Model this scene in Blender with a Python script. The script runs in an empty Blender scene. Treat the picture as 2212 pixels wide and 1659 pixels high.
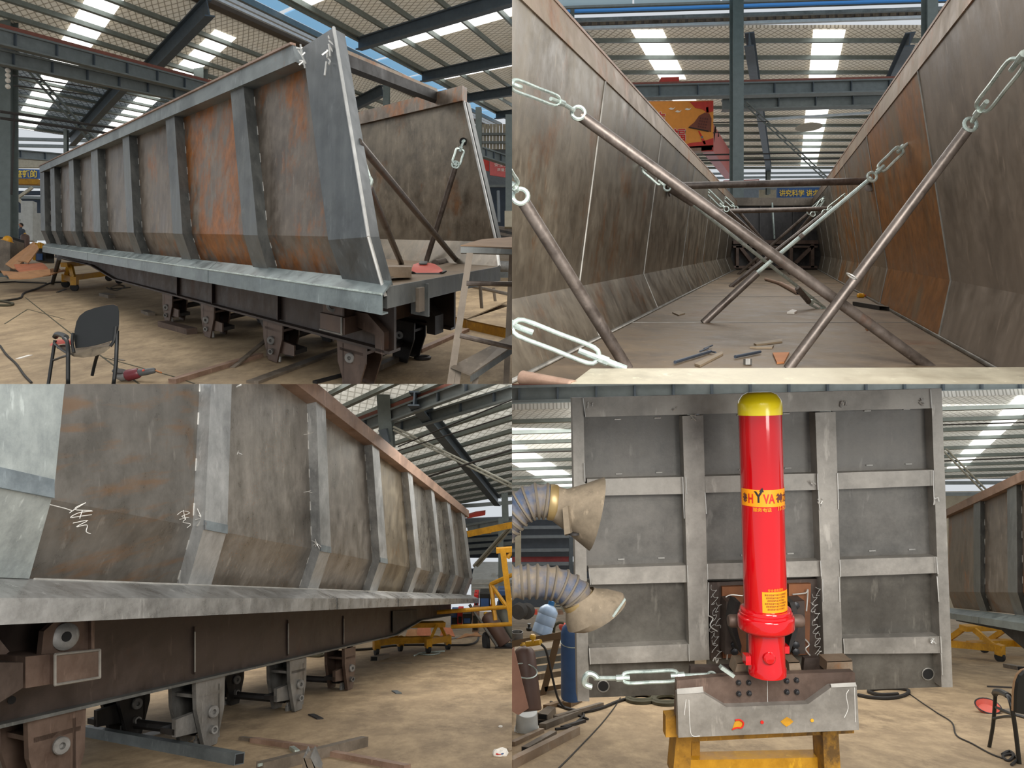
import bpy, bmesh, math, random
from mathutils import Vector as V, Matrix, noise
random.seed(7)
SC = bpy.context.scene
COL = SC.collection

# ---------------------------------------------------------------- camera, sky, exposure
F, CX, CY = 1600.0, 1106.0, 829.5            # focal length in pixels of the 2212 x 1659 frame
cam = bpy.data.objects.new('camera', bpy.data.cameras.new('camera'))
COL.objects.link(cam)
cam.rotation_euler = (math.pi / 2, 0, 0)
cam.data.sensor_width = 36.0
cam.data.lens = 36.0 * F / 2212.0
cam.data.clip_start, cam.data.clip_end = 0.05, 500
SC.camera = cam
SC.view_settings.view_transform = 'Standard'
SC.view_settings.look = 'None'
SC.view_settings.exposure = 0.0
SC.view_settings.gamma = 1.0
SC.view_settings.use_curve_mapping = False
wd = bpy.data.worlds.new('sky')
SC.world = wd
wd.use_nodes = True
bg = wd.node_tree.nodes['Background']
bg.inputs[0].default_value = (0.90, 0.95, 1.0, 1)     # an even overcast sky
bg.inputs[1].default_value = 0.72

Z = V((0, 0, 1))
CUR = ['TL']
BUILT = []

def area_light(name, loc, target, sx, sy, power, col=(1, 0.97, 0.92)):
    l = bpy.data.lights.new(name, 'AREA')
    l.shape = 'RECTANGLE'; l.size = sx; l.size_y = sy; l.energy = power; l.color = col
    o = bpy.data.objects.new(name, l); COL.objects.link(o)
    o.location = loc
    o.rotation_euler = (V(target) - V(loc)).to_track_quat('-Z', 'Y').to_euler()
    return o

# daylight falling through the roof lights of the four workshop bays, plus added fill lamps
area_light('skylight_and_fill_light', (-6, 12, 8.6), (-6, 12, 0), 9, 7, 780)
area_light('skylight_and_fill_light', (6.0, 14, 6.5), (5.6, 14, 0), 7, 12, 540)
area_light('skylight_and_fill_light', (-2.4, 13, -0.7), (-2.6, 13, -6), 5, 8, 560)
area_light('skylight_and_fill_light', (5.0, 10.5, -0.35), (5.0, 10.5, -6), 8, 6, 230)
area_light('skylight_and_fill_light', (-5.0, 24, 1.2), (-5.0, 24, -6), 12, 14, 1300)  # added lamp hidden above the lower left roof, brightens its sheet from behind
area_light('skylight_and_fill_light', (8.0, 16.5, 0.9), (8.0, 16.5, -6), 15, 8, 520)  # likewise added, over the lower right roof sheet
area_light('front_fill_light', (0.8, 0.0, 1.8), (-2.2, 5.0, -1.3), 2.5, 2.5, 430)  # added fill beside the viewer, brightens the lower left trailer side
area_light('front_fill_light', (4.2, -3.0, 1.2), (3.2, 4.7, -1.0), 2.5, 4, 300)  # added fill behind the viewer, brightens the front wall and cylinder

# ---------------------------------------------------------------- projection helpers
def ray(u, v):
    return V(((u - CX) / F, 1.0, (CY - v) / F))

def at(u, v, y):
    return ray(u, v) * y

class Ground:
    """a sloped workshop floor: vh is the row of its horizon, h the camera height above it"""
    def __init__(s, vh, h):
        s.vh, s.h, s.sl = vh, h, (CY - vh) / F
    def fl(s, u, v):
        return ray(u, v) * (s.h * F / (v - s.vh))
    def d(s, u):
        return ray(u, s.vh)
    def fz(s, p):
        return -s.h + s.sl * p.y
    def drop(s, p):
        return V((p.x, p.y, s.fz(p)))

class Frame:
    """skew frame: O + a*A + b*B + z*Z"""
    def __init__(s, O, A, B):
        s.O, s.A, s.B = O, A, B
    def p(s, a, b, z):
        return s.O + a * s.A + b * s.B + z * Z
    def _s(s, u, v, c0, x1, x2):
        r = ray(u, v)
        M = Matrix(((r.x, -x1.x, -x2.x), (r.y, -x1.y, -x2.y), (r.z, -x1.z, -x2.z)))
        t = M.inverted() @ c0
        return t.y, t.z
    def ka(s, u, v, a):
        return s._s(u, v, s.O + a * s.A, s.B, Z)
    def kb(s, u, v, b):
        return s._s(u, v, s.O + b * s.B, s.A, Z)
    def kz(s, u, v, z):
        return s._s(u, v, s.O + z * Z, s.A, s.B)

# ---------------------------------------------------------------- materials
def s2l(c):
    c = c / 255.0
    return c / 12.92 if c <= 0.04045 else ((c + 0.055) / 1.055) ** 2.4

def rgb(r, g, b):
    return (s2l(r), s2l(g), s2l(b), 1.0)

MATS = {}

def new_mat(name):
    m = bpy.data.materials.new(name); m.use_nodes = True
    MATS[name] = m
    nt = m.node_tree
    return m, nt, nt.nodes['Principled BSDF']

def nd(nt, typ, **kw):
    n = nt.nodes.new(typ)
    for k, v in kw.items():
        setattr(n, k, v)
    return n

def mixc(nt, fac, a, b):
    m = nd(nt, 'ShaderNodeMix', data_type='RGBA')
    for sock, val in ((m.inputs[0], fac), (m.inputs[6], a), (m.inputs[7], b)):
        if hasattr(val, 'links'):
            nt.links.new(val, sock)
        else:
            sock.default_value = val
    return m.outputs[2]

def noise_fac(nt, coord, scale, detail, lo, hi, stretch=None, rough=0.6, off=None):
    if stretch or off:
        mp = nd(nt, 'ShaderNodeMapping')
        if stretch: mp.inputs['Scale'].default_value = stretch
        if off: mp.inputs['Location'].default_value = off
        nt.links.new(coord, mp.inputs[0]); coord = mp.outputs[0]
    n = nd(nt, 'ShaderNodeTexNoise')
    n.inputs['Scale'].default_value = scale
    n.inputs['Detail'].default_value = detail
    n.inputs['Roughness'].default_value = rough
    nt.links.new(coord, n.inputs['Vector'])
    r = nd(nt, 'ShaderNodeMapRange')
    r.inputs[1].default_value = lo; r.inputs[2].default_value = hi
    nt.links.new(n.outputs[0], r.inputs[0])
    return r.outputs[0]

def plain(name, col, rough=0.55, metal=0.0, emit=0.0, dirt=0.12, spec=0.5, coat=0.0):
    m, nt, b = new_mat(name)
    b.inputs['Roughness'].default_value = rough
    b.inputs['Metallic'].default_value = metal
    b.inputs['Specular IOR Level'].default_value = spec
    b.inputs['Coat Weight'].default_value = coat
    if dirt:
        tc = nd(nt, 'ShaderNodeTexCoord')
        f = noise_fac(nt, tc.outputs['Object'], 5.0, 5, 0.3, 0.75)
        dark = tuple(c * (1 - 2.2 * dirt) for c in col[:3]) + (1,)
        nt.links.new(mixc(nt, f, dark, col), b.inputs['Base Color'])
    else:
        b.inputs['Base Color'].default_value = col
    if emit:
        b.inputs['Emission Color'].default_value = col
        b.inputs['Emission Strength'].default_value = emit
    return m

def steel(name, dark, light, rustcol, amount, rough=0.42, metal=0.35, scale=1.0, streak=0.28, spots=0.0, axis='z', diag=0.0):
    """mill-scale steel sheet: cloudy grey, vertical wipe marks, patches of rust"""
    m, nt, b = new_mat(name)
    tc = nd(nt, 'ShaderNodeTexCoord').outputs['Object']
    st = (6, 6, 0.5) if axis == 'z' else (0.6, 0.6, 6)
    cloud = noise_fac(nt, tc, 3.4 * scale, 10, 0.34, 0.66, rough=0.74)
    base = mixc(nt, cloud, dark, light)
    wipe = noise_fac(nt, tc, 1.6 * scale, 6, 0.45, 0.75, stretch=st)
    mw = nd(nt, 'ShaderNodeMath', operation='MULTIPLY'); mw.inputs[1].default_value = streak
    nt.links.new(wipe, mw.inputs[0])
    base = mixc(nt, mw.outputs[0], base, tuple(min(1, c * 1.4) for c in light[:3]) + (1,))
    blot = noise_fac(nt, tc, 1.1 * scale, 8, 0.50, 0.62, rough=0.7, off=(7.3, 2.1, 5.5))
    mb = nd(nt, 'ShaderNodeMath', operation='MULTIPLY'); mb.inputs[1].default_value = 0.45
    nt.links.new(blot, mb.inputs[0])
    base = mixc(nt, mb.outputs[0], base, tuple(c * 0.5 for c in dark[:3]) + (1,))
    scr = noise_fac(nt, tc, 14 * scale, 4, 0.62, 0.70, stretch=(1, 1, 0.25), rough=0.6)
    ms = nd(nt, 'ShaderNodeMath', operation='MULTIPLY'); ms.inputs[1].default_value = 0.30
    nt.links.new(scr, ms.inputs[0])
    base = mixc(nt, ms.outputs[0], base, tuple(min(1, c * 1.9) for c in light[:3]) + (1,))
    if amount > 0:
        th = 0.74 - 0.30 * amount
        r1 = noise_fac(nt, tc, 0.9 * scale, 10, th, th + 0.10, stretch=(1, 1, 0.75), rough=0.74, off=(3.1, 1.7, 0.4))
        tint = mixc(nt, noise_fac(nt, tc, 9 * scale, 6, 0.3, 0.7), rustcol, tuple(c * 0.45 for c in rustcol[:3]) + (1,))
        ml = nd(nt, 'ShaderNodeMath', operation='MULTIPLY'); ml.inputs[1].default_value = 0.85
        nt.links.new(r1, ml.inputs[0])
        base = mixc(nt, ml.outputs[0], base, tint)
    if diag > 0:
        mpd = nd(nt, 'ShaderNodeMapping'); mpd.inputs['Rotation'].default_value = (0.5, 0, 0); mpd.inputs['Scale'].default_value = (1, 0.5, 3.2)
        nt.links.new(tc, mpd.inputs[0])
        sw = noise_fac(nt, mpd.outputs[0], 3.2, 7, 0.52, 0.66, rough=0.62)
        md = nd(nt, 'ShaderNodeMath', operation='MULTIPLY'); md.inputs[1].default_value = diag
        nt.links.new(sw, md.inputs[0])
        base = mixc(nt, md.outputs[0], base, rustcol)
    if spots > 0:
        vo = nd(nt, 'ShaderNodeTexVoronoi'); vo.inputs['Scale'].default_value = 38
        nt.links.new(tc, vo.inputs['Vector'])
        r = nd(nt, 'ShaderNodeMapRange'); r.inputs[1].default_value = 0.16; r.inputs[2].default_value = 0.10
        nt.links.new(vo.outputs['Distance'], r.inputs[0])
        zone = noise_fac(nt, tc, 1.3, 3, 0.5, 0.6)
        mm = nd(nt, 'ShaderNodeMath', operation='MULTIPLY')
        nt.links.new(r.outputs[0], mm.inputs[0]); nt.links.new(zone, mm.inputs[1])
        base = mixc(nt, mm.outputs[0], base, rgb(176, 112, 44))
    nt.links.new(base, b.inputs['Base Color'])
    rr = nd(nt, 'ShaderNodeMapRange'); rr.inputs[3].default_value = rough - 0.08; rr.inputs[4].default_value = rough + 0.16
    nt.links.new(cloud, rr.inputs[0]); nt.links.new(rr.outputs[0], b.inputs['Roughness'])
    b.inputs['Metallic'].default_value = metal
    bp = nd(nt, 'ShaderNodeBump'); bp.inputs['Strength'].default_value = 0.06; bp.inputs['Distance'].default_value = 0.02
    nt.links.new(cloud, bp.inputs['Height']); nt.links.new(bp.outputs[0], b.inputs['Normal'])
    return m

RUST = rgb(172, 104, 42)
steel('panel_low', rgb(94, 84, 75), rgb(134, 125, 115), rgb(122, 86, 58), 0.6, streak=0.3)
steel('panel_mid', rgb(92, 80, 69), rgb(134, 123, 111), RUST, 0.78, streak=0.3)
steel('panel_high', rgb(98, 84, 71), rgb(140, 129, 117), rgb(178, 106, 38), 0.98, streak=0.3)
steel('panel_inner', rgb(90, 81, 69), rgb(130, 120, 104), rgb(128, 86, 46), 0.62, rough=0.36)
steel('panel_inner_rusty', rgb(96, 76, 52), rgb(128, 105, 78), rgb(160, 100, 36), 1.05, rough=0.42)
steel('panel_bright', rgb(112, 106, 98), rgb(160, 154, 146), rgb(150, 110, 72), 0.30, rough=0.34, metal=0.5, spots=0.6, streak=0.25)
steel('panel_grey', rgb(84, 82, 78), rgb(114, 111, 106), rgb(110, 96, 82), 0.35, rough=0.45, streak=0.15)
steel('rib_steel', rgb(80, 83, 83), rgb(114, 116, 113), rgb(120, 96, 76), 0.15, rough=0.42)
steel('rib_bright', rgb(140, 142, 142), rgb(188, 189, 188), rgb(140, 108, 84), 0.12, rough=0.36, metal=0.45)
steel('front_frame', rgb(126, 122, 115), rgb(160, 155, 147), rgb(110, 96, 84), 0.2, rough=0.45, streak=0.15)
steel('rail_steel', rgb(104, 110, 110), rgb(138, 144, 143), rgb(150, 98, 64), 0.45, rough=0.42, axis='x')
steel('rail_rusty', rgb(132, 104, 86), rgb(166, 138, 120), rgb(140, 94, 62), 0.5, rough=0.5, axis='x')
steel('rail_inner', rgb(128, 104, 82), rgb(150, 136, 118), rgb(160, 104, 54), 0.75, rough=0.5, axis='x')
steel('skirt_steel', rgb(98, 108, 109), rgb(140, 150, 149), rgb(130, 108, 88), 0.15, rough=0.36, axis='x', metal=0.4)
steel('chassis_steel', rgb(56, 46, 41), rgb(82, 70, 63), rgb(92, 60, 46), 0.5, rough=0.5, streak=0.2, axis='x')
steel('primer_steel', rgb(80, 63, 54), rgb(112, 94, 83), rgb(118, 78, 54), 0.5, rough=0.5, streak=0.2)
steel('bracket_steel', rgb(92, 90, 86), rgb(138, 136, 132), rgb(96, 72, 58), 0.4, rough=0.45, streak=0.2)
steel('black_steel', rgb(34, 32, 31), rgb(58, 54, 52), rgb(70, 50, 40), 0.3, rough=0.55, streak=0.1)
steel('pipe_steel', rgb(80, 71, 65), rgb(120, 110, 103), rgb(120, 82, 60), 0.5, rough=0.36, metal=0.5, scale=2)
steel('deck_steel', rgb(104, 88, 70), rgb(134, 116, 94), rgb(128, 92, 62), 0.55, rough=0.5, streak=0.1)
steel('bar_steel', rgb(96, 86, 74), rgb(132, 120, 106), rgb(110, 82, 58), 0.4, rough=0.5)
steel('zinc', rgb(158, 172, 166), rgb(206, 216, 208), rgb(150, 140, 110), 0.0, rough=0.32, metal=0.55, scale=3)
steel('yellow_paint', rgb(176, 124, 22), rgb(206, 152, 34), rgb(92, 70, 40), 0.45, rough=0.5, metal=0.0, scale=2, streak=0.0)
steel('yellow_dirty', rgb(140, 98, 24), rgb(176, 128, 36), rgb(84, 62, 34), 0.7, rough=0.55, metal=0.0, scale=2, streak=0.0)
plain('girder_grey', rgb(122, 130, 130), 0.55)
plain('girder_dark', rgb(76, 86, 94), 0.55)
plain('rafter_blue', rgb(84, 98, 110), 0.55)
plain('purlin_grey', rgb(128, 138, 134), 0.5)
plain('column_grey', rgb(108, 118, 116), 0.5)
plain('column_dark', rgb(72, 82, 84), 0.55)
plain('gutter_brown', rgb(92, 82, 72), 0.6)
plain('rail_white', rgb(214, 224, 232), 0.4)
plain('red_paint', rgb(186, 58, 46), 0.5)
plain('rust_red_rail', rgb(140, 84, 70), 0.6)
plain('black_rubber', rgb(28, 27, 26), 0.75)
plain('black_paint', rgb(30, 31, 30), 0.42)
plain('dark_shadow', rgb(16, 15, 14), 0.9, dirt=0)
plain('cardboard', rgb(196, 146, 104), 0.8)
plain('cardboard_print', rgb(206, 130, 96), 0.8)
plain('wood_tan', rgb(150, 118, 86), 0.7)
plain('mask_red', rgb(206, 84, 66), 0.5)
plain('white_paint', rgb(206, 208, 204), 0.5)
plain('cream_sheet', rgb(176, 168, 148), 0.6)
plain('weld_white', rgb(214, 212, 206), 0.4, metal=0.4, dirt=0.2)
plain('chalk', rgb(214, 212, 206), 0.9, dirt=0)
plain('banner_blue', rgb(52, 92, 150), 0.6)
plain('banner_text', rgb(222, 190, 70), 0.6, dirt=0)
plain('banner_red', rgb(206, 62, 50), 0.6)
plain('banner_pink', rgb(216, 104, 102), 0.6)
plain('banner_orange', rgb(230, 150, 62), 0.6, dirt=0.06)
plain('bell_bronze', rgb(128, 70, 52), 0.6)
plain('print_white', rgb(232, 226, 216), 0.7, dirt=0)
plain('gas_brown', rgb(96, 72, 62), 0.5)
plain('gas_grey', rgb(120, 122, 112), 0.5)
plain('gas_blue', rgb(62, 98, 148), 0.5)
plain('brass', rgb(206, 160, 46), 0.4)
plain('cable_black', rgb(38, 34, 30), 0.7)
plain('cable_olive', rgb(72, 68, 48), 0.8)
plain('gloss_red', rgb(190, 8, 18), 0.10, dirt=0, coat=0.6)
plain('gloss_yellow', rgb(252, 226, 20), 0.25, dirt=0.03, coat=0.4)
plain('label_orange', rgb(244, 150, 14), 0.4, dirt=0)
plain('print_black', rgb(30, 24, 20), 0.5, dirt=0)
plain('print_red', rgb(196, 30, 20), 0.5, dirt=0)
plain('bolt_dark', rgb(54, 54, 56), 0.4, metal=0.5)
steel('dust_tan', rgb(104, 92, 75), rgb(132, 118, 99), rgb(70, 60, 50), 0.75, rough=0.8, metal=0.0, streak=0.0, scale=1.6)
plain('hose_blue', rgb(58, 82, 116), 0.6)
plain('hose_dusty', rgb(134, 120, 102), 0.85)
plain('jug_blue', rgb(172, 196, 224), 0.25, dirt=0.1)
plain('jug_cap', rgb(40, 120, 180), 0.4)
plain('skin', rgb(176, 128, 100), 0.6, dirt=0)
plain('hair', rgb(26, 22, 20), 0.7, dirt=0)
plain('shirt_grey', rgb(70, 80, 92), 0.8)
plain('mask_blue', rgb(130, 180, 210), 0.7, dirt=0)
plain('machine_red', rgb(196, 40, 40), 0.4)
plain('machine_blue', rgb(52, 84, 132), 0.5)
plain('grinder_maroon', rgb(112, 44, 50), 0.4)
plain('grinder_grey', rgb(84, 84, 84), 0.5)
plain('orange_scrap', rgb(186, 122, 76), 0.7)
plain('yellow_plastic', rgb(224, 160, 30), 0.4)
plain('skylight_glow', rgb(250, 250, 244), 0.6, dirt=0, emit=2.2)
plain('blue_sheet_glow', rgb(126, 176, 214), 0.5, dirt=0, emit=0.75)
plain('siding_grey', rgb(112, 120, 126), 0.6)
plain('siding_dark', rgb(54, 66, 80), 0.7)

steel('panel_grey_brown', rgb(108, 95, 82), rgb(138, 124, 110), rgb(122, 84, 52), 0.45, rough=0.42, streak=0.2)
steel('panel_inner_streak', rgb(98, 80, 60), rgb(126, 110, 92), rgb(158, 102, 42), 0.85, rough=0.42)
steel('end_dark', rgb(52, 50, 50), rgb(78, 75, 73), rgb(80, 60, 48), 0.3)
steel('beige_plate', rgb(168, 158, 136), rgb(198, 190, 168), rgb(120, 116, 108), 0.5, rough=0.4, scale=0.8, streak=0.3, axis='x')
plain('beige_scrap', rgb(150, 132, 108), 0.6)
plain('rod_blue', rgb(58, 66, 78), 0.5)
plain('weld_dull', rgb(150, 146, 138), 0.45, metal=0.3, dirt=0.25)
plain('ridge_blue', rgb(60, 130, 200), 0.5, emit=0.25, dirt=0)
plain('ridge_sheet_pale', rgb(150, 176, 190), 0.5, emit=0.45, dirt=0)
plain('print_dark_red', rgb(92, 46, 38), 0.6, dirt=0)

steel('panel_close', rgb(96, 92, 86), rgb(126, 122, 116), rgb(132, 100, 70), 0.35, rough=0.32, metal=0.45, streak=0.25, diag=0.6)
steel('panel_warm', rgb(108, 98, 84), rgb(150, 140, 122), rgb(150, 112, 70), 0.5, rough=0.34, metal=0.45, spots=0.6)
steel('panel_shiny', rgb(104, 100, 94), rgb(158, 154, 146), rgb(140, 104, 74), 0.25, rough=0.28, metal=0.6, streak=0.7)
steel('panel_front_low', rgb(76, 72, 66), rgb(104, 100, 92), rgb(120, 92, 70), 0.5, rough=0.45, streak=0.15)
steel('rib_post', rgb(136, 143, 143), rgb(176, 183, 180), rgb(130, 104, 80), 0.3, rough=0.38, metal=0.4, scale=1.4, streak=0.2)
steel('skirt_bright', rgb(124, 124, 122), rgb(178, 178, 176), rgb(120, 110, 98), 0.25, rough=0.3, axis='x', metal=0.5, streak=0.3)
steel('bar_blue', rgb(86, 92, 94), rgb(112, 118, 118), rgb(120, 92, 66), 0.4, rough=0.5, axis='x')
steel('primer_rust', rgb(96, 60, 40), rgb(134, 86, 54), rgb(140, 84, 44), 0.6, rough=0.6)
steel('bend_blue', rgb(108, 118, 124), rgb(150, 160, 164), rgb(140, 100, 76), 0.3, rough=0.36, axis='x')
steel('post_dark', rgb(66, 70, 72), rgb(98, 102, 102), rgb(110, 90, 70), 0.15, rough=0.4)
plain('board_pink', rgb(172, 128, 108), 0.8)
plain('lattice_pale', rgb(150, 150, 138), 0.55)
plain('wood_dark', rgb(104, 82, 56), 0.7)
plain('brass_dull', rgb(150, 128, 86), 0.4, metal=0.4)
plain('hose_hoop', rgb(106, 96, 82), 0.8)
plain('tyre_grey', rgb(78, 76, 74), 0.85)
plain('siding_slate', rgb(72, 80, 90), 0.6)
def hose_mat():
    m, nt, b = new_mat('hose_mixed')
    tc = nd(nt, 'ShaderNodeTexCoord').outputs['Object']
    f = noise_fac(nt, tc, 7.0, 8, 0.36, 0.60)
    nt.links.new(mixc(nt, f, rgb(56, 70, 94), rgb(116, 104, 88)), b.inputs['Base Color'])
    b.inputs['Roughness'].default_value = 0.75
hose_mat()

def roof_mat(name, dark, light, glint):
    """foil-backed roof insulation held up by a diamond wire net"""
    m, nt, b = new_mat(name)
    uv = nd(nt, 'ShaderNodeTexCoord').outputs['UV']
    fac = None
    for ang in (0.62, -0.62):
        mp = nd(nt, 'ShaderNodeMapping'); mp.inputs['Rotation'].default_value = (0, 0, ang)
        nt.links.new(uv, mp.inputs[0])
        w = nd(nt, 'ShaderNodeTexWave'); w.inputs['Scale'].default_value = 1.35
        w.inputs['Distortion'].default_value = 0.8
        nt.links.new(mp.outputs[0], w.inputs['Vector'])
        r = nd(nt, 'ShaderNodeMapRange'); r.inputs[1].default_value = 0.0; r.inputs[2].default_value = 0.13
        nt.links.new(w.outputs['Fac'], r.inputs[0])
        if fac is None:
            fac = r.outputs[0]
        else:
            mm = nd(nt, 'ShaderNodeMath', operation='MULTIPLY')
            nt.links.new(fac, mm.inputs[0]); nt.links.new(r.outputs[0], mm.inputs[1]); fac = mm.outputs[0]
    cl = noise_fac(nt, uv, 1.6, 6, 0.3, 0.7, stretch=(0.5, 2.0, 1))
    base = mixc(nt, cl, light, glint)
    base = mixc(nt, fac, dark, base)
    nt.links.new(base, b.inputs['Base Color'])
    b.inputs['Roughness'].default_value = 0.42
    bp = nd(nt, 'ShaderNodeBump'); bp.inputs['Strength'].default_value = 0.5; bp.inputs['Distance'].default_value = 0.08
    nt.links.new(fac, bp.inputs['Height']); nt.links.new(bp.outputs[0], b.inputs['Normal'])
    tr = nd(nt, 'ShaderNodeBsdfTranslucent')          # translucency added to brighten the roof underside
    nt.links.new(base, tr.inputs[0])
    mx = nd(nt, 'ShaderNodeMixShader'); mx.inputs[0].default_value = 0.62
    nt.links.new(b.outputs[0], mx.inputs[1]); nt.links.new(tr.outputs[0], mx.inputs[2])
    nt.links.new(mx.outputs[0], nt.nodes['Material Output'].inputs[0])

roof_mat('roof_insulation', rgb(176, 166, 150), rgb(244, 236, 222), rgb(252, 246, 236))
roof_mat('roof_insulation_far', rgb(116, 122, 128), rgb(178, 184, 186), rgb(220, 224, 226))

roof_mat('roof_insulation_mid', rgb(178, 177, 172), rgb(214, 213, 208), rgb(236, 237, 235))

def concrete(name, dark, light, patch):
    m, nt, b = new_mat(name)
    tc = nd(nt, 'ShaderNodeTexCoord').outputs['Object']
    c1 = noise_fac(nt, tc, 1.1, 10, 0.36, 0.64, stretch=(1, 0.4, 1), rough=0.74)
    base = mixc(nt, c1, dark, light)
    c2 = noise_fac(nt, tc, 3.2, 9, 0.44, 0.66, stretch=(1, 0.5, 1), rough=0.78)
    base = mixc(nt, c2, base, patch)
    c3 = noise_fac(nt, tc, 0.5, 6, 0.58, 0.7, off=(5, 2, 0))
    ml = nd(nt, 'ShaderNodeMath', operation='MULTIPLY'); ml.inputs[1].default_value = 0.55
    nt.links.new(c3, ml.inputs[0])
    base = mixc(nt, ml.outputs[0], base, tuple(c * 0.55 for c in dark[:3]) + (1,))
    nt.links.new(base, b.inputs['Base Color'])
    b.inputs['Roughness'].default_value = 0.8
    bp = nd(nt, 'ShaderNodeBump'); bp.inputs['Strength'].default_value = 0.15
    nt.links.new(c2, bp.inputs['Height']); nt.links.new(bp.outputs[0], b.inputs['Normal'])

concrete('concrete', rgb(122, 103, 78), rgb(158, 136, 106), rgb(176, 153, 120))

# ---------------------------------------------------------------- mesh builder
class B:
    """collects faces in world coordinates; obj() links them as ONE mesh object"""
    def __init__(s):
        s.v, s.f, s.uv, s.smooth = [], [], None, False
    def add(s, vs, fs):
        n = len(s.v); s.v += [V(q) for q in vs]; s.f += [tuple(n + i for i in q) for q in fs]
        return s
    def hexa(s, p):        # p[0:4] one end ring, p[4:8] the other
        return s.add(p, [(0, 3, 2, 1), (4, 5, 6, 7), (0, 1, 5, 4), (1, 2, 6, 5), (2, 3, 7, 6), (3, 0, 4, 7)])
    def box(s, o, x, y, z):
        o, x, y, z = V(o), V(x), V(y), V(z)
        return s.hexa([o, o + x, o + x + y, o + y, o + z, o + x + z, o + x + y + z, o + y + z])
    def cbox(s, c, x, y, z):
        x, y, z = V(x), V(y), V(z)
        return s.box(V(c) - (x + y + z) / 2, x, y, z)
    def prism(s, poly, vec):
        n = len(poly); vec = V(vec)
        vs = [V(q) for q in poly] + [V(q) + vec for q in poly]
        fs = [tuple(range(n)), tuple(range(2 * n - 1, n - 1, -1))]
        fs += [(i, i + n, (i + 1) % n + n, (i + 1) % n) for i in range(n)]
        return s.add(vs, fs)
    def loft(s, rings, cap=True, close=True):
        n = len(rings[0]); vs, fs = [], []
        for r in rings: vs += r
        m = n if close else n - 1
        for k in range(len(rings) - 1):
            for i in range(m):
                j = (i + 1) % n
                fs.append((k * n + i, k * n + j, (k + 1) * n + j, (k + 1) * n + i))
        if cap:
            fs.append(tuple(range(n - 1, -1, -1))); e = (len(rings) - 1) * n
            fs.append(tuple(range(e, e + n)))
        return s.add(vs, fs)
    def beam(s, p, q, w, h, up=Z):
        p, q = V(p), V(q); d = (q - p).normalized()
        x = d.cross(V(up)).normalized() * w / 2
        y = x.cross(d).normalized() * h / 2
        ring = lambda c: [c - x - y, c + x - y, c + x + y, c - x + y]
        return s.hexa(ring(p) + ring(q))
    def ibeam(s, p, q, w, h, t=0.02, up=Z):
        p, q = V(p), V(q); d = (q - p).normalized()
        x = d.cross(V(up)).normalized(); y = x.cross(d).normalized()
        for oy, ww, hh in ((h / 2 - t / 2, w, t), (-h / 2 + t / 2, w, t), (0, t, h - 2 * t)):
            s.beam(p + y * oy, q + y * oy, ww, hh, up)
        return s
    def tube(s, pts, r, n=8, closed=False, radii=None):
        s.smooth = True
        pts = [V(q) for q in pts]; m = len(pts); rings = []
        ref = None
        for i, c in enumerate(pts):
            if closed:
                d = pts[(i + 1) % m] - pts[i - 1]
            else:
                d = pts[min(i + 1, m - 1)] - pts[max(i - 1, 0)]
            d = d.normalized()
            if ref is None:
                ref = V((0, 0, 1)) if abs(d.z) < 0.9 else V((1, 0, 0))
            x = ref - d * ref.dot(d)
            x = x.normalized() if x.length > 1e-6 else d.orthogonal().normalized()
            y = d.cross(x); ref = x
            rr = radii[i] if radii else r
            rings.append([c + (x * math.cos(2 * math.pi * k / n) + y * math.sin(2 * math.pi * k / n)) * rr for k in range(n)])
        if closed:
            rings.append(rings[0])
            # twist-free closing is good enough for small rings
            return s.loft(rings, cap=False)
        return s.loft(rings)
    def lathe(s, c, axis, prof, n=20):
        """prof: list of (radius, height along the axis)"""
        s.smooth = True
        c = V(c); a = V(axis).normalized(); x = a.orthogonal().normalized(); y = a.cross(x)
        rings = [[c + a * h + (x * math.cos(2 * math.pi * k / n) + y * math.sin(2 * math.pi * k / n)) * max(r, 1e-4)
                  for k in range(n)] for r, h in prof]
        return s.loft(rings)
    def ball(s, c, X, Y, Zv, n=10, m=7):
        s.smooth = True
        c, X, Y, Zv = V(c), V(X), V(Y), V(Zv); rings = []
        for i in range(m):
            t = math.pi * (i + 0.04) / (m - 0.92)
            rings.append([c - Zv * math.cos(t) + (X * math.cos(2 * math.pi * k / n) + Y * math.sin(2 * math.pi * k / n)) * math.sin(t) for k in range(n)])
        return s.loft(rings)
    def ring(s, c, axis, R, r, n=14, m=6):
        a = V(axis).normalized(); x = a.orthogonal().normalized(); y = a.cross(x)
        return s.tube([V(c) + (x * math.cos(2 * math.pi * k / n) + y * math.sin(2 * math.pi * k / n)) * R for k in range(n)], r, m, closed=True)
    def curve(s, pts, r, n=6, sub=5, closed=False, radii=None):
        return s.tube(smooth_path(pts, sub), r, n, closed)
    def plate(s, pts, t):
        """flat plate: outline pts, thickness vector t (Vector) or number along its normal"""
        pts = [V(q) for q in pts]
        if not isinstance(t, V):
            nn = (pts[1] - pts[0]).cross(pts[-1] - pts[0]).normalized(); t = nn * t
        return s.prism(pts, t)
    def obj(s, name, mat, parent=None, label=None, cat=None, group=None, kind=None):
        if parent is not None:
            loc = V(parent['_o'])
        else:
            xs = [q.x for q in s.v]; ys = [q.y for q in s.v]
            loc = V(((min(xs) + max(xs)) / 2, (min(ys) + max(ys)) / 2, min(q.z for q in s.v)))
        me = bpy.data.meshes.new(name)
        me.from_pydata([tuple(q - loc) for q in s.v], [], s.f)
        if s.uv:
            ul = me.uv_layers.new()
            for l in me.loops:
                ul.data[l.index].uv = s.uv[l.vertex_index]
        bm = bmesh.new(); bm.from_mesh(me)
        bmesh.ops.recalc_face_normals(bm, faces=bm.faces)
        bm.to_mesh(me); bm.free()
        if s.smooth:
            me.polygons.foreach_set('use_smooth', [True] * len(me.polygons))
            me.set_sharp_from_angle(angle=math.radians(40))
        me.materials.append(MATS[mat])
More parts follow.
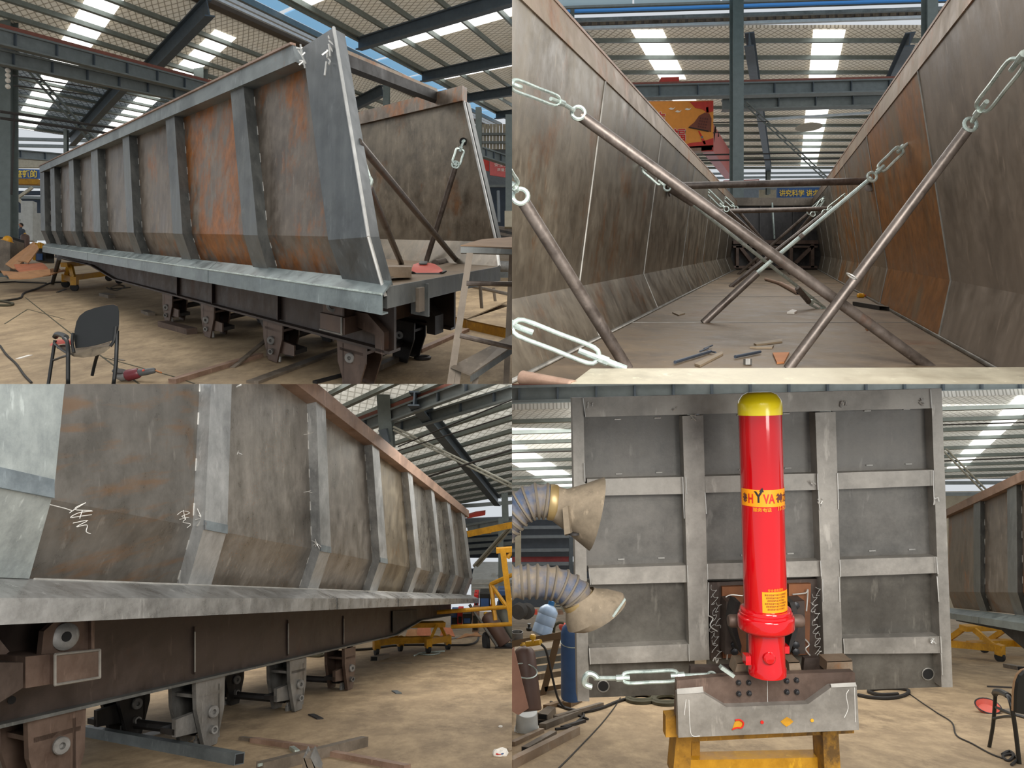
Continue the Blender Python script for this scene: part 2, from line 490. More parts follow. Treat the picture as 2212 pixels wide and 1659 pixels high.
        o = bpy.data.objects.new(name, me); COL.objects.link(o)
        if parent is not None:
            par = bpy.data.objects[parent['_n']] if isinstance(parent, dict) else parent
            o.parent = par
            off = loc - V(par['_o'])
            o.location = off
        else:
            o.location = loc
        o['_o'] = tuple(loc)
        if label: o['label'] = label
        if cat: o['category'] = cat
        if group: o['group'] = group
        if kind: o['kind'] = kind
        BUILT.append((o, CUR[0], loc.copy()))
        return o

def smooth_path(pts, sub=5):
    pts = [V(q) for q in pts]
    if len(pts) < 3: return pts
    out = []
    for i in range(len(pts) - 1):
        p0, p1, p2, p3 = pts[max(i - 1, 0)], pts[i], pts[i + 1], pts[min(i + 2, len(pts) - 1)]
        for k in range(sub):
            t = k / sub
            out.append(0.5 * ((2 * p1) + (p2 - p0) * t + (2 * p0 - 5 * p1 + 4 * p2 - p3) * t * t + (3 * p1 - p0 - 3 * p2 + p3) * t ** 3))
    out.append(pts[-1])
    return out

def thing(name, label, cat, loc, group=None, kind=None):
    o = bpy.data.objects.new(name, None); COL.objects.link(o)
    o.location = loc; o['_o'] = tuple(loc)
    if label: o['label'] = label
    if cat: o['category'] = cat
    if group: o['group'] = group
    if kind: o['kind'] = kind
    o.empty_display_size = 0.1
    return o

def text_obj(body, c, right, up, size, mat, parent, name='lettering', spacing=1.0, bold=0.0, lift=0.004, width=None, bend=None):
    """flat lettering centred at c; right / up are directions in the sign's plane"""
    cu = bpy.data.curves.new('lettering', 'FONT')
    cu.body = body; cu.size = 1.0; cu.align_x = 'CENTER'; cu.align_y = 'CENTER'; cu.space_character = spacing
    cu.offset = bold; cu.extrude = 0.0; cu.resolution_u = 3
    to = bpy.data.objects.new('lettering', cu); COL.objects.link(to)
    bpy.context.view_layer.update()
    me = bpy.data.meshes.new_from_object(to.evaluated_get(bpy.context.evaluated_depsgraph_get()))
    bpy.data.objects.remove(to)
    R, U = V(right).normalized(), V(up).normalized(); N = R.cross(U).normalized()
    xs = [q.co.x for q in me.vertices] or [0, 1]; ys = [q.co.y for q in me.vertices] or [0, 1]
    cx, cy = (min(xs) + max(xs)) / 2, (min(ys) + max(ys)) / 2
    sy = size / max(max(ys) - min(ys), 1e-6)
    sx = width / max(max(xs) - min(xs), 1e-6) if width else sy
    b = B()
    for q in me.vertices:
        x, y = (q.co.x - cx) * sx, (q.co.y - cy) * sy
        b.v.append(bend(x, y) if bend else V(c) + R * x + U * y + N * lift)
    b.f = [tuple(p.vertices) for p in me.polygons]
    bpy.data.meshes.remove(me)
    return b.obj(name, mat, parent)

# ---------------------------------------------------------------- shared builders
def roof(O, ds, dt, s0, s1, t0, t1, purlins, strips, rafters, nk=1.0, mat='roof_insulation', hang=1.0, name='ceiling', pane_t=None, psize=(0.09, 0.22), raf=(0.28, 0.55)):
    """one slope of a workshop roof: sheet, purlins, rafters, and a pane between every two purlins of each skylight strip"""
    N = ds.cross(dt).normalized()
    if N.z > 0: N = -N                        # N points down into the room
    P = lambda s, t, d=0.0: O + ds * s + dt * t + N * d
    root = thing(name, None, None, P((s0 + s1) / 2, (t0 + t1) / 2), kind='structure')
    b = B()
    nu = 2
    b.hexa([P(s0, t0), P(s1, t0), P(s1, t1), P(s0, t1), P(s0, t0, -0.1), P(s1, t0, -0.1), P(s1, t1, -0.1), P(s0, t1, -0.1)])
    b.uv = [(s0 * nk, t0 * nk), (s1 * nk, t0 * nk), (s1 * nk, t1 * nk), (s0 * nk, t1 * nk)] * 2
    b.obj('roof_sheet', mat, root)
    for t in purlins:
        B().beam(P(s0, t, psize[1] / 2 + 0.03), P(s1, t, psize[1] / 2 + 0.03), psize[0], psize[1], up=N).obj('purlin', 'purlin_grey', root)
    for (a, c, ta, tb) in strips:
        ts = [ta] + [t for t in purlins if ta + 0.05 < t < tb - 0.05] + [tb]
        for i in range(len(ts) - 1):
            g = psize[0] / 2 + 0.005
            x0, x1 = ts[i] + g / dt.length, ts[i + 1] - g / dt.length
            B().hexa([P(a, x0, 0.01), P(c, x0, 0.01), P(c, x1, 0.01), P(a, x1, 0.01),
                      P(a, x0, 0.03), P(c, x0, 0.03), P(c, x1, 0.03), P(a, x1, 0.03)]).obj('skylight_pane', 'skylight_glow', root)
    for s in rafters:
        if not isinstance(s, tuple): s = (s, t0, t1)
        B().ibeam(P(s[0], s[1], raf[1] / 2 + psize[1]), P(s[0], s[2], raf[1] / 2 + psize[1]), raf[0], raf[1], 0.04, up=N).obj('rafter', 'rafter_blue', root)
    return root, P

def turnbuckle(b, p, q, w, r, side, rod_in=0.22, n=6):
    """open-body turnbuckle between p and q: two side bars meeting in collars, rod ends showing inside"""
    p, q = V(p), V(q); d = q - p
    side = d.cross((p + q) / 2).normalized()          # the two bars lie flat, broad side to the near end of the bay
    side = (side - d.normalized() * side.dot(d.normalized())).normalized()
    for sg in (-1, 1):
        b.tube(smooth_path([p, p + d * 0.05 + side * w * 0.3 * sg, p + d * 0.13 + side * w * sg, p + d * 0.5 + side * w * sg,
                            p + d * 0.87 + side * w * sg, p + d * 0.95 + side * w * 0.3 * sg, q], 3), r, n)
    b.tube([p - d * 0.05, p + d * 0.06], r * 1.9, 8); b.tube([q - d * 0.06, q + d * 0.05], r * 1.9, 8)
    b.tube([p, p + d * rod_in], r * 1.25, 8); b.tube([q, q - d * rod_in], r * 1.25, 8)
    return b

def side_wall(T, g, prof, bays, ribs, rail, dr, mats, ribmat, railmat, beads=True, t=0.03, sgn=1, zclip=None):
    """prof: [(da, b, z)] outer line of the ribs from top to bottom; dr: rib depth in b (towards the inside)"""
    def ring(a, db):
        return [g.p(a + (q[0](a) if callable(q[0]) else q[0]), q[1] + db * sgn, q[2]) for q in prof]
    for (a0, a1), m in zip(bays, mats):
        o0, o1, i0, i1 = ring(a0, dr), ring(a1, dr), ring(a0, dr + t), ring(a1, dr + t)
        for k in range(len(prof) - 1):
            b = B()
            b.hexa([o0[k], o1[k], o1[k + 1], o0[k + 1], i0[k], i1[k], i1[k + 1], i0[k + 1]])
            b.obj('side_panel', m, T)
    for (a0, a1) in ribs:
        b = B()
        o0, o1, i0, i1 = ring(a0, 0), ring(a1, 0), ring(a0, dr), ring(a1, dr)
        n = len(prof)
        for k in range(n - 1):
            b.hexa([o0[k], o1[k], o1[k + 1], o0[k + 1], i0[k], i1[k], i1[k + 1], i0[k + 1]])
        b.obj('rib', ribmat, T)
    if beads:
        b = B()
        for (a0, a1) in ribs:
            for a in (a0, a1):
                o = ring(a, dr)
                for k in range(len(o) - 1):
                    m = 5 if k == 0 else 2
                    for i in range(m):
                        f = (i + 0.35 + random.uniform(-0.12, 0.12)) / m; l = 0.30 / m
                        p, q = o[k].lerp(o[k + 1], f), o[k].lerp(o[k + 1], min(1, f + l))
                        b.tube([p, q], 0.008, 5)
        b.obj('weld_beads', 'weld_white', T, kind='stuff')
# ======================================================================= upper left bay: trailer body seen from its open end
CUR[0] = 'TL'
TL = Ground(492, 1.6)

def floor_poly(gr, pts, name='floor', mat='concrete', t=0.12):
    b = B(); P = [gr.fl(u, v) for u, v in pts]
    b.prism(P, V((0, 0, -t)))
    return b.obj(name, mat, None, kind='structure')

b = B(); gy = lambda x, y: V((x, y, TL.sl * y - TL.h))
b.prism([gy(-40, 7.4), gy(0, 7.4), gy(0, 75), gy(-75, 75)], V((0, 0, -0.12)))
fl1 = b.obj('floor', 'concrete', None, kind='structure')
for px in ([(55, 643), (152, 720), (222, 772), (300, 829)], [(222, 772), (380, 815), (420, 829)], [(10, 700), (60, 668), (140, 690)]):
    for p_, q_ in zip(px, px[1:]):
        B().beam(TL.fl(*p_), TL.fl(*q_), .02, .008).obj('floor_joint', 'cable_olive', fl1)

# roof: near slope, far slope, ridge vent between them
R0 = at(640, 60, 26)
d2, dB, dA = TL.d(1540), ray(-250, 750), ray(-266, 415)
roof(R0, d2, dB, -16, 20, 0.9, 6.7, [2.35, 3.25, 4.17, 5.08, 5.98], [(-7.8, -6.7, 2.0, 6.6), (-2.95, -1.85, 1.9, 6.6), (4.0, 5.1, 2.2, 6.6)],
     [(-4.4, 0.4, 6.6), 2.2, 8.0, 13.4], psize=(0.12, 0.14), raf=(0.3, 0.5))
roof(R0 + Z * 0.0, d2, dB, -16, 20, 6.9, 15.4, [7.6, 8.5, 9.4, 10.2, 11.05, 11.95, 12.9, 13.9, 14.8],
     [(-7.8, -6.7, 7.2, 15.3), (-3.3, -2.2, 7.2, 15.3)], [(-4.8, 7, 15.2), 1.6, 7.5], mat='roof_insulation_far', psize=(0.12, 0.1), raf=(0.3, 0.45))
_, PA = roof(R0, d2, -dA, -9, 24, 1.75, 13, [1.9, 3.15, 4.4, 5.9, 7.26, 8.6, 9.9, 11.3],
     [(3.5, 4.6, 1.75, 10), (9.25, 10.35, 1.75, 10), (15.0, 16.1, 1.8, 10), (-2.2, -1.1, 1.9, 9)], [2.2, 8.0, 13.4, 19], psize=(0.08, 0.16), raf=(0.26, 0.4))
rv = thing('ceiling', None, None, R0, kind='structure')
for k in range(9):
    s = -8 + k * 3.4
    B().hexa([PA(s, 0.5), PA(s + 3.1, 0.5), PA(s + 3.1, 1.65), PA(s, 1.65), PA(s, 0.5, -.04), PA(s + 3.1, 0.5, -.04), PA(s + 3.1, 1.65, -.04), PA(s, 1.65, -.04)]).obj('ridge_sheet', 'blue_sheet_glow', rv)
for t, w, h, m in ((0.42, .12, .2, 'girder_grey'), (0.02, .1, .16, 'rail_white'), (-0.3, .1, .14, 'rail_white'), (-0.62, .34, .34, 'gutter_brown'), (-0.95, .1, .16, 'girder_grey'), (1.7, .12, .3, 'purlin_grey')):
    B().beam(PA(-12, t, 0.1), PA(24, t, 0.1), w, h).obj('ridge_rail', m, rv)

def column(u, v0, v1, y, wpx, name='steel_column', label='', mat='column_grey', gr=None, lean=0, group=None):
    """H-section column between two rows of the picture, wpx wide"""
    w = wpx * y / F
    b = B(); p, q = at(u, v0, y), at(u + lean, v1, y)
    b.ibeam(q, p, w, w * 1.15, w * 0.09, up=V((0, 1, 0)))
    return b.obj(name, mat, None, label=label, cat='column', group=group)

column(19, -40, 600, 22, 24, label='thick grey steel column at the far left of the upper left bay')
column(434, -30, 200, 29, 21, label='grey steel column rising behind the long trailer rail, crossed by a rafter')
column(143, 280, 420, 34, 7, label='slim distant grey column in the bright window band, upper left bay')
column(835, 176, 300, 27, 13, label='grey column seen through the gap between header bar and far side of trailer')
column(1034, 234, 420, 27, 13, label='grey column just right of the trailer end, behind the pink banner')
column(1099, 250, 500, 26, 14, label='light blue pipe-like column at right edge of the upper left bay')

# crane girders on the columns
def girder(pts, label, h, w, nst, red=True, name='crane_girder'):
    p, q = pts
    g_ = thing(name, label, 'girder', p.lerp(q, .5) - Z * h)
    B().ibeam(p - Z * h / 2, q - Z * h / 2, w, h, 0.05).obj('web', 'girder_grey', g_)
    side = (q - p).cross(Z).normalized()
    for i in range(nst):
        c = p.lerp(q, (i + .5) / nst) - Z * h / 2
        B().cbox(c, side * w * 0.9, (q - p).normalized() * 0.04, Z * (h - 0.1)).obj('stiffener', 'girder_dark', g_)
    if red:
        B().beam(p + Z * .06, q + Z * .06, 0.12, 0.12).obj('crane_rail', 'rust_red_rail', g_)
    return g_
girder((at(-20, 57, 18.5), at(475, 187, 26.5)), 'upper grey crane girder with thin red rail behind the trailer', 0.42, 0.22, 7)
girder((at(-20, 103, 19.3), at(450, 207, 27)), 'lower grey crane girder hung just beneath the red-railed one', 0.40, 0.22, 7, red=False)
girder((at(15, 322, 42), at(170, 335, 46)), 'distant grey beam under the bright window band at far left', 0.5, 0.3, 3, red=False)
girder((at(1040, 318, 26), at(1120, 345, 27)), 'small dark lattice girder above the pink banner', 0.35, 0.2, 5, red=False)

# diagonal lattice brace
lb = thing('lattice_brace', 'slim diagonal ladder-like brace running down from the left column to the trailer', 'brace', at(120, 210, 25))
for du in (0, 9):
    B().tube([at(30 + du, 118 - du * .5, 20), at(200 + du, 312 - du * .6, 23)], 0.035, 6).obj('chord', 'column_grey', lb)
for i in range(8):
    f = (i + .5) / 8
    B().tube([at(30 + 170 * f, 118 + 194 * f, 20 + 3 * f), at(39 + 170 * f, 113.5 + 193 * f, 20 + 3 * f)], 0.03, 5).obj('rung', 'girder_dark', lb)
for i, (a, c) in enumerate((((0, 241), (262, 279)), ((0, 255), (255, 291)), ((28, 163), (200, 190)), ((30, 185), (190, 205)))):
    B().tube([at(*a, 18), at(*c, 21)], 0.035 if i < 2 else 0.02, 5).obj('overhead_cable', 'cable_black', None,
        label=('upper of two thick dark cables strung below the girders at far left', 'lower of two thick dark cables strung below the girders at far left',
               'thin wire just under the lower girder at far left', 'second thin wire under the lower girder at far left')[i], cat='cable')
B().tube([at(31, 245, 19), at(25, 420, 19)], 0.03, 5).obj('hanging_cable', 'cable_black', None, label='dark cable hanging down beside the thick left column', cat='cable')
ins = thing('insulator_bracket', 'bracket of pale round insulators on the thick left column', 'bracket', at(17, 165, 20.9))
for v in (152, 163, 174, 187):
    B().ball(at(17, v, 21), V((.07, 0, 0)), V((0, .07, 0)), V((0, 0, .07))).obj('insulator', 'print_white', ins)
B().cbox(at(19, 128, 21), V((.32, 0, 0)), V((0, .3, 0)), V((0, 0, .5))).obj('junction_box', 'girder_dark', ins)

# far wall of the bay with its long bright openings
wl = thing('wall_back', None, None, at(80, 350, 56), kind='structure')
for (v0, v1, m) in ((338, 362, 'cream_sheet'), (412, 421, 'siding_dark'), (430, 470, 'siding_dark')):
    b = B(); p, q, r_, s_ = at(-60, v0, 56), at(330, v0, 56), at(330, v1, 56), at(-60, v1, 56)
    b.prism([p, q, r_, s_], V((0, .2, 0))).obj('wall_sheet', m, wl)
for v in (298, 312, 400, 424):
    B().beam(at(-60, v, 55.5), at(330, v + 9, 55.5), .15, .22).obj('girt', 'girder_grey', wl)
bn = thing('banner', 'blue banner with yellow lettering hung at far left of the upper left bay', 'banner', at(50, 386, 40))
cl = B().prism([at(-10, 364, 40), at(88, 366, 40), at(88, 386, 40), at(-10, 386, 40)], V((0, .05, 0))).obj('cloth', 'banner_blue', bn)
text_obj('至整顿的', at(48, 375.5, 39.97), V((1, 0, 0)), Z, .42, 'banner_text', cl, width=1.6, bold=.02)
yb = thing('yellow_jib', 'yellow steel jib beam standing at far left behind the trailer', 'crane', at(10, 560, 30))
B().beam(at(-15, 391, 30), at(86, 394, 30), .2, .22).obj('beam', 'yellow_paint', yb)
B().beam(at(4, 392, 30), at(2, 560, 30), .18, .18, up=V((0, 1, 0))).obj('post', 'yellow_paint', yb)
B().tube([at(12, 380, 30), at(-4, 470, 30)], .06).obj('strut', 'yellow_paint', yb)
for (p, q, n) in (((22, 413), (55, 445), 'left'), ((70, 405), (20, 440), 'right'), ((60, 440), (85, 475), 'low')):
    B().beam(at(*p, 54), at(*q, 54), .12, .2).obj('wind_brace', 'cream_sheet', wl)

# things heaped behind at the left
ctr = thing('truck_container', 'white ribbed truck container parked at far left', 'container', at(40, 500, 33))
B().box(at(12, 520, 33), V((1.12, 0, 0)), V((0, 3, .6)), V((0, 0, 1.25))).obj('box', 'white_paint', ctr)
for i in range(4):
    B().box(at(13, 508 - i * 11, 32.97), V((1.05, 0, 0)), V((0, -.06, 0)), V((0, 0, .09))).obj('rib', 'white_paint', ctr)
B().box(at(45, 520, 32.6), V((.52, 0, 0)), V((0, .3, 0)), V((0, 0, 1.75))).obj('end_panel', 'white_paint', ctr)

def person_seated(u, v, y, hpx, label):
    k = hpx * y / F; o = at(u, v, y)
    t_ = thing('person', label, 'person', o)
    X, Y = V((1, 0, 0)) * k, V((0, 1, 0)) * k; U = Z * k
    b = B(); b.smooth = True
    prof = [(0.17, 0.14, 0.00), (0.20, 0.15, 0.15), (0.19, 0.14, 0.35), (0.24, 0.15, 0.55), (0.20, 0.12, 0.66), (0.07, 0.07, 0.71), (0.06, 0.06, 0.77)]
    b.loft([[o + X * (rx * math.cos(a) + .03 * h) + Y * ry * math.sin(a) + U * h for a in [2 * math.pi * i / 12 for i in range(12)]] for rx, ry, h in prof])
    for s in (-1, 1):
        b.tube(smooth_path([o + X * .2 * s + U * .6, o + X * .26 * s + Y * -.1 + U * .4, o + X * .2 * s - Y * .24 + U * .25, o + X * .1 * s - Y * .32 + U * .2], 4), .06 * k, 8)
        b.tube(smooth_path([o + X * .1 * s + U * .06, o + X * .16 * s - Y * .3 + U * .08, o + X * .15 * s - Y * .36 - U * .25], 4), .085 * k, 8)
    b.obj('body', 'shirt_grey', t_)
    B().ball(o + U * .87 + X * .02, X * .1, Y * .115, U * .135).obj('head', 'skin', t_)
    B().ball(o + U * .91 + X * .03 + Y * .02, X * .108, Y * .118, U * .115).obj('hair', 'hair', t_)
    B().ball(o + U * .82 - X * .05 - Y * .06, X * .06, Y * .07, U * .055).obj('face_mask', 'mask_blue', t_)
    return t_
person_seated(44, 522, 27, 40, 'person in dark shirt and pale blue face mask sitting at far left')

def gas_cylinder(base, top, r, mat, label, valve='brass', regulator=False, name='gas_cylinder'):
    base, top = V(base), V(top); ax = (top - base); L = ax.length; ax.normalize()
    t_ = thing(name, label, 'gas cylinder', base)
    B().lathe(base, ax, [(r * .92, 0), (r, L * .02), (r, L * .80), (r * .93, L * .86), (r * .7, L * .91), (r * .35, L * .94), (r * .28, L * .95)], 18).obj('body', mat, t_)
    B().lathe(base + ax * L * .945, ax, [(r * .3, 0), (r * .3, L * .03), (r * .16, L * .035), (r * .16, L * .055)], 10).obj('valve', valve, t_)
    return t_
gas_cylinder(at(54, 548, 24), at(54, 503, 24), .13, 'gas_brown', 'dark brown gas cylinder standing behind the cardboard heap at far left')
gas_cylinder(at(30, 552, 23), at(31, 528, 23), .12, 'gas_brown', 'short maroon cylinder low in the clutter at far left, before the brown cylinder')
hl = thing('hard_hat', 'yellow hard hat hung on the stuff at far left', 'hard hat', at(16, 520, 20.6))
B().lathe(at(16, 521, 20.6), V((.3, 0, 1)), [(.13, 0), (.125, .03), (.115, .08), (.08, .13), (.02, .155)], 14).obj('shell', 'yellow_plastic', hl)
B().lathe(at(16, 521, 20.6), V((.3, 0, 1)), [(.16, 0), (.16, .012), (.12, .02)], 14).obj('brim', 'yellow_plastic', hl)

def cloth_sheet(pts, t, mat, label, cat='cardboard', name='cardboard_sheet', seed=0, group=None):
    """bent sheet through four corner points, slightly buckled"""
    random.seed(seed); a, b_, c, d = [V(p) for p in pts]; n = 7
    nn = (b_ - a).cross(d - a).normalized(); amp = (b_ - a).length * .03
    g_ = [[a.lerp(b_, i / (n - 1)).lerp(d.lerp(c, i / (n - 1)), j / 4) + nn * amp * math.sin(i * 1.1 + j * .8 + seed) for i in range(n)] for j in range(5)]
    bb = B()
    top = [q for r_ in g_ for q in r_]; bb.v = top + [q - nn * t for q in top]; m = len(top)
    for j in range(4):
        for i in range(n - 1):
            k = j * n + i
            bb.f += [(k, k + 1, k + n + 1, k + n), (m + k, m + k + n, m + k + n + 1, m + k + 1)]
    edge = [i for i in range(n)] + [j * n + n - 1 for j in range(1, 5)] + [4 * n + i for i in range(n - 2, -1, -1)] + [j * n for j in range(3, 0, -1)]
    for i in range(len(edge)):
        p, q = edge[i], edge[(i + 1) % len(edge)]
        bb.f.append((p, m + p, m + q, q))
    return bb.obj(name, mat, None, label=label, cat=cat, group=group)
cloth_sheet([at(12, 572, 20), at(35, 582, 19.5), at(78, 530, 20.5), at(72, 520, 21)], .03, 'cardboard', 'tall tan cardboard sheet leaning up at far left', seed=1)
cloth_sheet([at(30, 572, 19), at(42, 588, 18.6), at(112, 588, 18.8), at(90, 566, 19.6)], .03, 'cardboard_print', 'cardboard sheet with reddish print lying on the heap', seed=2)
cloth_sheet([at(2, 585, 19), at(20, 600, 17.9), at(108, 592, 18.4), at(110, 582, 19)], .03, 'cardboard', 'lowest flattened cardboard sheet at front of the heap', seed=3)
cloth_sheet([at(38, 562, 19.4), at(60, 566, 19.2), at(84, 538, 20), at(80, 528, 20.4)], .03, 'cardboard', 'folded cardboard flap under the tall leaning sheet', seed=4)
cloth_sheet([at(96, 583, 18.9), at(112, 592, 18.5), at(142, 584, 19.2), at(128, 580, 19.4)], .03, 'cardboard', 'small tan cardboard scrap beside the yellow dolly', seed=6)
welder = thing('welding_machine', 'blue and black welding machine behind the yellow dolly', 'machine', at(90, 565, 21))
B().box(at(77, 564, 21), V((.28, 0, 0)), V((0, .4, 0)), V((0, 0, .36))).obj('case', 'black_paint', welder)
B().box(at(80, 562, 20.98), V((.16, 0, 0)), V((0, -.03, 0)), V((0, 0, .18))).obj('front_plate', 'machine_blue', welder)
yp = thing('yellow_stand', 'yellow upright frame behind the cardboard heap', 'stand', at(82, 560, 22))
for u in (75, 86):
    B().beam(at(u, 562, 22), at(u, 524, 22), .07, .07, up=V((0, 1, 0))).obj('post', 'yellow_paint', yp)
B().box(at(75, 538, 22), V((.22, 0, 0)), V((0, .1, 0)), V((0, 0, .18))).obj('box', 'yellow_paint', yp)
cans = thing('bundle_heap', 'grey clutter of boxes at the very left edge, below the column', 'boxes', at(2, 580, 21))
B().box(at(-20, 585, 21), V((.55, 0, 0)), V((0, .6, 0)), V((0, 0, .9))).obj('crate', 'bar_steel', cans)
B().box(at(-10, 535, 21.2), V((.5, 0, 0)), V((0, .5, 0)), V((0, 0, .3))).obj('lid', 'black_steel', cans)

def dolly(gr, L, R, back, H, label, name='trailer_dolly', mat='yellow_paint', k=1.0):
    """yellow A-frame dolly: two wheel frames at floor points L and R, a low cross beam, A posts and a top beam"""
    X = (R - L); wd_ = X.length; ax = X.normalized()
    bk = V(back)
    t_ = thing(name, label, 'dolly', L.lerp(R, .5))
    s = k * H
    B().beam(L + Z * .42 * H, R + Z * .42 * H, .16 * s, .2 * s).obj('cross_beam', mat, t_)
    B().beam(L - ax * .12 * wd_ + Z * .93 * H, R + ax * .12 * wd_ + Z * .93 * H, .24 * s, .16 * s).obj('top_beam', mat, t_)
    for c in (L, R):
        B().beam(c - bk * .5 + Z * .40 * H, c + bk * .5 + Z * .40 * H, .2 * s, .2 * s).obj('side_beam', mat, t_)
        for sg in (-1, 1):
            e = c + bk * .5 * sg
            fk = B().beam(e + Z * .2 * H, e + Z * .5 * H, .2 * s, .2 * s, up=ax).obj('wheel_fork', mat, t_)
            rr = .14 * H
            B().lathe(e + Z * rr - ax * .06 * s, ax, [(rr * .6, 0), (rr, .01 * s), (rr, .11 * s), (rr * .6, .12 * s)], 14).obj('wheel', 'black_rubber', fk)
            B().beam(c + bk * .4 * sg + Z * .45 * H, c + bk * .1 * sg + Z * .88 * H, .15 * s, .1 * s, up=ax).obj('post', mat, t_)
    return t_
dolly(TL, TL.fl(151, 625), TL.fl(246, 610), TL.d(-190) * 1.1 , .70, 'yellow wheeled dolly carrying the front end of the upper left trailer')

# ----------------------------------------------------------------------- the trailer
O1 = TL.drop(ray(830, 0) * 5.62)
g1 = Frame(O1, TL.d(-190), TL.d(1540))
T1 = thing('dump_trailer', 'long rust-streaked steel tipper trailer body seen from its open rear end, upper left', 'trailer', g1.p(6, 1.5, 0))
prof1 = [(.38, -.12, 3.12), (0, -.16, 1.525), (.0, .02, 1.14)]
at_top = lambda u, v: g1.kb(u, v, -.12)[0] - .38
ribsA = [(at_top(525, 197), at_top(497, 203)), (at_top(376, 262), at_top(357, 266)), (at_top(278, 300), at_top(264, 303)), (at_top(210, 328), at_top(196, 330)),
         (at_top(158, 350), at_top(148, 351)), (at_top(117, 367), at_top(108, 369)), (at_top(95, 372), at_top(86, 372))]
ribs1 = [(a, c) for a, c in ribsA]
bounds = [0.5] + [(a + c) / 2 for a, c in ribs1]
side_wall(T1, g1, prof1, [(bounds[i], bounds[i + 1]) for i in range(len(ribs1))], ribs1, None, .17,
          ['panel_mid', 'panel_high', 'panel_mid', 'panel_low', 'panel_low', 'panel_low', 'panel_low'], 'rib_steel', 'rail_steel')
# wide rear end post, bent at the knee, and its thick edge
pr = [(.571, -.13, 3.235), (.079, -.17, 1.531), (0, .0, 1.079)]; pl = [(1.038, -.13, 3.19), (.60, -.17, 1.50), (.52, .0, 1.13)]
for k in (0, 1):
    b = B(); o0 = [g1.p(*q) for q in pr]; o1 = [g1.p(*q) for q in pl]
    i0 = [g1.p(q[0], q[1] + .2, q[2]) for q in pr]; i1 = [g1.p(q[0], q[1] + .2, q[2]) for q in pl]
    b.hexa([o0[k], o1[k], o1[k + 1], o0[k + 1], i0[k], i1[k], i1[k + 1], i0[k + 1]]).obj('rear_post', 'post_dark', T1)
b = B()
for k in (0, 1):
    p, q = g1.p(*pr[k]), g1.p(*pr[k + 1])
    b.tube([p + V((.01, -.01, 0)), q + V((.01, -.01, 0))], .014, 6)
b.obj('weld_seam', 'weld_white', T1, kind='stuff')
b = B()
for k in range(9):
    p = g1.p(.60 + random.uniform(-.02, .05), -.16, 3.2 - k * .02 - random.random() * .12)
    b.tube([p, p + V((random.uniform(-.05, .08), -.01, random.uniform(-.12, -.02)))], .008, 5)
for u, v in ((652, 120), (656, 132), (650, 105)):
    p = at(u, v, g1.p(.95, -.17, 3).y - .02)
    for j in range(4):
        b.tube([p, p + V((random.uniform(-.05, .05), 0, random.uniform(-.08, .05)))], .008, 5)
b.obj('wire_scraps', 'weld_white', T1, kind='stuff')
# top rail
a0, z0 = g1.kb(640, 97, -.16); a1, z1 = g1.kb(86, 359, -.16)
zr = (z0 + z1) / 2; zb_ = (g1.kb(640, 137, -.16)[1] + g1.kb(86, 372, -.16)[1]) / 2
b = B()
b.hexa([g1.p(a0 + .05, -.17, zr), g1.p(a0 + .05, .12, zr), g1.p(a0, .12, zb_), g1.p(a0, -.17, zb_),
        g1.p(a1, -.17, zr), g1.p(a1, .12, zr), g1.p(a1, .12, zb_), g1.p(a1, -.17, zb_)]).obj('top_rail', 'rail_steel', T1)
B().beam(g1.p(a0 + .05, -.165, zr + .01), g1.p(a1, -.165, zr + .01), .05, .02).obj('rail_edge', 'rail_rusty', T1)
# skirt: sloped flange, upright face, lower lip; three lengths with seams
def skirt(T, g, aa, b0, ztop, bout, zfold, zbot, mat, t=.012, name='skirt_rail'):
    for i in range(len(aa) - 1):
        o = .004 * (i % 2)
        pf = [(b0, ztop), (bout - o, zfold), (bout - o, zbot), (bout + .10, zbot), (bout + .10, zbot + t), (bout + t, zbot + t), (bout + t, zfold - t), (b0, ztop - t * 2)]
        B().prism([g.p(aa[i] + .004, q[0], q[1]) for q in pf], g.A * (aa[i + 1] - aa[i] - .008)).obj(name, mat, T)
skirt(T1, g1, [-.077, 3.1, 4.2, 9.0, 14.0], .02, 1.20, -.14, 1.115, 0.962, 'skirt_steel')
B().tube([g1.p(-.07, -.142, 1.114), g1.p(13.9, -.142, 1.114)], .009, 6).obj('fold_highlight', 'zinc', T1)  # bright tube added as a painted highlight along the skirt fold
# deck, rear beam, far side
b = B(); b.box(g1.p(0, .0, 1.10), g1.A * 14, g1.B * 3.0, Z * .05).obj('deck', 'deck_steel', T1)
b = B(); b.hexa([g1.p(-.02, .02, .985), g1.p(-.02, 3.02, .985), g1.p(-.02, 3.02, 1.15), g1.p(-.02, .02, 1.15), g1.p(.25, .02, .985), g1.p(.25, 3.02, .985), g1.p(.25, 3.02, 1.145), g1.p(.25, .02, 1.145)]).obj('rear_beam', 'rib_steel', T1)
far = [(.607, 3.14, 3.20), (.109, 3.19, 1.43), (0, 3.02, 1.15)]
P_ = lambda q, a, db=0.0: g1.p(a + q[0], q[1] + db, q[2])
aw = [0, 4.2, 9.0, 14]
for i, m in enumerate(('panel_inner', 'panel_inner_rusty', 'panel_mid')):
    for k in (0, 1):
        B().hexa([P_(far[k], aw[i] + .01), P_(far[k], aw[i + 1] - .01), P_(far[k + 1], aw[i + 1] - .01), P_(far[k + 1], aw[i] + .01),
                  P_(far[k], aw[i] + .01, .05), P_(far[k], aw[i + 1] - .01, .05), P_(far[k + 1], aw[i + 1] - .01, .05), P_(far[k + 1], aw[i] + .01, .05)]).obj('far_panel', m, T1)
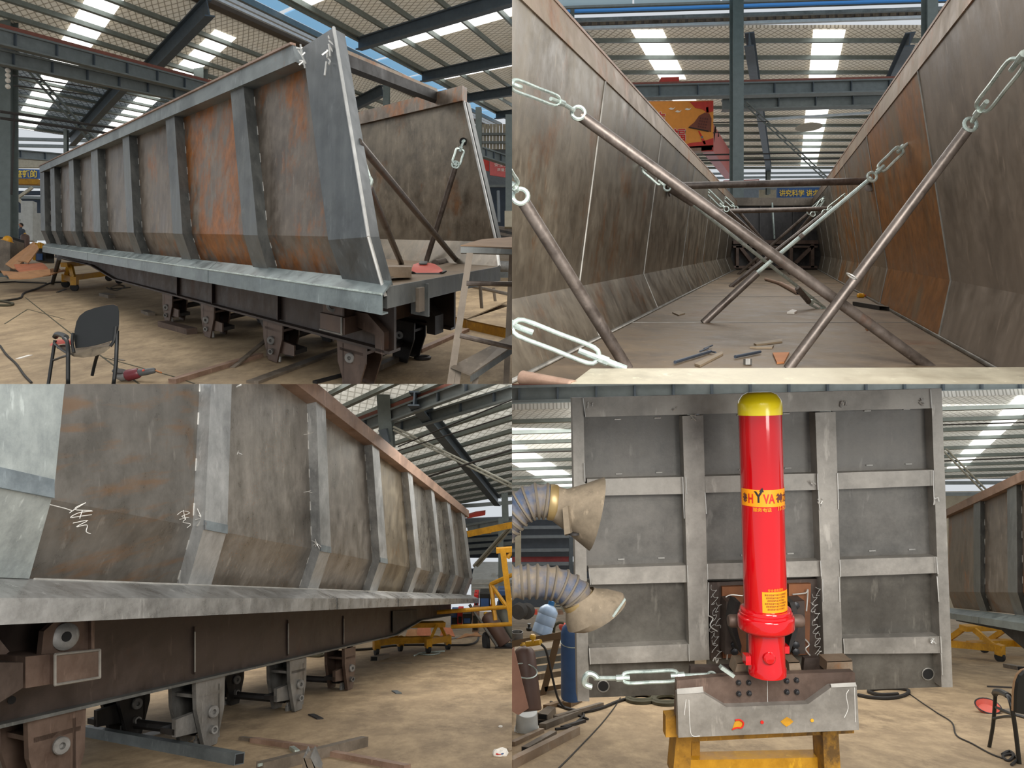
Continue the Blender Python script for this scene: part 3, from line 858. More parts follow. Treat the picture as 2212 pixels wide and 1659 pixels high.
B().hexa([P_(far[0], 0, -.06), P_(far[0], 0, .12), P_(far[0], 0, .12) + Z * .19, P_(far[0], 0, -.06) + Z * .19,
          P_(far[0], 14, -.06), P_(far[0], 14, .12), P_(far[0], 14, .12) + Z * .19, P_(far[0], 14, -.06) + Z * .19]).obj('far_rail', 'panel_mid', T1)
b = B()
for k in (0, 1):
    b.tube([P_(far[k], 4.2, -.01), P_(far[k + 1], 4.2, -.01)], .012, 5)
    b.tube([P_(far[k], 0, .0), P_(far[k + 1], 0, .0)], .018, 5)
b.obj('weld_seam', 'weld_white', T1, kind='stuff')
B().hexa([P_(far[k_], a_, .05) for k_, a_ in ((0, -.02), (0, .35), (1, .35), (1, -.02))] + [P_(far[k_], a_, .2) for k_, a_ in ((0, -.02), (0, .35), (1, .35), (1, -.02))]).obj('rear_post', 'rib_steel', T1)
# header bar across the open end
hb0 = at(725, 121, g1.p(1.0, .1, 0).y); ah, zh = g1.kb(942, 208, 3.08); hb1 = at(944, 208, g1.p(ah, 3.08, 0).y)
for (dz0, dz1, m, nm) in ((.10, .065, 'rail_inner', 'bar_top'), (.065, -.05, 'black_steel', 'header_bar')):
    B().hexa([hb0 + q for q in (V((0, 0, dz0)), V((0, .16, dz0)), V((0, .16, dz1)), V((0, 0, dz1)))] + [hb1 + q for q in (V((0, 0, dz0)), V((0, .16, dz0)), V((0, .16, dz1)), V((0, 0, dz1)))]).obj(nm, m, T1)
# chassis: I-beams with a gooseneck, rear cross member
for bb_ in (.7, 2.25):
    pf = [(.35, .50), (9.4, .53), (11.4, .72), (16.2, .74), (16.2, .96), (.35, .98)]
    B().prism([g1.p(q[0], bb_, q[1]) for q in pf], g1.B * .05).obj('chassis_web', 'chassis_steel', T1)
    for k in range(3):
        (aa0, z0_), (aa1, z1_) = pf[k], pf[k + 1]
        B().hexa([g1.p(aa0, bb_ - .1, z0_), g1.p(aa1, bb_ - .1, z1_), g1.p(aa1, bb_ + .14, z1_), g1.p(aa0, bb_ + .14, z0_),
                  g1.p(aa0, bb_ - .1, z0_ - .025), g1.p(aa1, bb_ - .1, z1_ - .025), g1.p(aa1, bb_ + .14, z1_ - .025), g1.p(aa0, bb_ + .14, z0_ - .025)]).obj('bottom_flange', 'chassis_steel', T1)
for a_ in (2.4, 4.3, 5.7):
    B().box(g1.p(a_, .64, .52), g1.A * .03, g1.B * .07, Z * .44).obj('stiffener', 'chassis_steel', T1)
for a_ in (1.0, 3.0, 5, 7, 9):
    B().box(g1.p(a_, .1, .93), g1.A * .12, g1.B * 2.8, Z * .09).obj('cross_member', 'chassis_steel', T1)
B().box(g1.p(.86, .35, .615), g1.A * .36, g1.B * .3, Z * .16).obj('bumper_end', 'primer_steel', T1)
b = B()
for p, q in (((.86, .615), (1.22, .615)), ((.86, .615), (.86, .775))):
    b.tube([g1.p(p[0], .348, p[1]), g1.p(q[0], .348, q[1])], .010, 6)
b.obj('weld_seam', 'weld_dull', T1, kind='stuff')
B().box(g1.p(.82, .36, .615), g1.A * .10, g1.B * 2.5, Z * .155).obj('bumper_beam', 'primer_steel', T1)
B().box(g1.p(.86, .40, .775), g1.A * .36, g1.B * .04, Z * .16).obj('lug_plate', 'primer_steel', T1)
B().box(g1.p(.86, .40, .775), g1.A * .03, g1.B * .3, Z * .16).obj('lug_web', 'primer_steel', T1)
B().ring(g1.p(1.04, .39, .86), g1.B, .05, .02, 14, 6).obj('pin_boss', 'bracket_steel', T1)
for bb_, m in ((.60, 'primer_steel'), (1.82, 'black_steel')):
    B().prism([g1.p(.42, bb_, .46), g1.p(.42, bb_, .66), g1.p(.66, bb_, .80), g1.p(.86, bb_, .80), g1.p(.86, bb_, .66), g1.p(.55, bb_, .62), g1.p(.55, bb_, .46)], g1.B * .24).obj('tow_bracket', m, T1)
B().box(g1.p(-.06, .56, .90), g1.A * .04, g1.B * .12, Z * .2).obj('hinge_plate', 'bar_steel', T1)
B().box(g1.p(-.06, .76, .84), g1.A * .22, g1.B * .03, Z * .28).obj('hinge_plate', 'rib_steel', T1)

def hanger(T, g, ac, b0, w, zt, mat, kind, db=.34, sg=1, tube_to=None):
    """spring hanger: two tapered plates, a pin boss, a spacer; kind 1 also carries the equaliser box"""
    pf = [(-w, zt), (w, zt), (w * .95, zt * .52), (w * .42, .01), (-w * .42, .01), (-w * .95, zt * .60)]
    H = B().prism([g.p(ac + q[0], b0, q[1]) for q in pf], g.B * .03).obj('hanger', mat, T)
    B().prism([g.p(ac + q[0], b0 + db, q[1]) for q in pf], g.B * .03).obj('back_plate', mat, H)
    B().box(g.p(ac - w * .8, b0, zt * .75), g.A * w * 1.6, g.B * db, Z * .03).obj('hanger_spacer', mat, H)
    B().box(g.p(ac + w * .5, b0, zt * .1), g.A * .03, g.B * db, Z * zt * .8).obj('hanger_web', mat, H)
    B().lathe(g.p(ac, b0 - .01, zt * (.52 if kind else .66)), g.B * -1, [(.05, -.06), (.052, .025), (.046, .032), (.02, .032), (.02, .0)], 18).obj('pin_boss', 'bracket_steel', H)
    if kind:
        B().lathe(g.p(ac, b0 - .01, zt * .26), g.B * -1, [(.034, -.06), (.034, .04), (.02, .04), (.02, 0)], 14).obj('pin_boss', 'bracket_steel', H)
        B().box(g.p(ac - w * 1.9, b0 + .05, zt * .30), g.A * w * 1.3, g.B * (db - .08), Z * .05).obj('equaliser', 'black_steel', H)
        B().prism([g.p(ac - w * 1.9, b0 + .04, zt * .28), g.p(ac - w * .4, b0 + .04, zt * .24), g.p(ac - w * .3, b0 + .04, zt * .55), g.p(ac - w * 1.9, b0 + .04, zt * .52)], g.B * .03).obj('equaliser_plate', mat, H)
        B().hexa([g.p(ac + w * 1.0, b0 + .1, zt * .45), g.p(ac + w * 2.2, b0 + .1, zt * .98), g.p(ac + w * 2.2, b0 + .14, zt * .98), g.p(ac + w * 1.0, b0 + .14, zt * .45),
                  g.p(ac + w * .7, b0 + .1, zt * .45), g.p(ac + w * 1.8, b0 + .1, zt * .98), g.p(ac + w * 1.8, b0 + .14, zt * .98), g.p(ac + w * .7, b0 + .14, zt * .45)]).obj('torque_arm', 'black_steel', H)
        for j in range(3):
            B().lathe(g.p(ac - w * .3 + j * w * .3, b0 + .08, 0.0), Z, [(.025, 0), (.025, .06), (.012, .06), (.012, .1)], 8).obj('bolt', 'bracket_steel', H)

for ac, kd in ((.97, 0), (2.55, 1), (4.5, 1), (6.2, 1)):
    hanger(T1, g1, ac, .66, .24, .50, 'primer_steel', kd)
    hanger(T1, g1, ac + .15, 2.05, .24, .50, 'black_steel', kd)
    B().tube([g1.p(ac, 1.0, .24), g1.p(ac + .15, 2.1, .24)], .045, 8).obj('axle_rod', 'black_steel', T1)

# cross braces inside the open end
def brace(label, p, q, r, tb, side, mat='pipe_steel', eye=True, rodmat='zinc', tbw=.07, tbr=.02, cat='brace', hook=True, name='tension_brace'):
    """steel pipe p-q; tb: list of points rod ... turnbuckle start/end, continuing from p"""
    t_ = thing(name, label, cat, V(q))
    B().tube([V(p), V(p).lerp(V(q), .5), V(q)], r, 12).obj('pipe', mat, t_)
    if tb:
        e0, e1, end = [V(x) for x in tb]
        d = (e0 - V(p)).normalized()
        b = B(); b.tube([V(p), e0], tbr * 1.1, 8)
        b.obj('threaded_rod', rodmat, t_)
        turnbuckle(B(), e0, e1, tbw, tbr, side).obj('turnbuckle', rodmat, t_)
        dd = (end - e1).normalized(); L = (end - e1).length
        n_ = V(side).normalized()
        hk = [e1, end - dd * L * .25] + [end - dd * L * .12 + n_ * L * .12, end + n_ * L * .06, end - n_ * L * .08, end - dd * L * .2 - n_ * L * .12]
        b = B(); b.curve(hk if hook else [e1, end], tbr, 8, 3); b.obj('hook', rodmat, t_)
        if eye:
            B().ring(V(p) + d * r * 1.2, V(side).cross(d) if V(side).cross(d).length > .01 else V((0, 1, 0)), r * 1.3, r * .42, 14, 6).obj('eye', rodmat, t_)
    return t_
deckp = lambda u, v: g1.p(*g1.kz(u, v, 1.16), 1.16)
nearp = lambda u, v, b=-.02: (lambda t: g1.p(t[0], b, t[1]))(g1.kb(u, v, b))
p = nearp(774, 307); q = deckp(989, 566)
br = brace('long dark pipe slanting down from near side to deck beside far wall, upper left trailer', p, q, .034, None, Z)
B().tube([p, nearp(758, 286)], .014, 6).obj('threaded_rod', 'zinc', br)
p = at(796, 402, nearp(796, 402).y + .2); q = deckp(867, 569)
brace('steeper dark pipe with turnbuckle just inside the near end of upper left trailer', p, q, .034, (at(791, 392, p.y), at(776, 345, p.y), at(766, 320, p.y)), V((1, 0, 0)), tbw=.035, tbr=.013)
p3 = (lambda t: g1.p(t[0], 3.0, t[1]))(g1.kb(983, 363, 3.0)); q = deckp(921, 564)
brace('pale pipe hooked with a turnbuckle to a hole in the far side, upper left trailer', p3, q, .034, (at(984, 357, p3.y), at(996, 320, p3.y), at(1002, 304, p3.y)), V((1, 0, .3)), tbw=.05, tbr=.016)
B().lathe((lambda t: g1.p(t[0], 3.13, t[1]))(g1.kb(1001, 306, 3.13)), -g1.B, [(.05, 0), (.05, .012)], 12).obj('hole_rim', 'dark_shadow', T1)

# things lying on the deck
q = deckp(826, 600)
wb = thing('timber_block', 'rust-brown square bar end lying on the deck at the open end', 'bar', q)
a_, b_ = g1.kz(826, 602, 1.16); a2, b2 = g1.kz(889, 602, 1.16)
B().hexa([g1.p(a2 + k * .0, b2, 1.16) if False else V(x) for x in (
    at(822, 600, 6.1), at(889, 600, 6.4), at(889, 577, 6.4), at(822, 577, 6.1), at(822, 596, 6.5), at(887, 594, 6.8), at(887, 573, 6.8), at(822, 572, 6.5))]).obj('bar', 'rail_inner', wb)
B().beam(at(812, 604, 6.05), at(842, 599, 6.2), .08, .01).obj('strap', 'bar_steel', wb)
wm = thing('welding_mask', 'orange-red welding mask lying on the trailer deck', 'welding mask', deckp(920, 593))
yk = deckp(922, 590).y
def dome(pts_edge, ridge, th):
    b = B(); b.smooth = True
    return b
lo = [(888, 584), (900, 590), (914, 592), (930, 593), (945, 590), (957, 585)]
hi = [(893, 571), (903, 568), (915, 568), (928, 568), (939, 570), (950, 577)]
b = B(); b.smooth = True
rows = []
for f, dy, dz in ((0, 0, 0), (.33, .10, .03), (.66, .22, .035), (1, .36, 0.02)):
    rows.append([at(lo[i][0] * (1 - f) + hi[i][0] * f, lo[i][1] * (1 - f) + hi[i][1] * f, yk + dy) for i in range(6)])
rows2 = [[q_ - V((0, -.05, .012)) for q_ in r_] for r_ in rows]
vs = [q_ for r_ in rows for q_ in r_]; n_ = len(vs); b.v = vs + [q_ for r_ in rows2 for q_ in r_]
for j in range(3):
    for i in range(5):
        k = j * 6 + i; b.f += [(k, k + 1, k + 7, k + 6), (n_ + k, n_ + k + 6, n_ + k + 7, n_ + k + 1)]
b.obj('shell', 'mask_red', wm)
B().hexa([at(905, 571, yk + .27), at(922, 571, yk + .27), at(924, 566, yk + .36), at(907, 566, yk + .36), at(905, 569, yk + .27), at(922, 569, yk + .27), at(924, 564, yk + .36), at(907, 564, yk + .36)]).obj('visor', 'black_paint', wm)
B().tube([at(880, 586, yk + .05), at(900, 592, yk), at(950, 592, yk), at(963, 586, yk + .1)], .012, 6).obj('head_band', 'black_paint', wm)
rp = thing('loose_pipe', 'short dark pipe lying across the deck behind the orange mask', 'pipe', deckp(960, 565))
B().tube([deckp(940, 570), deckp(980, 561)], .05, 10).obj('pipe', 'pipe_steel', rp)

# ----------------------------------------------------------------------- right front: steel work stand, platform
YS = 5.2
ws = thing('work_stand', 'dark steel work stand with a tan plate top at right edge of upper left bay', 'work stand', at(1000, 829, YS))
top = [at(995, 533, YS), at(1140, 540, YS + .1), at(1140, 512, YS + .9), at(1040, 520, YS + .9)]
B().prism(top, V((0, 0, .012))).obj('top_plate', 'wood_tan', ws)
B().hexa([at(995, 546, YS), at(1140, 550, YS + .1), at(1140, 535, YS + .1), at(995, 532, YS)] + [x + V((0, .04, 0)) for x in (at(995, 546, YS), at(1140, 550, YS + .1), at(1140, 535, YS + .1), at(995, 532, YS))]).obj('top_edge', 'rib_steel', ws)
B().hexa([at(1008, 546, YS), at(1022, 546, YS), at(1022, 546, YS + .05), at(1008, 546, YS + .05), at(962, 850, YS), at(978, 850, YS), at(978, 850, YS + .05), at(962, 850, YS + .05)]).obj('leg', 'bar_steel', ws)
B().hexa([at(1100, 546, YS + .8), at(1112, 546, YS + .8), at(1112, 546, YS + .85), at(1100, 546, YS + .85), at(1086, 850, YS + .8), at(1099, 850, YS + .8), at(1099, 850, YS + .85), at(1086, 850, YS + .85)]).obj('leg', 'bar_steel', ws)
for (p, q, r_) in (((1008, 612), (1120, 614), .018), ((994, 725), (1120, 754), .018)):
    B().tube([at(*p, YS), at(*q, YS + .02)], r_, 8).obj('cross_bar', 'pipe_steel', ws)
B().prism([at(974, 795, YS - .02), at(1016, 812, YS - .12), at(1120, 742, YS + .3), at(1120, 718, YS + .5)], V((0, 0, .01))).obj('step_plate', 'bar_steel', ws)
B().hexa([at(1016, 812, YS - .12), at(1120, 742, YS + .3), at(1120, 742, YS + .34), at(1016, 812, YS - .08), at(1016, 826, YS - .12), at(1120, 755, YS + .3), at(1120, 755, YS + .34), at(1016, 826, YS - .08)]).obj('step_edge', 'rib_steel', ws)
for u in (1024, 985):
    B().hexa([at(u, 800, YS), at(u + 12, 800, YS), at(u + 12, 800, YS + .04), at(u, 800, YS + .04), at(u - 8, 850, YS), at(u + 5, 850, YS), at(u + 5, 850, YS + .04), at(u - 8, 850, YS + .04)]).obj('step_leg', 'bar_steel', ws)
rk = thing('low_rack', 'thin-legged low rack of bars behind the work stand', 'rack', TL.fl(1040, 684))
for (u0, v0, u1, v1) in ((1037, 617, 1042, 684), (1066, 622, 1072, 667), (1100, 610, 1104, 655)):
    B().tube([at(u0, v0, TL.fl(u1, v1).y), TL.fl(u1, v1)], .03, 6).obj('leg', 'bar_steel', rk)
B().tube([at(1010, 616, TL.fl(1042, 684).y), at(1120, 640, TL.fl(1072, 667).y)], .035, 6).obj('cross_bar', 'bar_steel', rk)

pf_ = thing('yellow_platform', 'long low platform with a yellow painted edge behind the work stand', 'platform', TL.fl(1040, 705))
for (q4, nm) in ((((948, 697), (1008, 709), (1106, 662), (1060, 650)), 'a'), (((1009, 711), (1125, 738), (1160, 700), (1106, 676)), 'b')):
    Pq = [TL.fl(*x) for x in q4]; H_ = .15
    B().prism([x + Z * H_ for x in Pq], V((0, 0, -.02))).obj('platform_top', 'concrete', pf_)
    B().hexa([Pq[0], Pq[1], Pq[1] + Z * H_, Pq[0] + Z * H_] + [x + V((0, .12, 0)) for x in (Pq[0], Pq[1], Pq[1] + Z * H_, Pq[0] + Z * H_)]).obj('yellow_edge', 'yellow_paint', pf_)

# stacked steel and machines behind the trailer at the right
stk = thing('steel_stack', 'stack of dark steel sections behind the work stand at right edge', 'steel stack', TL.fl(1090, 600))
yk = TL.fl(1090, 600).y
for i, v in enumerate((497, 503, 509, 515)):
    B().beam(at(1078, v - 6, yk + 2), at(1125, v + 4, yk), .25, .09).obj('section', 'black_steel' if i % 2 else 'bar_steel', stk)
B().box(at(1076, 600, yk), V((.8, 0, 0)), V((0, 1, 0)), V((0, 0, .45))).obj('base_block', 'rib_steel', stk)
B().lathe(at(1078, 575, yk - 1), V((1, .2, 0)), [(.16, 0), (.17, .03), (.17, .6), (.1, .62)], 16).obj('drum', 'bracket_steel', stk)
mc = thing('control_cabinet', 'cream control cabinet on a post behind the trailer end at right edge', 'cabinet', at(1096, 492, 24))
B().box(at(1090, 490, 24), V((.28, 0, 0)), V((0, .3, 0)), V((0, 0, .52))).obj('box', 'cream_sheet', mc)
B().tube([at(1078, 480, 24), at(1076, 412, 24)], .05).obj('post', 'siding_grey', mc)

wr = thing('wall_right', None, None, at(1070, 420, 38), kind='structure')
for i in range(14):
    u = 1030 + i * 7
    B().prism([at(u, 268, 38), at(u + 6.3, 268, 38), at(u + 6.3, 322, 38), at(u, 322, 38)], V((0, .1, 0))).obj('wall_sheet', 'cream_sheet', wr)
B().prism([at(1000, 400, 38.3), at(1125, 400, 38.3), at(1125, 515, 38.3), at(1000, 515, 38.3)], V((0, .1, 0))).obj('wall_sheet', 'siding_dark', wr)
B().prism([at(1000, 322, 38.4), at(1125, 322, 38.4), at(1125, 400, 38.4), at(1000, 400, 38.4)], V((0, .1, 0))).obj('wall_sheet', 'siding_grey', wr)
for v in (290, 308, 402):
    B().beam(at(1000, v, 37.8), at(1125, v, 37.8), .1, .12).obj('girt', 'girder_grey', wr)
pb = thing('banner', 'pink-red banner with pale lettering hung behind trailer end at right edge', 'banner', at(1080, 385, 30))
cl = B().prism([at(1058, 341, 30), at(1125, 347, 30), at(1125, 388, 30), at(1058, 378, 30)], V((0, .05, 0))).obj('cloth', 'banner_pink', pb)
text_obj('安全生产', at(1088, 357, 29.96), V((1, 0, -.05)), Z, .13, 'print_white', cl, width=.75)
text_obj('质量第一', at(1090, 367, 29.96), V((1, 0, -.05)), Z, .13, 'print_white', cl, width=.6)
B().prism([at(1040, 345, 30.2), at(1057, 341, 30.2), at(1057, 370, 30.2), at(1040, 366, 30.2)], V((0, .05, 0))).obj('side_cloth', 'banner_red', pb)

# rails and loose steel on the floor
def on_floor(gr, p, q, w, h, label, cat, name, mat, up=0.0):
    a_, b_ = gr.fl(*p), gr.fl(*q)
    n_ = V((0, -gr.sl, 1))
    return B().beam(a_ + Z * (h / 2 + up), b_ + Z * (h / 2 + up), w, h, up=n_).obj(name, mat, None, label=label, cat=cat)
on_floor(TL, (372, 829), (562, 771), .09, .05, 'nearer length of rusty floor rail by the chair, left of the flat bar', 'rail', 'floor_rail', 'rail_rusty')
on_floor(TL, (800, 806), (872, 774), .1, .06, 'rusty floor rail between the rear hangers', 'rail', 'floor_rail', 'bar_steel')
on_floor(TL, (905, 762), (1008, 716), .09, .05, 'rusty floor rail running right toward the yellow platform', 'rail', 'floor_rail', 'rail_rusty')
on_floor(TL, (545, 829), (738, 757), .14, .03, 'blue-grey flat bar lying on the floor under the trailer', 'flat bar', 'flat_bar', 'bar_steel')
on_floor(TL, (680, 829), (790, 800), .06, .03, 'thin dark bar on the floor beside the rear hanger', 'flat bar', 'flat_bar', 'black_steel')
on_floor(TL, (352, 705), (415, 722), .16, .09, 'rusty square tube lying below the second hanger from the front', 'square tube', 'square_tube', 'primer_steel')
on_floor(TL, (222, 639), (242, 644), .16, .07, 'short grey tube offcut on the floor behind the chair, the farthest one', 'square tube', 'square_tube', 'bar_steel')
on_floor(TL, (312, 676), (328, 682), .12, .06, 'small grey tube offcut on the floor before the first hanger', 'square tube', 'square_tube', 'bar_steel')
on_floor(TL, (38, 776), (66, 768), .05, .01, 'white paper strip on the floor left of the chair', 'paper strip', 'paper_strip', 'print_white')
on_floor(TL, (124, 632), (142, 625), .06, .015, 'small dark offcut on the floor by the dolly wheel', 'offcut', 'metal_offcut', 'black_steel')
on_floor(TL, (245, 775), (268, 780), .03, .012, 'thin rusty rod on the floor behind the chair leg', 'rod', 'metal_offcut', 'bar_steel')
B().beam(at(502, 795, TL.fl(502, 795).y), at(590, 722, TL.fl(502, 795).y + 1.2), .06, .02).obj('leaning_flat_bar', 'bar_steel', None, label='flat bar leaning from the floor up onto the third hanger', cat='flat bar')
p = TL.fl(913, 776)
B().ring(p + Z * .02, V((0, -TL.sl, 1)), .085, .022, 20, 6).obj('steel_ring', 'black_steel', None, label='dark steel ring lying on floor near the rear right hanger', cat='ring')
def cable(gr, px, r, label, name='floor_cable', mat='cable_black', sub=6, closed=False, cat='cable'):
    return B().tube(smooth_path([gr.fl(*q_) + Z * r for q_ in px], sub), r, 6).obj(name, mat, None, label=label, cat=cat)
cable(TL, [(-5, 653), (22, 650), (45, 645), (52, 635), (80, 625), (108, 613), (132, 611)], .022, 'knotted black cable snaking over the floor toward the yellow dolly')
cable(TL, [(-4, 662), (20, 662), (28, 658), (10, 654), (-6, 652)], .025, 'olive hose loop on the floor at left edge of upper left bay', mat='cable_olive', name='hose_coil')
cable(TL, [(-4, 612), (30, 610), (45, 611), (100, 613)], .02, 'straight dark cable on the floor below the cardboard heap')
cable(TL, [(0, 748), (14, 768), (35, 788), (52, 812), (68, 829)], .012, 'thin dark cord at bottom left corner of upper left bay', name='extension_cord')
cable(TL, [(230, 622), (250, 628), (270, 620), (255, 616), (240, 624), (282, 622)], .012, 'small tangle of wire beneath the gooseneck', name='wire_tangle')
B().tube([at(128, 558, 17.0), TL.fl(113, 613)], .05, 6).obj('prop_bar', 'black_steel', None, label='thin black prop standing slanted under the trailer front corner', cat='prop')

# chair
ch = thing('office_chair', 'black armchair seen from behind on the floor, lower left of the upper left bay', 'chair', at(185, 829, 7.0))
yb_, yf = 6.9, 7.5
back = [(163, 752), (160, 735), (161, 715), (165, 695), (172, 682), (185, 672), (205, 665), (230, 659), (245, 657.5), (254, 661), (257, 672), (257, 700), (254, 722), (251, 731), (238, 737), (215, 744), (190, 749)]
vy = lambda v: yb_ - (v - 700) * .0012
bp_ = [at(u, v, vy(v) + .15 * abs((u - 208) / 48.) * 0) for u, v in back]
B().prism(bp_, V((-.01, .022, 0))).obj('backrest', 'black_paint', ch)
B().prism([q_ + V((-.012, .024, .004)) for q_ in bp_], V((-.006, .012, 0))).obj('back_cushion', 'wood_tan', ch)
seat = [at(160, 752, 6.95), at(185, 750, 6.98), at(215, 745, 7.0), at(238, 738, 7.02), at(236, 748, 6.85), at(225, 757, 6.83), at(205, 765, 6.82), at(180, 768, 6.82), at(160, 766, 6.85), at(135, 752, 7.1), at(122, 748, 7.3), at(140, 742, 7.5)]
B().prism([seat[i] for i in (9, 10, 11, 0, 1, 2, 3, 4, 5, 6, 7, 8)], V((0, 0, -.02))).obj('seat', 'dust_tan', ch)
def rod(px, r, nm='leg', mat='black_paint', par=None):
    return B().tube(smooth_path([at(*q_) for q_ in px], 4), r, 8).obj(nm, mat, par or ch)
rod([(103, 840, 7.3), (112, 780, 7.3), (119, 735, 7.3)], .016)
rod([(147, 840, 6.75), (147, 790, 6.75), (147, 760, 6.75), (145, 738, 6.8), (138, 730, 6.85)], .018)
rod([(244, 840, 6.85), (250, 790, 6.85), (252, 750, 6.85), (253, 715, 6.88)], .018)
rod([(199, 811, 7.35), (205, 785, 7.3), (211, 764, 7.2)], .016)
rod([(116, 778, 7.28), (135, 771, 7.0), (148, 768, 6.78)], .011, 'stretcher')
rod([(160, 762, 6.8), (156, 740, 6.82), (158, 720, 6.85)], .014, 'back_support')
rod([(238, 748, 6.84), (246, 735, 6.85), (250, 705, 6.86)], .014, 'back_support')
rod([(118, 742, 7.25), (133, 755, 7.0), (150, 765, 6.8)], .012, 'seat_rail')
rod([(119, 728, 7.25), (124, 722, 7.2), (135, 724, 7.0), (143, 729, 6.85)], .026, 'armrest')
b = B(); b.smooth = True
b.loft([[at(108, 747, 7.35), at(108, 744, 7.4), at(112, 741, 7.5)], [at(122, 745, 7.25), at(124, 737, 7.3), at(126, 733, 7.45)], [at(140, 742, 7.15), at(142, 735, 7.2), at(143, 733, 7.35)], [at(154, 745, 7.05), at(154, 737, 7.1), at(154, 734, 7.25)]]).obj('red_dustpan', 'mask_red', None, label='red dustpan-like scrap lying on the chair seat', cat='dustpan')

# angle grinder
gq = TL.fl(258, 820)
gr_ = thing('angle_grinder', 'maroon and grey angle grinder on the floor beside the chair', 'angle grinder', gq)
yk = gq.y - .1
B().tube([at(272, 812, yk), at(276, 811, yk), at(298, 806, yk), at(301, 805, yk)], .04, 12, radii=[.05, .062, .055, .045]).obj('motor_body', 'grinder_maroon', gr_)
B().tube([at(300, 805, yk), at(318, 803, yk), at(333, 800, yk), at(336, 799, yk)], .03, 10, radii=[.04, .035, .03, .016]).obj('handle', 'grinder_grey', gr_)
B().tube([at(336, 800, yk), at(346, 804, yk - .02), at(349, 805, yk)], .008, 6).obj('cord', 'orange_scrap', gr_)
B().tube([at(253, 812, yk), at(262, 814, yk), at(272, 812, yk)], .045, 10, radii=[.03, .05, .05]).obj('gear_head', 'bracket_steel', gr_)
B().lathe(at(258, 803, yk), V((.2, -.3, 1)), [(.01, 0), (.07, .0), (.07, .012), (.01, .014)], 18).obj('disc_guard', 'black_steel', gr_)
B().tube([at(308, 801, yk - .03), at(312, 799, yk - .03)], .012, 6).obj('switch', 'mask_red', gr_)
# ======================================================================= upper right bay: looking along the inside of a trailer body
CUR[0] = 'TR'
TR = Ground(535, 0.7)
g2 = Frame(V((0, 0, -.7)), TR.d(1683), V((1, 0, 0)))
T2 = thing('dump_trailer', 'rusty steel trailer body seen along its inside between two tall side walls, upper right', 'trailer', g2.p(10, 0, 0))
LW = [(-1.35, 1.99), (-1.555, .40), (-1.39, 0.0)]
RW = [(1.08, 2.07), (1.335, .445), (1.24, 0.0)]
B().box(g2.p(2.0, -1.5, -.05), g2.A * 22.3, V((2.9, 0, 0)), Z * .05).obj('deck', 'deck_steel', T2)
for prof, sg, seams, mats in ((LW, -1, [2.4, 5.74, 8.48, 11.8, 14.9, 18.4, 21.4, 24], ['panel_inner'] * 7),
                              (RW, 1, [2.4, 5.74, 9.1, 12.3, 15.7, 18.9, 21.6, 24], ['panel_grey_brown', 'panel_inner_rusty', 'panel_inner_streak', 'panel_inner_streak', 'panel_inner', 'panel_inner', 'panel_inner'])):
    for i in range(len(seams) - 1):
        for k in (0, 1):
            B().hexa([g2.p(a, b_ + sg * o, z) for o in (0, .03) for a, (b_, z) in ((seams[i] + .006, prof[k]), (seams[i + 1] - .006, prof[k]), (seams[i + 1] - .006, prof[k + 1]), (seams[i] + .006, prof[k + 1]))]).obj('side_panel', mats[i], T2)
    b = B()
    for a in seams[1:-1]:
        n = 14
        for k in (0, 1):
            p, q = g2.p(a, prof[k][0] - sg * .004, prof[k][1]), g2.p(a, prof[k + 1][0] - sg * .004, prof[k + 1][1])
            b.tube([p, q], .009, 6)
    b.obj('weld_seams', 'weld_dull', T2, kind='stuff')
    f = prof[2]
    B().tube([g2.p(2.4, f[0] - sg * .012, .012), g2.p(24, f[0] - sg * .012, .012)], .014, 6).obj('floor_weld', 'weld_dull', T2)
    zt = prof[0][1]
    b0, b1 = prof[0][0] - sg * .012, prof[0][0] + sg * .17
    B().hexa([g2.p(a, bb, z) for a in (2.4, 24) for bb, z in ((b0, zt), (b0 + sg * .01, zt + .19), (b1, zt + .19), (b1, zt))]).obj('top_rail', 'rail_inner', T2)
    B().beam(g2.p(2.4, b0 + sg * .03, zt + .20), g2.p(24, b0 + sg * .03, zt + .20), .05, .02).obj('rail_edge', 'rail_rusty', T2)
for a in (6.9, 10.5, 14.5):
    B().box(g2.p(a, -1.38, .001), g2.A * .02, V((2.6, 0, 0)), Z * .004).obj('deck_seam', 'weld_dull', T2)
# front end of the body: plate, truss and frame
YE = 23.8
E_ = lambda u, v, d=0: at(u, v, YE - d)
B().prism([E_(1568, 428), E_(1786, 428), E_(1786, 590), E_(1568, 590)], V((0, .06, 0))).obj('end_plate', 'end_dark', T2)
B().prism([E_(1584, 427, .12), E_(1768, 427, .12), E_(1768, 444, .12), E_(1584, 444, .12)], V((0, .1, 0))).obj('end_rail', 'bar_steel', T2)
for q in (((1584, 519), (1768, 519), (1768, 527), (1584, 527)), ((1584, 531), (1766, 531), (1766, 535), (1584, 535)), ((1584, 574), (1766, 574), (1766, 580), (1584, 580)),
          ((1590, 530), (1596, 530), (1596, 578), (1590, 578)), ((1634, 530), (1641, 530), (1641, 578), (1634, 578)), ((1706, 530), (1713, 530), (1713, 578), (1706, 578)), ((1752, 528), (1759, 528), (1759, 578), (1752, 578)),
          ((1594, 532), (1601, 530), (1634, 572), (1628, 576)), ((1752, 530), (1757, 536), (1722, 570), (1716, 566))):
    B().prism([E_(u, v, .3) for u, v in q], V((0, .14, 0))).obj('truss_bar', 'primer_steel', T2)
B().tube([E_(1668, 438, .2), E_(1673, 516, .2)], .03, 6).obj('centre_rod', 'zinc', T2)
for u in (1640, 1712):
    B().prism([E_(u, 444, .02), E_(u + 3, 444, .02), E_(u + 3, 520, .02), E_(u, 520, .02)], V((0, -.04, 0))).obj('end_rib', 'end_dark', T2)
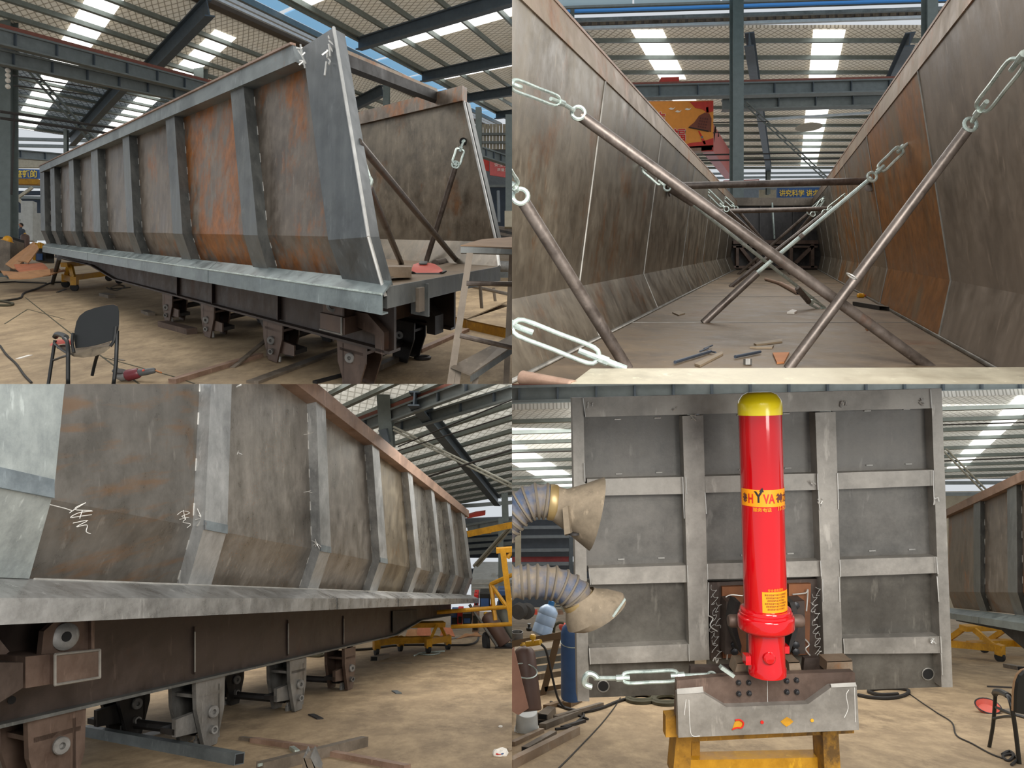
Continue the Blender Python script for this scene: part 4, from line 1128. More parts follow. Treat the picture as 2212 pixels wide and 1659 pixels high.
# near cross rail, blurred beige plate at the bottom
yr = 3.55
P4 = [at(1276, 796, yr), at(2260, 793, yr), at(2260, 850, yr - .45), at(1205, 850, yr - .45)]
B().prism(P4, V((0, 0, -.06))).obj('near_rail', 'beige_plate', T2)
rb = thing('round_bar', 'rusty round bar lying at the bottom left corner of the upper right bay', 'bar', at(1180, 829, 3.3))
B().tube([at(1128, 816, 3.5), at(1240, 838, 3.3)], .035, 14).obj('bar', 'rail_rusty', rb)

# ---- braces
dk2 = lambda u, v: g2.p(*g2.kz(u, v, 0.0), 0.0)
def T2at(u, v, y): return at(u, v, y)
brace('thickest pipe crossing the upper right trailer from high at left to the deck at right', at(1252, 247, 4.42), at(2012, 796, 4.42), .033,
      (at(1240, 240, 4.42), at(1212, 220, 4.42), at(1100, 181, 4.42)), V((.2, 0, 1)), tbw=.03, tbr=.012) if False else None
def tb_brace(label, p, q, r, eye_px, tb_a, tb_b, end, y, w, tr, side, yend=None, mat='pipe_steel', hookr=None, weld=None):
    t_ = thing('tension_brace', label, 'brace', q)
    p, q = V(p), V(q)
    B().tube([p, p.lerp(q, .5), q], r, 14).obj('pipe', mat, t_)
    d = (p - q).normalized()
    e = at(*eye_px, y); B().ring(e, V((0.05, -1, .1)), r * 1.15, r * .36, 18, 7).obj('eye', 'zinc', t_)
    a_, b_ = at(*tb_a, y if not yend else y * .8 + yend * .2), at(*tb_b, yend or y)
    B().tube([e + (a_ - e).normalized() * r * 1.2, a_], tr * 1.25, 8).obj('threaded_rod', 'zinc', t_)
    turnbuckle(B(), a_, b_, w, tr, side).obj('turnbuckle', 'zinc', t_)
    if end:
        en = at(*end, yend or y); dd = (en - b_)
        n_ = (V(side) - dd.normalized() * V(side).dot(dd.normalized())).normalized()
        B().curve([b_, b_ + dd * .6, b_ + dd * .85 + n_ * dd.length * .15, en + n_ * dd.length * .05, en - n_ * dd.length * .12 - dd * .05, en - dd * .25 - n_ * dd.length * .2], tr * 1.1, 8, 3).obj('hook', 'zinc', t_)
    if weld:
        B().ring(at(*weld, y), d, r * 1.03, r * .14, 14, 5).obj('weld_ring', 'weld_white', t_)
    return t_
tb_brace('thickest pipe slanting across the trailer from upper left to lower right', at(1254, 250, 4.2), at(2012, 797, 4.42), .032, (1249, 244), (1213, 222), (1098, 178), None, 4.18, .026, .009, V((.3, 0, 1)), yend=3.62)
tb_brace('pipe rising to the big turnbuckle at the right edge of upper right bay', at(2092, 277, 4.05), at(1702, 797, 4.30), .030, (2096, 269), (2113, 243), (2207, 122), (2235, 85), 4.03, .036, .010, V((1, 0, .5)), yend=3.4, weld=(1840, 597))
tb_brace('pipe leaning steeply at the left of upper right bay, over the near turnbuckle', at(1131, 436, 3.8), at(1356, 797, 4.2), .034, (1124, 424), (1112, 405), (1085, 365), None, 3.78, .028, .011, V((1, 0, .4)), yend=3.5)
nt = thing('turnbuckle', 'large galvanised turnbuckle close up at bottom left of the upper right bay', 'turnbuckle', at(1230, 750, 3.7))
turnbuckle(B(), at(1098, 698, 3.7), at(1303, 778, 3.7), .042, .0125, V((.3, 0, 1)), rod_in=.26, n=10).obj('turnbuckle_body', 'zinc', nt)
B().tube([at(1303, 778, 3.7), at(1352, 797, 3.7)], .018, 10).obj('threaded_rod', 'zinc', nt)

# middle pair
m1 = tb_brace('long thin rod from the left wall hook down to the right, middle pair', at(1446, 409, 7.5), at(1495, 440, 7.7), .030, (1441, 405), (1432, 397), (1388, 360), (1376, 349), 7.45, .035, .013, V((.5, 0, 1)))
B().tube([at(1495, 440, 7.7), at(1780, 664, 8.7)], .019, 8).obj('rod', 'zinc', m1)
turnbuckle(B(), at(1748, 651, 8.4), at(1782, 669, 8.5), .025, .014, V((.5, 0, 1))).obj('turnbuckle', 'zinc', m1)
B().tube([at(1722, 622, 8.3), at(1748, 653, 8.4)], .03, 8).obj('pipe', 'pipe_steel', m1)
m2 = tb_brace('bright rod from right wall hook down to a rusty pipe foot at left, middle pair', at(1635, 590, 6.85), at(1519, 698, 6.9), .036, (1884, 382), (1898, 369), (1950, 318), (1973, 303), 6.62, .038, .013, V((1, 0, .6)))
B().tube([at(1882, 385, 6.64), at(1635, 590, 6.85)], .020, 8).obj('rod', 'zinc', m2)
B().tube([at(1735, 507, 6.75), at(1728, 513, 6.76)], .024, 8).obj('sleeve', 'pipe_steel', m2)

# level spreader bars with end plates
for (label, q0, q1, y, r, pl) in (('upper level spreader bar between the trailer walls, with round end plates', (1446, 402), (1882, 391), 9.4, .045, 1),
                                  ('lower farther spreader bar between the trailer walls', (1540, 457), (1792, 451), 15.4, .05, 0)):
    t_ = thing('spreader_bar', label, 'bar', at(1660, q0[1], y))
    B().tube([at(*q0, y), at(*q1, y)], r, 12).obj('pipe', 'pipe_steel', t_)
    for q, s in ((q0, -1), (q1, 1)):
        c = at(*q, y); h = .13 if pl else .1
        B().lathe(c - V((.012 * s, 0, 0)), V((s, .36, 0)), [(h * .6, 0), (h, 0), (h, .02), (h * .6, .02)], 16).obj('end_plate', 'pipe_steel', t_)
# far braces
for (label, p, q, ta, tb, y0, y1) in (
        ('far brace running from left wall down to the right, the nearer of two', (1569, 452), (1736, 606), (1563, 447), (1524, 409), 14.4, 16),
        ('far brace running from left wall down to the right, the farther of two', (1590, 450), (1709, 593), (1585, 446), (1563, 426), 18.5, 19.2),
        ('far brace running from right wall down to lower left, nearest of three', (1782, 460), (1577, 620), (1787, 455), (1834, 418), 12.9, 13.2),
        ('far brace running from right wall to lower left, foot by the end truss', (1748, 459), (1594, 593), (1753, 453), (1787, 424), 18, 19.4),
        ('short far brace crossing beside the centre rod of the end plate', (1756, 463), (1690, 545), (1760, 458), (1778, 430), 16, 18)):
    t_ = thing('tension_brace', label, 'brace', at(*q, y1))
    B().tube([at(*p, y0), at(*q, y1)], .04, 8).obj('pipe', 'pipe_steel', t_)
    B().ring(at(*p, y0 - .02), V((0, 1, 0)), .05, .014, 12, 5).obj('eye', 'zinc', t_)
    turnbuckle(B(), at(*ta, y0), at(*tb, y0), .04, .014, V((.7, 0, .8))).obj('turnbuckle', 'zinc', t_)

# ---- scraps on the deck
def flat_scrap(px, label, name, mat, cat='scrap', h=.012, lift=0.002):
    b = B(); P = [dk2(*q) + Z * lift for q in px]
    return b.prism(P, V((0, 0, h))).obj(name, mat, None, label=label, cat=cat)
flat_scrap([(1452, 677), (1466, 674), (1480, 679), (1466, 683)], 'small tan plate on deck left of the bright rod foot', 'metal_plate', 'beige_scrap')
flat_scrap([(1500, 790), (1560, 763), (1562, 768), (1512, 794)], 'tan strip on the deck between blue rods at the bottom', 'metal_strip', 'beige_scrap')
flat_scrap([(1628, 745), (1690, 735), (1690, 741), (1634, 748)], 'upper tan strip of two lying behind the near rail', 'metal_strip', 'beige_scrap')
flat_scrap([(1620, 753), (1672, 749), (1668, 754), (1634, 754)], 'lower tan strip of two lying behind the near rail', 'metal_strip', 'beige_scrap')
flat_scrap([(1669, 766), (1705, 765), (1694, 786), (1678, 787)], 'orange-brown square scrap on the deck by the foot of the right pipe', 'metal_plate', 'orange_scrap')
flat_scrap([(1869, 711), (1880, 709), (1882, 713), (1872, 715)], 'tiny orange scrap on the deck right of the crossing pipes', 'metal_chip', 'orange_scrap')
flat_scrap([(1205, 773), (1208, 766), (1222, 763), (1224, 769)], 'pale paper tag on the deck under the near turnbuckle', 'paper_tag', 'print_white', cat='paper')
flat_scrap([(1700, 678), (1712, 672), (1722, 675), (1716, 679)], 'small pale crumpled scrap on deck under the crossing rods', 'paper_scrap', 'print_white', cat='paper', h=.02)
for (p, q, lb) in (((1458, 788), (1535, 764), 'dark blue rod lying on the deck at bottom, left one'), ((1588, 776), (1642, 765), 'dark blue ribbed rod on the deck, right of the tan strip')):
    B().tube([dk2(*p) + Z * .016, dk2(*q) + Z * .016], .010, 8).obj('electrode_rod', 'rod_blue', None, label=lb, cat='rod')
for i, (u, v) in enumerate(((1521, 757), (1528, 762), (1512, 763))):
    B().tube([dk2(u, v) + Z * .012, dk2(u + 18, v + (6 if i % 2 else -5)) + Z * .02], .006, 5).obj('wire_offcut', 'rod_blue', None, label=('thin blue wire scrap lying above the left blue rod', 'lower thin blue wire scrap near the left blue rod', 'leftmost thin blue wire scrap by the left blue rod')[i], cat='wire')
q = dk2(1615, 788)
B().lathe(q, Z, [(.025, 0), (.025, .035), (.012, .035), (.012, 0.01)], 6).obj('steel_nut', 'bracket_steel', None, label='small steel nut on the deck just behind the near rail', cat='nut')
t_ = thing('yellow_bottle', 'small yellow bottle lying against the right wall of the deck', 'bottle', dk2(1860, 643))
q = dk2(1852, 643) + Z * .03
B().lathe(q, V((1, .1, 0)), [(.02, 0), (.032, .01), (.033, .06), (.028, .065), (.033, .07), (.03, .09), (.012, .105)], 12).obj('body', 'yellow_plastic', t_)
B().lathe(q + V((.1, .01, 0)), V((1, .1, 0)), [(.012, 0), (.014, .005), (.014, .02)], 8).obj('cap', 'mask_red', t_)
t_ = thing('steel_channel', 'dark steel channel lying on the deck against the right wall', 'channel', dk2(1890, 672))
p0, p1 = dk2(1862, 662), dk2(1921, 672)
d_ = (p1 - p0); n_ = V((-.3, .55, .1)).normalized() * .12
for off, hh in ((V((0, 0, 0)), .05), (n_, .05)):
    B().box(p0 + off, d_, n_.normalized() * .008, Z * hh).obj('flange', 'black_steel', t_)
B().box(p0 + Z * .045, d_, n_, Z * .008).obj('web', 'bar_steel', t_)
for (p, q, r, lb) in (((1654, 606), (1690, 617), .03, 'loose rusty pipe on the deck, upper half of the broken pair'), ((1686, 616), (1724, 637), .034, 'loose rusty pipe on the deck, lower half of the broken pair')):
    t_ = thing('loose_pipe', lb, 'pipe', dk2(*q))
    B().tube([dk2(*p) + Z * r, dk2(*q) + Z * r], r, 12).obj('pipe', 'rail_rusty', t_)
    B().lathe(dk2(*q) + Z * r, dk2(*q) - dk2(*p), [(r * .75, -.02), (r * .75, .003), (.001, .003)], 12).obj('bore', 'dark_shadow', t_)
B().ring(at(1214, 766, dk2(1214, 766).y - .01), V((0, -.3, 1)), .008, .002, 10, 4).obj('tag_hole', 'dark_shadow', None, label='dark eyelet ring on the pale paper tag', cat='ring') if False else None
for lb, (u, v) in (('dark round hole burnt high in the left wall at the middle hook', (1378, 350)), ('dark round hole burnt in the rusty right wall at the middle hook', (1974, 303))):
    k = g2.kb(u, v, LW[0][0] - .12 if u < 1683 else 1.20)
    c = g2.p(k[0], (-1.47 if u < 1683 else 1.19), k[1])
    B().lathe(c, V((1 if u < 1683 else -1, -.4, 0)), [(.001, 0), (.04, 0), (.04, .012), (.001, .012)], 14).obj('burnt_hole', 'dark_shadow', T2)

# ---- workshop behind
KB = 1.36
at_true = at
at = lambda u, v, y: at_true(u, v, y * KB)
ds2, dt2 = V((1, 0, -.0)), ray(1703, 640)
RR = at(1790, 62, 20)
pl_ = [KB * (.7 + 1.47 * i) for i in range(15)]
roof(RR, V((1, 0, .0)), dt2, -16, 20, -.1, 28.8, pl_, [(-7.27, -6.1, .0, 6.3), (-7.27, -6.1, 8.4, 18), (-.56, .63, 0.0, 28.5), (6.3, 7.4, 0, 14)], [-9, (-2.9, -.1, 28), (3.0, -.1, 28), 8.7], psize=(.13, .15), raf=(.34, .5))
rd = thing('ceiling', None, None, at(1650, 30, 19), kind='structure')
def xbeam(v0, v1, y, h, d, m, nm, u0=1120, u1=2230, par=rd):
    sl = -.032
    f = lambda u, v: at(u, v + (u - 1240) * sl, y)
    return B().hexa([f(u0, v1), f(u1, v1), f(u1, v0), f(u0, v0)] + [q + V((0, d, 0)) for q in (f(u0, v1), f(u1, v1), f(u1, v0), f(u0, v0))]).obj(nm, m, par)
xbeam(57, 63, 19, 0, .12, 'rail_white', 'ridge_rail'); xbeam(45, 57, 19.2, 0, .3, 'gutter_brown', 'gutter'); xbeam(39, 46, 18.9, 0, .1, 'rail_steel', 'ridge_rail')
xbeam(20, 25, 18.8, 0, .1, 'ridge_blue', 'ridge_rail'); xbeam(25, 29, 18.9, 0, .1, 'girder_grey', 'ridge_rail'); xbeam(12, 17, 18.6, 0, .1, 'girder_grey', 'ridge_rail')
for i in range(44):
    xbeam(47, 55, 19.15, 0, .04, 'dust_tan', 'corrugation', u0=1240 + i * 19, u1=1252 + i * 19)
for i in range(4):
    B().hexa([at(1180 + i * 190, 14 - i * 6, 18.5), at(1366 + i * 190, 8 - i * 6, 18.5), at(1366 + i * 190, -30, 16), at(1180 + i * 190, -24, 16)] +
             [q + Z * .04 for q in (at(1180 + i * 190, 14 - i * 6, 18.5), at(1366 + i * 190, 8 - i * 6, 18.5), at(1366 + i * 190, -30, 16), at(1180 + i * 190, -24, 16))]).obj('ridge_sheet', 'ridge_sheet_pale', rd)
column(1591, -20, 560, 18.2, 31.3, label='tall grey column behind the trailer, left of centre in upper right bay')
column(2008, -20, 120, 17.5, 31, label='grey column at top right just above the right trailer rail')
column(1236, -10, 70, 18.8, 12, label='short thin grey post at top left above the left trailer rail', name='roof_post')
column(1659, 345, 420, 40, 11, label='slim distant column in the bright window band of the upper right bay')
girder((at(1300, 188, 20.5), at(1960, 172, 20.5)), 'upper grey crane girder with red rail in the upper right bay', .49, .33, 8)
girder((at(1560, 214, 22.5), at(1960, 203, 22.5)), 'lower grey crane girder just below the red-railed one, upper right bay', .49, .33, 5, red=False)
girder((at(1540, 393, 38), at(1830, 389, 38)), 'distant blue-grey beam above the far end of the trailer', .45, .25, 3, red=False)
oc = thing('overhead_crane', 'red overhead crane end carriage and girder beside the orange banner', 'crane', at(1500, 330, 24))
B().prism([at(1395, 219, 22.6), at(1541, 217, 22.6), at(1541, 318, 22.6), at(1395, 322, 22.6)], V((0, .3, 0))).obj('end_carriage', 'red_paint', oc)
B().prism([at(1480, 317, 22.6), at(1538, 313, 22.6), at(1538, 324, 22.6), at(1480, 328, 22.6)], V((0, .3, 0))).obj('bumper', 'rail_rusty', oc)
B().hexa([at(1541, 268, 22.6), at(1541, 327, 22.6), at(1583, 386, 36), at(1583, 335, 36)] + [q - V((.5, 0, 0)) for q in (at(1541, 268, 22.6), at(1541, 327, 22.6), at(1583, 386, 36), at(1583, 335, 36))]).obj('crane_girder', 'red_paint', oc)
B().prism([at(1428, 167, 21), at(1467, 166, 21), at(1467, 184, 21), at(1428, 185, 21)], V((0, .5, 0))).obj('trolley_box', 'red_paint', oc)
for i in range(6):
    f = i / 6
    c = at(1545 + 36 * f, 285 + 60 * f, 22.6 + 13 * f)
    B().tube([c + V((.02, 0, 0)), c + V((.03, .1, .25)), c + V((.03, .4, -.35))], .03, 5).obj('festoon_cable', 'cable_black', oc)
bn = thing('banner', 'orange banner with a bronze bell picture and red characters on the crane', 'banner', at(1468, 330, 22.5))
Yb = 22.5
bcl = B().prism([at(1396, 219.5, Yb), at(1541, 217.5, Yb), at(1541, 313, Yb), at(1396, 321, Yb)], V((0, .03, 0))).obj('cloth', 'banner_orange', bn)
Yp = Yb - .012
def print_shape(px, mat, nm, y=Yp, par=None):
    return B().prism([at(*q, y) for q in px], V((0, .006, 0))).obj(nm, mat, par or bcl)
print_shape([(1490, 220), (1541, 218), (1541, 240), (1528, 244), (1518, 236), (1502, 233)], 'banner_red', 'red_swirl')
print_shape([(1470, 318), (1541, 313), (1541, 298), (1515, 306), (1490, 309)], 'banner_red', 'red_swirl')
print_shape([(1523, 243), (1532, 245), (1537, 256), (1536, 285), (1528, 283), (1505, 278), (1488, 274), (1500, 264), (1510, 250)], 'bell_bronze', 'bell')
print_shape([(1488, 274), (1530, 282), (1531, 285), (1487, 276)], 'print_black', 'bell_rim', y=Yp - .008)
for r_ in range(4):
    for c_ in range(4):
        u, v = 1512 + c_ * 5 + r_ * -1.5, 253 + r_ * 6 + c_ * .8
        print_shape([(u, v), (u + 3, v + .5), (u + 2.6, v + 4), (u - .4, v + 3.4)], 'print_dark_red', 'bell_boss', y=Yp - .008)
print_shape([(1525, 232), (1530, 231), (1531, 243), (1526, 243)], 'print_red', 'ribbon'); print_shape([(1508, 283), (1511, 283), (1517, 294), (1514, 296)], 'print_red', 'ribbon')
B().lathe(at(1516.5, 296, Yp), V((0, -1, 0)), [(.001, .0), (.05, 0), (.05, .004), (.001, .004)], 12).obj('clapper', 'siding_grey', bcl)
print_shape([(1514, 300), (1520, 299), (1525, 311), (1521, 312)], 'banner_red', 'ribbon')
for u, v in ((1452, 235), (1466, 241), (1487, 236)):
    print_shape([(u - 8, v), (u - 3, v - 3), (u + 2, v - 1), (u + 7, v - 4), (u + 3, v + 1), (u - 2, v + 2)], 'print_white', 'crane_bird')
for ch_, u, v, sz in (('洁', 1422, 257, 30), ('福', 1467, 291, 27)):
    text_obj(ch_, at(u, v, Yp), V((1, 0, 0)), Z, sz * Yb * KB / F * 1.06, 'print_white', bcl, bold=.035, lift=.002)
    text_obj(ch_, at(u, v, Yp - .01), V((1, 0, 0)), Z, sz * Yb * KB / F, 'print_red', bcl, bold=.01, lift=.004)
lb = thing('lattice_brace', 'slim diagonal ladder-like brace from the central column down to the right', 'brace', at(1700, 300, 23))
for du in (0, 8):
    B().tube([at(1604 + du, 222 - du * .3, 22), at(1782 + du, 388 - du * .3, 26)], .03, 6).obj('chord', 'column_grey', lb)
for i in range(9):
    f = (i + .5) / 9
    B().tube([at(1604 + 178 * f, 222 + 166 * f, 22 + 4 * f), at(1612 + 178 * f, 219.6 + 166 * f, 22 + 4 * f)], .026, 5).obj('rung', 'girder_dark', lb)
for i, (a, c) in enumerate((((1500, 335), (1830, 329)), ((1500, 347), (1815, 343)), ((1540, 265), (1660, 262)), ((1540, 287), (1590, 285)))):
    B().tube([at(*a, 21), at(*c, 21)], .03 if i < 2 else .018, 5).obj('overhead_cable', 'cable_black', None,
        label=('upper dark cable strung behind the central column, upper right bay', 'lower dark cable strung behind the central column, upper right bay',
               'thin wire right of the orange banner, upper one', 'thin wire right of the orange banner, lower one')[i], cat='cable')
ins = thing('insulator_bracket', 'row of pale round insulators and a dark box on the central column', 'bracket', at(1590, 262, 21))
for v in (255, 265, 275, 285):
    B().ball(at(1590, v, 21), V((.05, 0, 0)), V((0, .05, 0)), V((0, 0, .05))).obj('insulator', 'print_white', ins)
B().box(at(1580, 247, 21), V((.18, 0, 0)), V((0, .2, 0)), V((0, 0, .36))).obj('junction_box', 'girder_dark', ins)
lp = thing('lamp_shade', 'pale pendant lamp shade under the roof light, upper right bay', 'lamp', at(1747, 272, 26))
B().lathe(at(1747, 275, 26), Z, [(.62, 0), (.6, .02), (.3, .14), (.1, .2)], 18).obj('shade', 'cream_sheet', lp)
tl_ = thing('tube_light', 'long pale tube light fitting slung across the upper right bay', 'lamp', at(1760, 247, 23))
B().beam(at(1652, 258, 23), at(1890, 243, 23), .1, .08).obj('tube', 'rail_white', tl_)
wl = thing('wall_back', None, None, at(1680, 400, 46), kind='structure')
for v0, v1, m in ((393, 406, 'siding_grey'), (406, 440, 'siding_grey')):
    B().prism([at(1300, v0, 46), at(2300, v0, 46), at(2300, v1, 46), at(1300, v1, 46)], V((0, .2, 0))).obj('wall_sheet', m, wl)
for v in (351, 372, 381):
    B().beam(at(1480, v + 4, 45.5), at(1860, v, 45.5), .12, .16).obj('girt', 'girder_grey', wl)
bb = thing('banner', 'distant blue banner with yellow characters above the trailer end plate', 'banner', at(1728, 425, 40))
cl = B().prism([at(1679, 406, 40), at(1776, 404, 40), at(1776, 426, 40), at(1679, 427, 40)], V((0, .05, 0))).obj('cloth', 'banner_blue', bb)
text_obj('讲究科学 讲求', at(1726, 417, 39.95), V((1, 0, 0)), Z, .49, 'banner_text', cl, width=2.9, bold=.02)
B().prism([at(1640, 410, 41), at(1676, 410, 41), at(1676, 430, 41), at(1640, 430, 41)], V((0, .1, 0))).obj('notice_board', 'cream_sheet', None, label='pale notice board left of the distant blue banner', cat='board')
B().prism([at(1563, 390, 39), at(1640, 387, 39), at(1640, 392, 39), at(1563, 395, 39)], V((0, .2, 0))).obj('red_beam', 'red_paint', None, label='distant red beam piece behind the central column foot', cat='beam')
at = at_true
# ======================================================================= lower left bay: trailer side wall close up
CUR[0] = 'BL'
BL = Ground(1293, 1.3)
b = B(); gy = lambda x, y: V((x, y, BL.sl * y - BL.h))
b.prism([gy(-30, 2.5), gy(0, 2.5), gy(0, 75), gy(-70, 75)], V((0, 0, -.12)))
b.obj('floor', 'concrete', None, kind='structure')
g3 = Frame(BL.fl(440, 1615), BL.d(1240), BL.d(-1350))
T3 = thing('dump_trailer', 'close bright-scaled steel trailer side with bent ribs and long sloping skirt, lower left', 'trailer', g3.p(3, .3, 0))
da3 = lambda a: .13 - .095 * a
prof3 = [(da3, -.375, 3.33), (0, -.41, 1.81), (0, -.30, 1.385)]
K3 = lambda u, v: g3.kb(u, v, -.41)[0]
ribs3 = [(K3(442, 1133), K3(491, 1145)), (K3(693, 1183), K3(715, 1188)), (K3(821, 1211), K3(837, 1214)), (K3(900, 1229), K3(910, 1231)), (K3(950, 1237), K3(957, 1238)), (K3(984, 1242), K3(991, 1243)), (K3(1014, 1245), K3(1021, 1247))]
bd = [-2.5] + [(a + c) / 2 for a, c in ribs3]
side_wall(T3, g3, prof3, [(bd[i], bd[i + 1]) for i in range(len(ribs3))], ribs3, None, .075,
          ['panel_close', 'panel_bright', 'panel_bright', 'panel_warm', 'panel_shiny', 'panel_shiny', 'panel_bright'], 'rib_bright', 'rail_rusty')
# wide rear post plate at the left, bent at the knee
pr = [(-2.2, -.42, 3.3), (-2.42, -.43, 1.83), (-2.44, -.31, 1.40)]
for k in (0, 1):
    o0 = [g3.p(-3.3, q[1], q[2]) for q in pr]; o1 = [g3.p(*q) for q in pr]
    i0 = [q + g3.B * .07 for q in o0]; i1 = [q + g3.B * .07 for q in o1]
    B().hexa([o0[k], o1[k], o1[k + 1], o0[k + 1], i0[k], i1[k], i1[k + 1], i0[k + 1]]).obj('rear_post', 'rib_post', T3)
k0, k1 = g3.p(-3.3, -.433, 1.83), g3.p(-2.42, -.433, 1.83)
B().hexa([k0 + Z * .05, k1 + Z * .05, k1 - Z * .04, k0 - Z * .04] + [q + g3.B * .02 for q in (k0 + Z * .05, k1 + Z * .05, k1 - Z * .04, k0 - Z * .04)]).obj('bend_band', 'bend_blue', T3)
for (a, c) in ribs3[:3]:
    p, q = g3.p(a, -.413, 1.81), g3.p(c, -.413, 1.81)
    B().hexa([p + Z * .035, q + Z * .035, q - Z * .03, p - Z * .03] + [x + g3.B * .01 for x in (p + Z * .035, q + Z * .035, q - Z * .03, p - Z * .03)]).obj('bend_band', 'bend_blue', T3)
B().hexa([g3.p(a, bb, z) for a in (-3, 12.2) for bb, z in ((-.395, 3.30), (-.395, 3.47), (-.30, 3.47), (-.30, 3.30))]).obj('top_rail', 'rail_rusty', T3)
aS = [-3.2] + [g3.kb(u, 1294, -.45)[0] for u in (728, 777, 860)] + [13.4]
skirt(T3, g3, aS, -.30, 1.40, -.45, 1.302, 1.185, 'skirt_bright')
b = B()
for (a, c) in ribs3:
    for z in (1.405,):
        b.tube([g3.p(a, -.315, z - .03), g3.p(c, -.315, z - .03)], .006, 5)
b.tube([g3.p(-2.4, -.305, 1.40), g3.p(12, -.305, 1.40)], .005, 5)
random.seed(4)
for (u, v, y) in ((432, 1120, 0), (510, 978, 0), (508, 836, 0), (681, 1173, 0), (663, 1062, 0), (818, 1205, 0), (664, 938, 0)):
    a, z = g3.kb(u, v, -.375); p = g3.p(a, -.385, z); n = 12 if u in (432, 681) else 4
    for j in range(n):
        d = V((random.uniform(-.05, .05), -.005, random.uniform(-.07, .08) if n > 5 else random.uniform(-.02, .03)))
        b.tube([p, p + d], .0035, 4)
b.obj('weld_spatter', 'weld_white', T3, kind='stuff')
# chalk scribbles on the sheet
def chalk(px, bb=-.338, par=T3, g=g3, r=.0022):
    P = []
    for q in px:
        a, z = g.kb(q[0], q[1], bb); P.append(g.p(a, bb, z))
    return B().tube(smooth_path(P, 4), r, 4).obj('chalk_mark', 'chalk', par)
for px in ([(108, 1090), (140, 1098), (155, 1103)], [(150, 1108), (165, 1098), (185, 1086), (160, 1100), (198, 1103)], [(200, 1104), (170, 1108), (152, 1118), (175, 1115), (198, 1112)], [(172, 1120), (178, 1102)],
           [(158, 1130), (190, 1124), (165, 1138), (188, 1134), (186, 1148), (196, 1153)], [(383, 1112), (395, 1104), (410, 1108), (392, 1116), (408, 1118)], [(388, 1122), (402, 1120), (395, 1128), (412, 1132), (404, 1140)], [(396, 1102), (400, 1122)]):
    chalk(px, -.345)
# chassis
for bb_ in (0.0, .60):
    B().prism([g3.p(q[0], bb_, q[1]) for q in [(-3.4, .60), (6.8, .66), (9.0, .86), (13, .88), (13, 1.20), (-3.4, 1.20)]], g3.B * .03).obj('chassis_web', 'chassis_steel', T3)
    for (aa, z0_, ab, z1_) in ((-3.4, .60, 6.8, .66), (6.8, .66, 9.0, .86), (9, .86, 13, .88)):
        B().hexa([g3.p(aa, bb_ - .05, z0_), g3.p(ab, bb_ - .05, z1_), g3.p(ab, bb_ + .08, z1_), g3.p(aa, bb_ + .08, z0_), g3.p(aa, bb_ - .05, z0_ - .02), g3.p(ab, bb_ - .05, z1_ - .02), g3.p(ab, bb_ + .08, z1_ - .02), g3.p(aa, bb_ + .08, z0_ - .02)]).obj('bottom_flange', 'rib_steel', T3)
B().box(g3.p(-3, -.25, 1.19), g3.A * 16, g3.B * 1.5, Z * .06).obj('deck_frame', 'black_steel', T3)
for u, v in ((420, 1385), (622, 1355), (742, 1350)):
    a, z = g3.kb(u, v, -.01)
    B().box(g3.p(a, -.012, .66), g3.A * .03, g3.B * .012, Z * .40).obj('stiffener', 'chassis_steel', T3)
    b = B(); b.tube([g3.p(a, -.014, .68), g3.p(a, -.014, 1.02)], .007, 5); b.obj('weld_seam', 'weld_dull', T3)
a_, z_ = g3.kb(868, 1365, -.01)
B().prism([g3.p(6.6, -.015, .70), g3.p(8.6, -.015, .86), g3.p(8.6, -.015, 1.08), g3.p(6.6, -.015, 1.08)], g3.B * -.01).obj('gooseneck_gusset', 'black_steel', T3)
# bumper box, its beam, pin lug
B().box(g3.p(-2.18, -.25, .83), g3.A * .38, g3.B * .3, Z * .165).obj('bumper_end', 'primer_steel', T3)
b = B()
for p, q in (((-2.18, .83), (-1.80, .83)), ((-1.80, .83), (-1.80, .995)), ((-1.80, .995), (-2.18, .995)), ((-2.18, .995), (-2.18, .83))):
    b.tube([g3.p(p[0], -.252, p[1]), g3.p(q[0], -.252, q[1])], .008, 6)
b.obj('weld_frame', 'weld_dull', T3)
B().box(g3.p(-2.36, -.22, .83), g3.A * .2, g3.B * 1.1, Z * .165).obj('bumper_beam', 'primer_steel', T3)
B().prism([g3.p(-2.22, -.20, .99), g3.p(-1.82, -.20, .99), g3.p(-1.82, -.20, 1.18), g3.p(-2.1, -.20, 1.18), g3.p(-2.2, -.20, 1.12)], g3.B * .03).obj('lug_plate', 'primer_steel', T3)
B().lathe(g3.p(-2.05, -.20, 1.085), -g3.B, [(.075, 0), (.075, .035), (.06, .045), (.028, .045), (.026, .02)], 20).obj('pin_boss', 'bracket_steel', T3)
B().lathe(g3.p(-2.05, -.20, 1.085), -g3.B, [(.001, .046), (.026, .046), (.026, .03)], 14).obj('pin_bore', 'dark_shadow', T3)
B().box(g3.p(-1.83, -.22, .99), g3.A * .03, g3.B * .2, Z * .19).obj('lug_web', 'primer_steel', T3)
B().prism([g3.p(-2.9, .12, 1.0), g3.p(-2.5, .12, 1.0), g3.p(-2.5, .12, 1.1), g3.p(-2.62, .12, 1.16), g3.p(-2.8, .12, 1.16)], g3.B * .03).obj('lug_plate', 'black_steel', T3)
B().ring(g3.p(-2.7, .10, 1.08), g3.B, .05, .02, 14, 6).obj('pin_boss', 'black_steel', T3)
B().beam(g3.p(-2.45, .0, 1.18), g3.p(-2.32, -.05, 1.0), .08, .05).obj('strut', 'primer_steel', T3)
B().prism([g3.p(-2.62, -.24, .99), g3.p(-2.4, -.24, .97), g3.p(-2.4, -.24, .84), g3.p(-2.8, -.24, .70), g3.p(-2.8, -.24, .78)], g3.B * .2).obj('tow_bracket', 'chassis_steel', T3)
